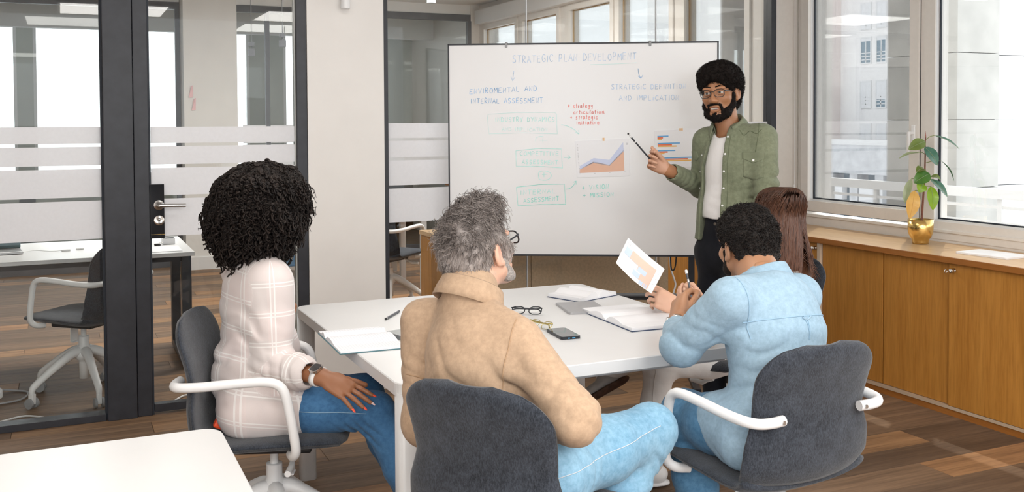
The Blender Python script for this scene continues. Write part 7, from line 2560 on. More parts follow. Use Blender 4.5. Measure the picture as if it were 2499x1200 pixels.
# ------------------------------------------------------------------ 3. man in the denim shirt
def man_denim():
    rng = np.random.default_rng(13)
    fwd = J_('m3_fwd')
    pel = J_('m3_pelvis')
    P = person('person', 'seated man with short black hair in a light denim shirt, leaning on the table', (pel[0], pel[1], 0))
    hc = J_('m3_head')
    R = head_frame(J_('m3_face'), V3(-0.08, 1, 0))
    F = Form()
    head_form(F, hc, R, 1.0, True, True, J_('m3_neck') + A3((0, 0, -0.04)), 0.058)
    F.cone(hc - R[:, 1] * 0.045 - R[:, 2] * 0.04, J_('m3_neck') - A3((0, 0, 0.03)), 0.056, 0.064, 0.03)
    parts = [F.mesh(0.0045)]
    H = Form()
    wl, el, wr, er = J_('m3_wl'), J_('m3_el'), J_('m3_wr'), J_('m3_er')
    hand_form(H, wl, J_('m3_handl'), J_('m3_hbackl'), J_('m3_hthumbl'), [(0.5, 0.9, 0.5), (0.55, 0.95, 0.5), (0.6, 1.0, 0.5), (0.65, 1.0, 0.5)], (0.3, 0.4, 0.4, 0.4), s=1.0, elbow=el)
    parts.append(H.mesh(0.0028))
    H = Form()
    hand_form(H, wr, V3(-0.85, 0.25, -0.35), V3(0.1, 0.75, 0.6), V3(-0.2, 0.8, -0.5), [(0.6, 0.9, 0.5)] * 4, (0.3, 0.4, 0.4, 0.4), s=1.0, elbow=er)
    parts.append(H.mesh(0.003))
    parts.append(body_core(J_('m3_neck'), J_('m3_sl'), J_('m3_sr'), J_('m3_chest'), pel, [([J['m3_sr'], J['m3_er']], [0.045, 0.04]), ([J['m3_sl'], J['m3_el']], [0.045, 0.04]), ([J['m3_hr'], J['m3_kr'], J['m3_ar']], [0.07, 0.05, 0.04]), ([J['m3_hl'], J['m3_kl'], J['m3_al']], [0.07, 0.05, 0.04])], fwd))
    v, f = merge(parts)
    np_mesh('body', v, f, SKIN_TAN, P, {'tint': np.zeros(len(v))})
    S = Form()
    sl, sr, chest = J_('m3_sl'), J_('m3_sr'), J_('m3_chest')
    lat = unit(np.cross(fwd, (0, 0, 1.0)))
    waist = lerp(chest, pel, 0.55)
    torso(S, J_('m3_neck'), sl, sr, chest, waist, pel + A3((0, 0, -0.03)), fwd, 0.176, 0.158, 0.165, 0.66, 0.066, 0.044)
    S.cone(lerp(J_('m3_hl'), J_('m3_kl'), 0.0), lerp(J_('m3_hl'), J_('m3_kl'), 0.42) + A3((0, 0, 0.014)), 0.118, 0.092, 0.05)
    S.half((0, 0, 0.470), (0, 0, -1), 0.02)
    S.cone(J_('m3_neck') - A3((0, 0, 0.085)), J_('m3_neck') - A3((0, 0, 0.026)), 0.086, 0.068, 0.03)
    S.cone(sl + A3((0, 0, -0.012)), el, 0.067, 0.061, 0.05)
    S.cone(el, lerp(el, wl, 0.60), 0.062, 0.050, 0.025)
    open_end(S, lerp(el, wl, 0.66), wl - el, 0.040)
    S.cone(sr - lat * 0.012, er, 0.060, 0.058, 0.05)
    S.cone(er, lerp(er, wr, 0.6), 0.058, 0.055, 0.03)
    diag = unit(lat * -0.6 + A3((0, 0, 1.0)) * 0.7)
    folds = [(el + A3((0, 0, 0.02)), 0.10, (0.6, 0.1, 1), 0.0048, 0.055), (lerp(sl, el, 0.55), 0.09, el - sl + lat * 0.1, 0.0036, 0.06), (lerp(sl, el, 0.25) + lat * 0.07 + A3((0, 0, -0.06)), 0.09, diag, 0.009, 0.06), (waist - lat * 0.05 - fwd * 0.08, 0.16, A3((0, 0, 1)) + lat * 0.25, 0.0085, 0.065), (pel - lat * 0.13 + A3((0, 0, 0.02)), 0.14, lat + fwd * 0.7, 0.006, 0.08), (chest - fwd * 0.12 + A3((0, 0, -0.02)), 0.13, A3((0, 0, 1)) + lat * 0.2, 0.0042, 0.08)]
    v, f = S.mesh(0.0055, wrinkles(folds, 0.0010, (6, 6, 4), 5.0))
    m = cloth('light_denim_shirt', (0.30, 0.445, 0.565), (0.355, 0.50, 0.615), 800, 5, 0.9, (1, 1, 1), 0.25)
    np_mesh('shirt', v, f, m, P)
    tv = bvh(v, f)
    bk = -fwd + A3((0, 0, 0.3))
    seam = plain('seam_denim_shirt', (0.30, 0.46, 0.60), 0.9)
    stitch(tv, [lerp(sl, sr, q_) + A3((0, 0, -0.085)) for q_ in (0.02, 0.2, 0.4, 0.6, 0.8, 0.98)], bk, seam, P, 'yoke_seam', 0.0016)
    stitch(tv, [sl + lat * a + A3((0, 0, z)) for a, z in ((0.015, 0.07), (0.022, 0.02), (0.030, -0.05), (0.040, -0.12))], -fwd - lat * 0.2, seam, P, 'armhole_seam', 0.0016)
    cl = lerp(sl, sr, 0.5) + A3((0, 0, -0.085))
    stitch(tv, [cl + lat * 0.010, cl + A3((0, 0, -0.028)), cl - lat * 0.002 + A3((0, 0, -0.06))], bk, seam, P, 'back_pleat', 0.0018)
    stitch(tv, [cl - lat * 0.012, cl - lat * 0.006 + A3((0, 0, -0.03)), cl - lat * 0.002 + A3((0, 0, -0.075))], bk, seam, P, 'back_pleat', 0.0018)
    stitch(tv, [cl + lat * 0.020 + A3((0, 0, -0.004)), cl + A3((0, 0, -0.012)), cl - lat * 0.020 + A3((0, 0, -0.004))], bk, m, P, 'locker_loop', 0.0034)
    nk = J_('m3_neck')
    collar(P, nk + A3((0, 0, -0.020)) - fwd * 0.004, A3((0, 0, 1)) + fwd * 0.50, fwd, 0.078, 0.084, 0.036, 0.050, m, 0.6, 0.015)
    T = Form()
    trousers(T, J_('m3_hl'), J_('m3_hr'), J_('m3_kl'), J_('m3_kr'), J_('m3_al'), J_('m3_ar'), 0.088, 0.072, 0.066, pel + A3((0, 0, 0.04)), 0.13, fwd, seat=0.095)
    kl = J_('m3_kl')
    foldsT = [(kl + A3((0, 0, -0.07)), 0.085, (0.3, 0.2, 1), 0.006, 0.03), (lerp(kl, J_('m3_al'), 0.7), 0.12, (0.2, 0, 1), 0.005, 0.06)]
    v, f = T.mesh(0.0065, wrinkles(foldsT, 0.0013, (9, 9, 9), 6.0))
    np_mesh('jeans', v, f, DARK_JEANS, P)
    for a_ in ('m3_al', 'm3_ar'):
        shoe(P, J_(a_), fwd, M_('white_plastic'), M_('white_plastic'))
    wrist_watch(P, wl, el, V3(-0.9, 0.1, -0.4), M_('chrome'), 0.17, 0.034, 'round', M_('chrome'))
    U, Fd, X = R[:, 2], R[:, 1], R[:, 0]
    Hh = Form()
    Hh.ell(hc + U * 0.048 - Fd * 0.012, (0.087, 0.106, 0.090), R, 0.02)
    Hh.ell(hc + U * 0.010 - Fd * 0.050, (0.078, 0.072, 0.080), R, 0.03)
    Hh.ell(hc - U * 0.042 - Fd * 0.062, (0.067, 0.056, 0.042), R, 0.03)
    for sx in (-1, 1):
        Hh.ell(hc + X * sx * 0.098 - Fd * 0.004 - U * 0.022, (0.032, 0.036, 0.042), R, 0.012, 'sub')
    Hh.ell(hc + Fd * 0.115 - U * 0.030, (0.095, 0.075, 0.095), R, 0.015, 'sub')
    v, f = Hh.mesh(0.0045, lambda Q: 0.0045 * vnoise(Q * 48) + 0.0035 * vnoise(Q * 95 + 3))
    pts, nr = scatter(v, f, 5200, rng)
    rel = (pts - hc) @ R
    long_ = np.clip((rel[:, 2] + 0.03) / 0.05, 0.15, 1)
    c1 = curls(pts - nr * 0.003, nr * 0.8, 0.016, 0.0032, 1.3, 8, 0.2, rng, 0.5)
    c1 = pts[:, None] + (c1 - pts[:, None]) * long_[:, None, None]
    tv_, tf_ = tubes(c1, 0.0013)
    vv_, ff_ = merge([(v, f), (tv_, tf_)])
    np_mesh('hair', vv_, ff_, hair_mat('short_black_hair', (0.004, 0.0035, 0.0035), (0.022, 0.015, 0.012), 0.5, 70, 0.9, 0.35), P, {'shade': np.r_[np.zeros(len(v)), np.repeat(rng.random(len(c1)) ** 3 * 0.6, 24)]})
    Bd = Form()
    for sx in (-1, 1):
        Bd.cone(hc + R @ A3((sx * 0.071, 0.022, -0.015)), hc + R @ A3((sx * 0.058, 0.030, -0.075)), 0.008, 0.014, 0.02)
        Bd.cone(hc + R @ A3((sx * 0.058, 0.030, -0.075)), hc + R @ A3((sx * 0.012, 0.084, -0.110)), 0.016, 0.018, 0.02)
    v, f = Bd.mesh(0.004, lambda Q: 0.002 * vnoise(Q * 90))
    np_mesh('beard', v, f, hair_mat('dark_stubble', (0.012, 0.008, 0.006), (0.03, 0.02, 0.015), 0.7, 160, 0.8, 0.2), P, {'shade': np.zeros(len(v))})
    return P


# ------------------------------------------------------------------ 4. brown-haired woman behind him
def woman_right():
    rng = np.random.default_rng(14)
    fwd = J_('w4_fwd')
    pel = J_('w4_pelvis')
    P = person('person', 'woman with long brown hair and white trousers holding up a chart sheet', (pel[0], pel[1], 0))
    hc = J_('w4_head')
    R = head_frame(J_('w4_face'), V3(0.06, 1, 0))
    F = Form()
    head_form(F, hc, R, 0.95, True, True, J_('w4_neck') + A3((0, 0, -0.02)), 0.048)
    parts = [F.mesh(0.006)]
    wl, el, wr, er = J_('w4_wl'), J_('w4_el'), J_('w4_wr'), J_('w4_er')
    H = Form()
    hand_form(H, wl, J_('w4_handl'), J_('w4_hbackl'), J_('w4_hthumbl'), [(0.35, 0.55, 0.35), (0.5, 0.75, 0.4), (0.65, 0.9, 0.5), (0.75, 1.0, 0.5)], (0.40, 0.30, 0.25, 0.15), (0.05, 0.0, -0.04, -0.08), 0.97, el, 0.025, 0.037)
    parts.append(H.mesh(0.0028))
    H = Form()
    hand_form(H, wr, V3(-0.55, 0.75, -0.1), V3(0.55, 0.3, 0.6), V3(-0.5, 0.4, -0.5), [(0.7, 0.8, 0.4), (0.8, 0.9, 0.5), (0.9, 1.0, 0.5), (0.9, 1.0, 0.5)], (0.35, 0.45, 0.3, 0.2), s=0.95, elbow=er)
    parts.append(H.mesh(0.003))
    parts.append(body_core(J_('w4_neck'), J_('w4_sl'), J_('w4_sr'), J_('w4_chest'), pel, [([J['w4_sr'], J['w4_er']], [0.036, 0.034]), ([J['w4_sl'], J['w4_el']], [0.036, 0.034]), ([J['w4_hr'], J['w4_kr'], J['w4_ar']], [0.065, 0.045, 0.035]), ([J['w4_hl'], J['w4_kl'], J['w4_al']], [0.065, 0.045, 0.035])], fwd))
    v, f = merge(parts)
    np_mesh('body', v, f, SKIN_PALE, P, {'tint': np.zeros(len(v))})
    S = Form()
    chest = J_('w4_chest')
    torso(S, J_('w4_neck'), J_('w4_sl'), J_('w4_sr'), chest, lerp(chest, pel, 0.55), pel + A3((0, 0, 0.0)), fwd, 0.15, 0.135, 0.155, 0.68, 0.052, 0.046)
    S.cone(J_('w4_sl'), el, 0.062, 0.05, 0.03)
    S.cone(el, lerp(el, wl, 0.30), 0.05, 0.046, 0.03)
    S.cone(J_('w4_sr'), er, 0.062, 0.05, 0.03)
    S.cone(er, lerp(er, wr, 0.35), 0.05, 0.046, 0.03)
    v, f = S.mesh(0.008, wrinkles([(chest, 0.2, (0, 0.3, 1), 0.004, 0.08)], 0.0025))
    np_mesh('blouse', v, f, cloth('cream_blouse', (0.74, 0.68, 0.61), (0.80, 0.75, 0.69), 800, 10, 0.85), P)
    T = Form()
    trousers(T, J_('w4_hl'), J_('w4_hr'), J_('w4_kl'), J_('w4_kr'), J_('w4_al'), J_('w4_ar'), 0.086, 0.062, 0.048, pel + A3((0, 0, 0.08)), 0.12, fwd, seat=0.10)
    v, f = T.mesh(0.007, wrinkles([(J_('w4_kl'), 0.09, (0.4, 0, 1), 0.003, 0.04)], 0.0014, (9, 9, 9), 8.0))
    np_mesh('trousers', v, f, cloth('white_denim', (0.74, 0.72, 0.70), (0.80, 0.78, 0.765), 800, 8, 0.9), P)
    tv = bvh(v, f)
    stitch(tv, [lerp(J_('w4_kl'), J_('w4_al'), q_) + V3(-0.028, 0, 0) for q_ in (0.02, 0.3, 0.6, 0.9)], V3(0.1, 0, -1), plain('seam_white', (0.6, 0.58, 0.56), 0.9), P)
    brown = plain('sole_brown', (0.085, 0.04, 0.025), 0.75, vary=0.3, nscale=60, bumps=0.4, bscale=120)
    shoe(P, J_('w4_al'), (-1, 0.1, 0), M_('white_plastic'), M_('white_plastic'))
    shoe(P, J_('w4_ar') + A3((-0.01, 0.01, 0.01)), V3(-0.85, -0.42, -0.2), plain('grey_suede', (0.42, 0.40, 0.38), 0.85, vary=0.1, nscale=40), brown, 0.95, V3(-0.25, 0.75, 0.55))
    wrist_watch(P, wl, el, J_('w4_hbackl'), plain('strap_white', (0.82, 0.81, 0.80), 0.5), 0.14, 0.033, 'square', M_('white_plastic'))
    # long straight hair
    U, Fd, X = R[:, 2], R[:, 1], R[:, 0]
    Hh = Form()
    Hh.ell(hc + U * 0.040 - Fd * 0.012, (0.084, 0.103, 0.096), R, 0.02)
    Hh.cone(hc + U * 0.01 - Fd * 0.035, hc - U * 0.13 - Fd * 0.060, 0.082, 0.078, 0.04, (Fd, 0.72))
    Hh.cone(hc - U * 0.13 - Fd * 0.060, hc - U * 0.21 - Fd * 0.062, 0.076, 0.060, 0.04, (Fd, 0.6))
    Hh.cone(hc - U * 0.12 - Fd * 0.05 + X * 0.05, hc - U * 0.22 - Fd * 0.045 + X * 0.115, 0.040, 0.026, 0.03)
    Hh.ell(hc + Fd * 0.12 - U * 0.04, (0.075, 0.085, 0.12), R, 0.015, 'sub')
    v, f = Hh.mesh(0.006, lambda Q: 0.003 * vnoise(np.c_[Q[:, :2] * 60, Q[:, 2] * 9]))
    n = 1500
    az = rng.uniform(-PI, PI, n)
    keep = np.abs(az) > 0.75
    az = az[keep]
    n = len(az)
    side = np.sign(np.sin(az))
    t_ = np.linspace(0, 1, 16)
    part_y = rng.uniform(-0.085, 0.06, n)
    fall = rng.uniform(0.17, 0.255, n)
    S0 = np.zeros((n, 16, 3))
    mult = rng.uniform(1.7, 3.0, n)
    for i, q in enumerate(t_):
        th_ = np.minimum(1, q * mult) * PI / 2
        dn = np.maximum(0, q - 1 / mult) / (1 - 1 / mult)
        el_ = 0.090 + 0.007 * rng.random(n) + 0.012 * np.minimum(1, dn * 1.6)
        x_ = np.sin(az) * el_ * np.sin(th_)
        y_ = part_y * np.cos(th_) - 0.014 + np.cos(az) * 0.116 * np.sin(th_)
        z_ = 0.040 + 0.108 * np.cos(th_)
        z_ = z_ - fall * dn
        x_ = x_ * (1 - 0.10 * dn) + np.where(x_ > 0.05, 0.035 * dn ** 2, 0)
        y_ = y_ + np.where(np.cos(az) > -0.2, -0.03, -0.0) * dn - 0.012 * dn
        S0[:, i] = np.c_[x_ + 0.003 * np.sin(9 * q + az * 5), y_, np.full(n, z_) if np.ndim(z_) == 0 else z_]
    W0 = hc + S0 @ R.T
    tv_, tf_ = tubes(W0, 0.0021, 4, 0.3)
    stray = []
    for k in range(70):
        b0 = hc - U * 0.10 + X * rng.uniform(0.05, 0.085) - Fd * rng.uniform(0.02, 0.08)
        e0 = hc - U * rng.uniform(0.17, 0.25) + X * rng.uniform(0.09, 0.185) - Fd * rng.uniform(0.0, 0.06)
        stray.append([lerp(b0, e0, q) + A3((0, 0, 0.012 * math.sin(q * PI * 1.5))) for q in t_])
    tv2, tf2 = tubes(np.array(stray), 0.0016, 4, 0.3)
    vv_, ff_ = merge([(v, f), (tv_, tf_), (tv2, tf2)])
    lo_ = np.clip((np.tile(t_, n) - 0.10) * 0.62, 0, 0.6)
    shd = np.repeat(np.clip(lo_ * np.repeat(rng.random(n), 16) * 1.7, 0, 1), 4)
    np_mesh('hair', vv_, ff_, hair_mat('brown_hair', (0.030, 0.012, 0.007), (0.115, 0.048, 0.026), 0.36, 26, 0.5, 0.5, (2.2, 2.2, 0.25)), P, {'shade': np.r_[np.clip(-((v - hc) @ U) * 1.6, 0, 0.45), shd, np.full(len(tv2), 0.8)]})
    # the sheet in her left hand, and the pencil in her right
    c0 = SHEET['corners']
    t = thing('chart_sheet', 'white sheet with a pale bar chart held up over the table', 'paper', tuple(c0[3]), 0, None)
    A, B, C, D = [A3(q) for q in c0]
    nn = unit(np.cross(B - A, D - A))

    def at_(u, w_):
        p = A * (1 - u) * (1 - w_) + B * u * (1 - w_) + C * u * w_ + D * (1 - u) * w_
        return p + nn * (0.016 * math.sin(PI * u) * (0.4 + 0.6 * w_))
    N_ = 10
    vs = [at_(i / N_, k / N_) for i in range(N_ + 1) for k in range(N_ + 1)]
    vs2 = [p + nn * 0.0004 for p in vs]
    k0 = len(vs)
    fs = []
    for i in range(N_):
        for k in range(N_):
            a = i * (N_ + 1) + k
            fs += [(a, a + 1, a + N_ + 2, a + N_ + 1), (k0 + a, k0 + a + N_ + 1, k0 + a + N_ + 2, k0 + a + 1)]
    MB().add([tuple(p) for p in vs + vs2], fs, True).build('sheet', M_('paper'), t, world=True)
    for nm, col, rects in SHEET['print']:
        b = MB()
        for (u0, u1, w0, w1) in rects:
            g = [at_(u0 + (u1 - u0) * i / 4, w0 + (w1 - w0) * k / 4) + nn * SHEET['sign'] for i in range(5) for k in range(5)]
            b.add([tuple(p) for p in g], [(i * 5 + k, i * 5 + k + 1, i * 5 + k + 6, i * 5 + k + 5) for i in range(4) for k in range(4)])
        b.build(nm, C_AREA[col], t, world=True)
    a, e = A3(SHEET['pencil'][0]), A3(SHEET['pencil'][1])
    t = thing('pencil', 'grey pencil with a white end cap held upright by the brown-haired woman', 'pencil', tuple(e))
    MB().tube([tuple(lerp(a, e, 0.12)), tuple(e)], 0.0042, 12).build('shaft', plain('pencil_grey', (0.10, 0.11, 0.13), 0.35, 0.2), t, world=True)
    MB().tube([tuple(lerp(a, e, 0.0)), tuple(lerp(a, e, 0.02)), tuple(lerp(a, e, 0.12))], [0.004, 0.0058, 0.0058], 12).build('end_cap', M_('white_plastic'), t, world=True)
    MB().tube([tuple(lerp(a, e, 0.30)), tuple(lerp(a, e, 0.40))], 0.0047, 12).build('ferrule', M_('chrome'), t, world=True)
    return P


# ------------------------------------------------------------------ 5. the presenter
def presenter():
    rng = np.random.default_rng(15)
    fwd = J_('m5_fwd')
    pel = J_('m5_pelvis')
    P = person('person', 'standing bearded man in a green overshirt pointing a pencil at the whiteboard', (pel[0], pel[1], 0))
    hc = J_('m5_head')
    R = head_frame(J_('m5_face'), J_('m5_up'))
    s = 1.03
    F = Form()
    head_form(F, hc, R, s, True, True, J_('m5_neck') + A3((0, 0, -0.03)), 0.056)
    hv, hf = F.mesh(0.0028)
    parts = [(hv, hf)]
    wr, er, wl, el = J_('m5_wr'), J_('m5_er'), J_('m5_wl'), J_('m5_el')
    H = Form()
    hand_form(H, wr, J_('m5_hand'), J_('m5_hback'), J_('m5_hthumb'), [(0.75, 0.85, 0.35), (1.05, 1.05, 0.5), (1.2, 1.1, 0.5), (1.25, 1.1, 0.5)], (0.28, 0.38, 0.12, 0.02), (0.10, 0.02, -0.05, -0.12), 1.0, er, 0.026, 0.040)
    hand = H.mesh(0.0024)
    parts.append(hand)
    H = Form()
    hand_form(H, wl, V3(-0.3, -0.9, -0.1), V3(0.9, 0, -0.2), V3(-0.3, 0, -0.9), [(0.3, 0.3, 0.2)] * 4, elbow=el)
    parts.append(H.mesh(0.005))
    parts.append(body_core(J_('m5_neck'), J_('m5_sl'), J_('m5_sr'), J_('m5_chest'), pel, [([J['m5_sr'], J['m5_er']], [0.04, 0.036]), ([J['m5_sl'], J['m5_el']], [0.04, 0.036]), ([J['m5_hr'], J['m5_kr'], J['m5_ar']], [0.07, 0.05, 0.04]), ([J['m5_hl'], J['m5_kl'], J['m5_al']], [0.07, 0.05, 0.04])], fwd))
    v, f = merge(parts)
    rel = ((v - hc) @ R) / s
    lips = (np.abs(rel[:, 0]) < 0.026) & (rel[:, 1] > 0.094) & (rel[:, 2] < -0.058) & (rel[:, 2] > -0.094)
    tint = lips * 0.0
    palm_n = -unit(J_('m5_hback'))
    hd = v - wr
    inhand = (np.linalg.norm(hd, axis=1) < 0.20) & (hd @ unit(J_('m5_hand')) > 0.0)
    depth = (hd @ palm_n)
    tint = np.where(inhand, np.clip(0.35 + depth * 22, 0, 0.85), tint)
    np_mesh('body', v, f, SKIN_BROWN, P, {'tint': tint})
    T_ = lambda p: hc + R @ (A3(p) * s)
    # eyes, lids, teeth, brows
    base = A3(XF[P].inverted().translation)
    for sx in (-1, 1):
        E = Form().ell(T_((sx * 0.0315, 0.0855, 0.0)), A3((0.0125, 0.0125, 0.0125)) * s, R, 0.001)
        ev, ef = E.mesh(0.0016)
        eye = np_mesh('eye', ev, ef, plain('eye_white', (0.62, 0.58, 0.55), 0.2), P)
        gz = unit(R @ A3((0.25 * 0 + 0.05, 1, -0.03)))
        E = Form().ell(T_((sx * 0.0315 + 0.0005, 0.0955, -0.0003)), A3((0.0064, 0.0032, 0.0064)) * s, R, 0.001)
        ev, ef = E.mesh(0.0010)
        o = np_mesh('iris', ev, ef, plain('iris_brown', (0.030, 0.016, 0.010), 0.08), P)
        o.parent = eye
        L = Form()
        L.ell(T_((sx * 0.0315, 0.0868, 0.0072)), A3((0.0165, 0.0138, 0.0066)) * s, R, 0.004)
        L.ell(T_((sx * 0.0315, 0.0864, -0.0080)), A3((0.0155, 0.0128, 0.0056)) * s, R, 0.004)
        L.ell(T_((sx * 0.0315, 0.0855, 0.0)), A3((0.0127, 0.0127, 0.0127)) * s, R, 0.001, 'sub')
        lv, lf = L.mesh(0.0018)
        np_mesh('eyelids', lv, lf, SKIN_BROWN, P, {'tint': np.zeros(len(lv))})
        b = Form()
        b.chain([T_((sx * 0.013, 0.0965, 0.0265)), T_((sx * 0.030, 0.0945, 0.0310)), T_((sx * 0.047, 0.081, 0.0255))], [0.0026, 0.0032, 0.0018], 0.003)
        bv, bf = b.mesh(0.0016, lambda Q: 0.0012 * vnoise(Q * 300))
        np_mesh('eyebrow', bv, bf, M_('black_plastic') if False else hair_mat('brow_hair', (0.006, 0.004, 0.003), (0.016, 0.010, 0.008), 0.7, 200, 0.8, 0.2), P, {'shade': np.zeros(len(bv))})
    tv0 = Form().cone(T_((-0.015, 0.0975, -0.0740)), T_((0.015, 0.0975, -0.0740)), 0.0050, 0.0050, 0.001)
    q1, q2 = tv0.mesh(0.0014)
    np_mesh('teeth', q1, q2, plain('teeth', (0.55, 0.51, 0.46), 0.35), P)
    Lp = Form()
    Lp.chain([T_(q) for q in ((-0.0245, 0.0925, -0.0735), (-0.010, 0.1045, -0.0660), (0, 0.1050, -0.0672), (0.010, 0.1045, -0.0660), (0.0245, 0.0925, -0.0735))], [0.0020, 0.0040, 0.0036, 0.0040, 0.0020], 0.003)
    Lp.chain([T_(q) for q in ((-0.0235, 0.0930, -0.0750), (-0.011, 0.1020, -0.0850), (0.011, 0.1020, -0.0850), (0.0235, 0.0930, -0.0750))], [0.0020, 0.0050, 0.0050, 0.0020], 0.003)
    q1, q2 = Lp.mesh(0.0013)
    np_mesh('lips', q1, q2, plain('lip_brown', (0.36, 0.145, 0.105), 0.4, vary=0.1), P)
    # afro
    U, Fd, X = R[:, 2], R[:, 1], R[:, 0]
    Hh = Form()
    Hh.ell(hc + U * 0.062 * s - Fd * 0.020, (0.110, 0.121, 0.095), R, 0.03)
    Hh.ell(hc + U * 0.012 - Fd * 0.055, (0.098, 0.082, 0.088), R, 0.03)
    Hh.ell(hc + U * 0.095 + Fd * 0.055, (0.085, 0.050, 0.045), R, 0.03)
    Hh.ell(hc - U * 0.055 - Fd * 0.060, (0.072, 0.050, 0.055), R, 0.03)
    Hh.ell(hc + Fd * 0.118 - U * 0.030, (0.080, 0.070, 0.094), R, 0.012, 'sub')
    for sx in (-1, 1):
        Hh.ell(hc + X * sx * 0.105 + Fd * 0.010 - U * 0.045, (0.045, 0.046, 0.062), R, 0.012, 'sub')
    v, f = Hh.mesh(0.0045, lambda Q: 0.0045 * vnoise(Q * 60) + 0.003 * vnoise(Q * 120))
    pts, nr = scatter(v, f, 7500, rng)
    c1 = curls(pts - nr * 0.004, nr, 0.0125, 0.0030, 1.6, 8, 0.1, rng, 0.6)
    tv_, tf_ = tubes(c1, 0.0011)
    vv_, ff_ = merge([(v, f), (tv_, tf_)])
    np_mesh('hair', vv_, ff_, hair_mat('afro_hair', (0.0045, 0.0035, 0.003), (0.020, 0.0135, 0.011), 0.7, 90, 0.9, 0.2), P, {'shade': np.r_[np.zeros(len(v)), np.repeat(rng.random(len(c1)) ** 3 * 0.5, 24)]})
    # beard: a thick shell along jaw, chin and lip
    Bd = Form()
    for sx in (-1, 1):
        Bd.cone(T_((sx * 0.070, 0.016, -0.012)), T_((sx * 0.061, 0.026, -0.060)), 0.010, 0.018, 0.015)
        Bd.cone(T_((sx * 0.061, 0.026, -0.060)), T_((sx * 0.040, 0.060, -0.098)), 0.019, 0.023, 0.015)
        Bd.cone(T_((sx * 0.040, 0.060, -0.098)), T_((sx * 0.008, 0.082, -0.116)), 0.023, 0.024, 0.015)
        Bd.cone(T_((sx * 0.004, 0.1065, -0.0545)), T_((sx * 0.026, 0.095, -0.060)), 0.0058, 0.0065, 0.006)
        Bd.cone(T_((sx * 0.026, 0.095, -0.060)), T_((sx * 0.035, 0.083, -0.085)), 0.0065, 0.0085, 0.008)
    Bd.ell(T_((0, 0.104, -0.098)), A3((0.008, 0.006, 0.006)) * s, R, 0.006)
    Bd.ell(T_((0, 0.118, -0.079)), A3((0.0270, 0.030, 0.0150)) * s, R, 0.006, 'sub')
    v, f = Bd.mesh(0.0030, lambda Q: 0.0022 * vnoise(Q * 110) + 0.0015 * vnoise(Q * 220))
    pts, nr = scatter(v, f, 2200, rng)
    c1 = curls(pts - nr * 0.002, nr + A3((0, 0, -0.4)), 0.007, 0.0014, 1.2, 6, 0.2, rng, 0.5)
    tv_, tf_ = tubes(c1, 0.0008)
    vv_, ff_ = merge([(v, f), (tv_, tf_)])
    np_mesh('beard', vv_, ff_, hair_mat('black_beard', (0.004, 0.003, 0.003), (0.016, 0.010, 0.008), 0.7, 140, 0.9, 0.2), P, {'shade': np.zeros(len(vv_))})
    wear_glasses(P, hc, R, plain('tortoise_dark', (0.030, 0.024, 0.022), 0.25), s, (0.049, 0.036), 0.0017, -0.004, 0.113)
    # white tee
    lat = unit(np.cross(fwd, (0, 0, 1.0)))        # his right
    sl, sr, chest, waist, nk = J_('m5_sl'), J_('m5_sr'), J_('m5_chest'), J_('m5_waist'), J_('m5_neck')
    S = Form()
    torso(S, nk - A3((0, 0, 0.012)), sl - lat * -0.03, sr - lat * 0.03, chest, waist, pel, fwd, 0.150, 0.145, 0.150, 0.66, 0.050, 0.036)
    S.half((0, 0, 1.025), (0, 0, -1), 0.006)
    S.cone(nk + fwd * 0.010 - A3((0, 0, 0.03)), nk + fwd * 0.03 + A3((0, 0, 0.10)), 0.060, 0.066, 0.006, None, 'sub')
    v, f = S.mesh(0.006, wrinkles([(waist + fwd * 0.09, 0.12, (0.2, 0, 1), 0.003, 0.05)], 0.0015, (6, 6, 6), 3.0))
    np_mesh('tee_shirt', v, f, cloth('white_jersey', (0.80, 0.78, 0.77), (0.84, 0.825, 0.815), 900, 10, 0.9), P)
    # green overshirt, open down the front
    S = Form()
    torso(S, nk - A3((0, 0, 0.004)), sl, sr, chest, waist, pel - A3((0, 0, 0.02)), fwd, 0.172, 0.168, 0.180, 0.70, 0.060, 0.042)
    S.cone(sr - A3((0, 0, 0.012)), er, 0.066, 0.058, 0.03)
    ce = lerp(er, wr, 0.80)
    S.cone(er, ce, 0.058, 0.043, 0.025)
    S.cone(lerp(er, wr, 0.62), ce, 0.045, 0.0435, 0.006)
    open_end(S, ce, wr - er, 0.036, -0.008)
    S.cone(sl - A3((0, 0, 0.014)), el, 0.072, 0.060, 0.03)
    S.cone(el, wl, 0.060, 0.050, 0.025)
    zt, zb = nk[2], 0.915
    S.half((0, 0, zb), (0, 0, -1), 0.006)

    def opening(X_, Y_, Z_):
        a = (X_ - nk[0]) * lat[0] + (Y_ - nk[1]) * lat[1]
        d = (X_ - nk[0]) * fwd[0] + (Y_ - nk[1]) * fwd[1]
        q = np.clip((zt + 0.02 - Z_) / (zt - 1.0), 0, 1.2)
        l0 = -0.030 + 0.012 * q
        l1 = 0.045 + 0.060 * np.minimum(1, q * 2.2)
        inside = np.minimum(np.minimum(a - l0, l1 - a), d - 0.015)
        return inside
    S.carve(opening)
    folds = [(er, 0.09, wr - er + A3((0, 0, 0.08)), 0.0050, 0.050), (lerp(er, wr, 0.5), 0.09, wr - er + A3((0, 0, 0.1)), 0.0036, 0.040), (el, 0.12, (0, 0.3, 1), 0.008, 0.045), (lerp(sl, el, 0.5), 0.10, (0.2, 0, 1), 0.004, 0.07), (chest - lat * 0.09 + fwd * 0.06 + A3((0, 0, -0.12)), 0.15, lat, 0.004, 0.07)]
    v, f = S.mesh(0.0052, wrinkles(folds, 0.0011, (6, 6, 4), 12.0))
    m = cloth('sage_twill', (0.165, 0.185, 0.118), (0.235, 0.258, 0.172), 800, 7, 0.88, (1, 1, 1), 0.25)
    np_mesh('overshirt', v, f, m, P)
    tv = bvh(v, f)
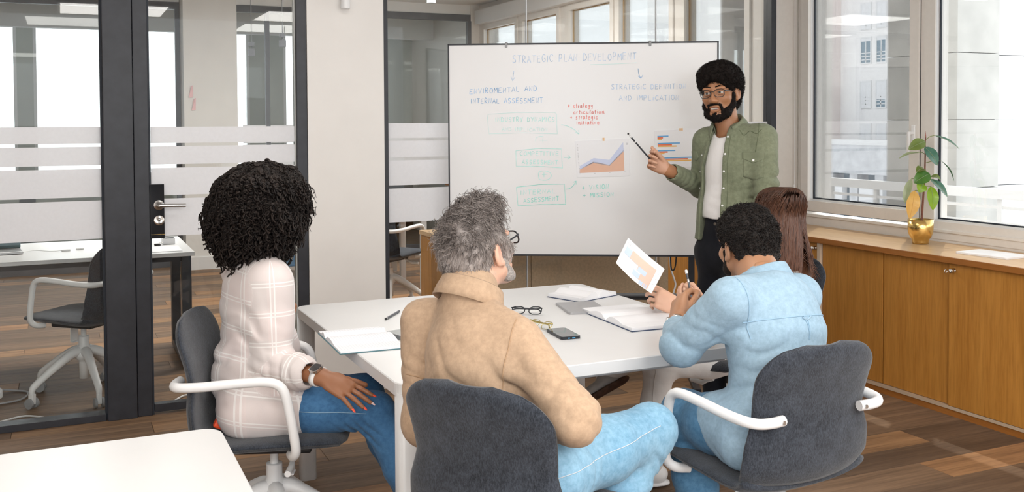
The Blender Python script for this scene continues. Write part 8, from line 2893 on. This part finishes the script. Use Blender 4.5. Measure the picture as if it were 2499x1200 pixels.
    collar(P, nk + A3((0, 0, -0.008)) + fwd * 0.004, A3((0, 0, 1)) + fwd * 0.40, fwd, 0.070, 0.074, 0.040, 0.064, m, 0.70, 0.030)
    seam = plain('seam_green', (0.13, 0.155, 0.09), 0.9)
    for i in range(6):
        z = zt - 0.055 - i * 0.083
        q = np.clip((zt + 0.02 - z) / (zt - 1.0), 0, 1.2)
        l0 = -0.030 + 0.012 * q
        button(tv, A3((nk[0], nk[1], z)) + lat * (l0 - 0.012), fwd, WHITE_BTN, P)
        l1 = 0.045 + 0.060 * min(1, q * 2.2)
        if i:
            button(tv, A3((nk[0], nk[1], z - 0.01)) + lat * (l1 + 0.010), fwd + lat * 0.4, WHITE_BTN, P, 0.004)
    stitch(tv, [A3((nk[0], nk[1], z)) + lat * -0.054 for z in np.linspace(zt - 0.05, zb + 0.02, 7)], fwd, seam, P, 'placket_seam')
    po = A3((nk[0], nk[1], 0)) - lat * 0.128
    pn = fwd - lat * 0.45
    fm = cloth('sage_twill_flap', (0.17, 0.19, 0.122), (0.235, 0.258, 0.172), 800, 9, 0.88)
    top_z = 1.355
    fv, ff = surface_patch(tv, po + A3((0, 0, top_z)) + lat * 0.056, -lat, (0, 0, -1), pn, lambda a, b_: (a * 0.112, b_ * (0.030 + 0.022 * (1 - abs(2 * a - 1)))), 12, 0.0015, 0.0022)
    np_mesh('pocket_flap', fv, ff, fm, P)
    fv, ff = surface_patch(tv, po + A3((0, 0, top_z - 0.006)) + lat * 0.052, -lat, (0, 0, -1), pn, lambda a, b_: (a * 0.104, b_ * (0.112 + 0.016 * (1 - abs(2 * a - 1)))), 12, 0.0004, 0.0012)
    np_mesh('chest_pocket', fv, ff, m, P)
    h_ = tv.ray_cast(Vector(po + A3((0, 0, top_z - 0.038)) + unit(pn) * 0.15), Vector(-unit(pn)), 0.5)
    if h_[0] is not None:
        nn = Vector(unit(pn))
        Mq = Matrix.Translation(h_[0] + nn * 0.005) @ nn.to_track_quat('Z', 'Y').to_matrix().to_4x4()
        MB().lathe([(0.0058, 0), (0.0058, 0.0016), (0.0045, 0.0026), (0, 0.0020)], 14, M=Mq).build('button', WHITE_BTN, P, world=True)
    stitch(tv, [A3((nk[0], nk[1], z)) - lat * a for a, z in ((0.075, zt - 0.035), (0.100, zt - 0.062), (0.128, zt - 0.040), (0.165, zt - 0.055), (0.19, zt - 0.03))], fwd - lat * 0.2 + A3((0, 0, 0.2)), seam, P, 'yoke_seam', 0.0015)
    stitch(tv, [sl + lat * b_ + A3((0, 0, z)) + fwd * 0.02 for b_, z in ((0.01, 0.07), (0.02, 0.0), (0.035, -0.08), (0.045, -0.13))], fwd - lat * 0.5, seam, P, 'armhole_seam', 0.0014)
    fv, ff = surface_patch(tv, A3((nk[0], nk[1], top_z - 0.002)) + lat * 0.118, lat, (0, 0, -1), fwd + lat * 0.9, lambda a, b_: (a * 0.06, b_ * (0.030 + 0.020 * (1 - abs(2 * a - 1)))), 8, 0.002, 0.0022)
    np_mesh('pocket_flap', fv, ff, fm, P)
    # black trousers and shoes
    T = Form()
    trousers(T, J_('m5_hl'), J_('m5_hr'), J_('m5_kl'), J_('m5_kr'), J_('m5_al'), J_('m5_ar'), 0.090, 0.068, 0.058, waist + A3((0, 0, -0.02)), 0.138, fwd, 0.68, 0.095)
    v, f = T.mesh(0.008, wrinkles([], 0.002, (7, 7, 5), 2.0))
    np_mesh('trousers', v, f, cloth('black_denim', (0.006, 0.007, 0.011), (0.012, 0.013, 0.019), 800, 9, 0.9), P)
    button(bvh(v, f), A3((pel[0], pel[1], 1.0)) + lat * 0.03, fwd, plain('jeans_button', (0.20, 0.17, 0.14), 0.4, 0.8), P, 0.008)
    for a_ in ('m5_al', 'm5_ar'):
        shoe(P, J_(a_) + A3((0, 0, 0.05)), fwd, M_('black_plastic'), M_('white_plastic'))
    cuff_d = unit(wr - er)
    b0 = A3(ce) - cuff_d * 0.012
    # pencil he points with
    a, e = J_('m5_pen0'), J_('m5_pen1')
    t = thing('pencil', 'black pencil held out by the presenter towards the whiteboard', 'pencil', tuple(e))
    MB().tube([tuple(lerp(a, e, 0.16)), tuple(e)], 0.0042, 12).build('shaft', plain('pencil_black', (0.018, 0.020, 0.026), 0.35), t, world=True)
    MB().tube([tuple(lerp(a, e, 0.03)), tuple(lerp(a, e, 0.16))], [0.0016, 0.0034], 10).build('neck', M_('chrome'), t, world=True)
    MB().lathe([(0.0, -0.005), (0.004, -0.003), (0.005, 0.0), (0.004, 0.003), (0.0, 0.005)], 12, c=tuple(lerp(a, e, 0.02)), close=False).build('tip', M_('black_plastic'), t, world=True)
    MB().tube([tuple(lerp(a, e, 0.30)), tuple(lerp(a, e, 0.35))], 0.0047, 12).build('ring', M_('chrome'), t, world=True)
    MB().tube([tuple(lerp(a, e, 0.985)), tuple(lerp(a, e, 1.05))], [0.0042, 0.003], 10).build('end', M_('white_plastic'), t, world=True)
    return P


import time as _time
for fn in (presenter, woman_right, man_denim, man_tan, woman_left):
    _t = _time.time()
    fn()
    print('built', fn.__name__, round(_time.time() - _t, 1), 's')
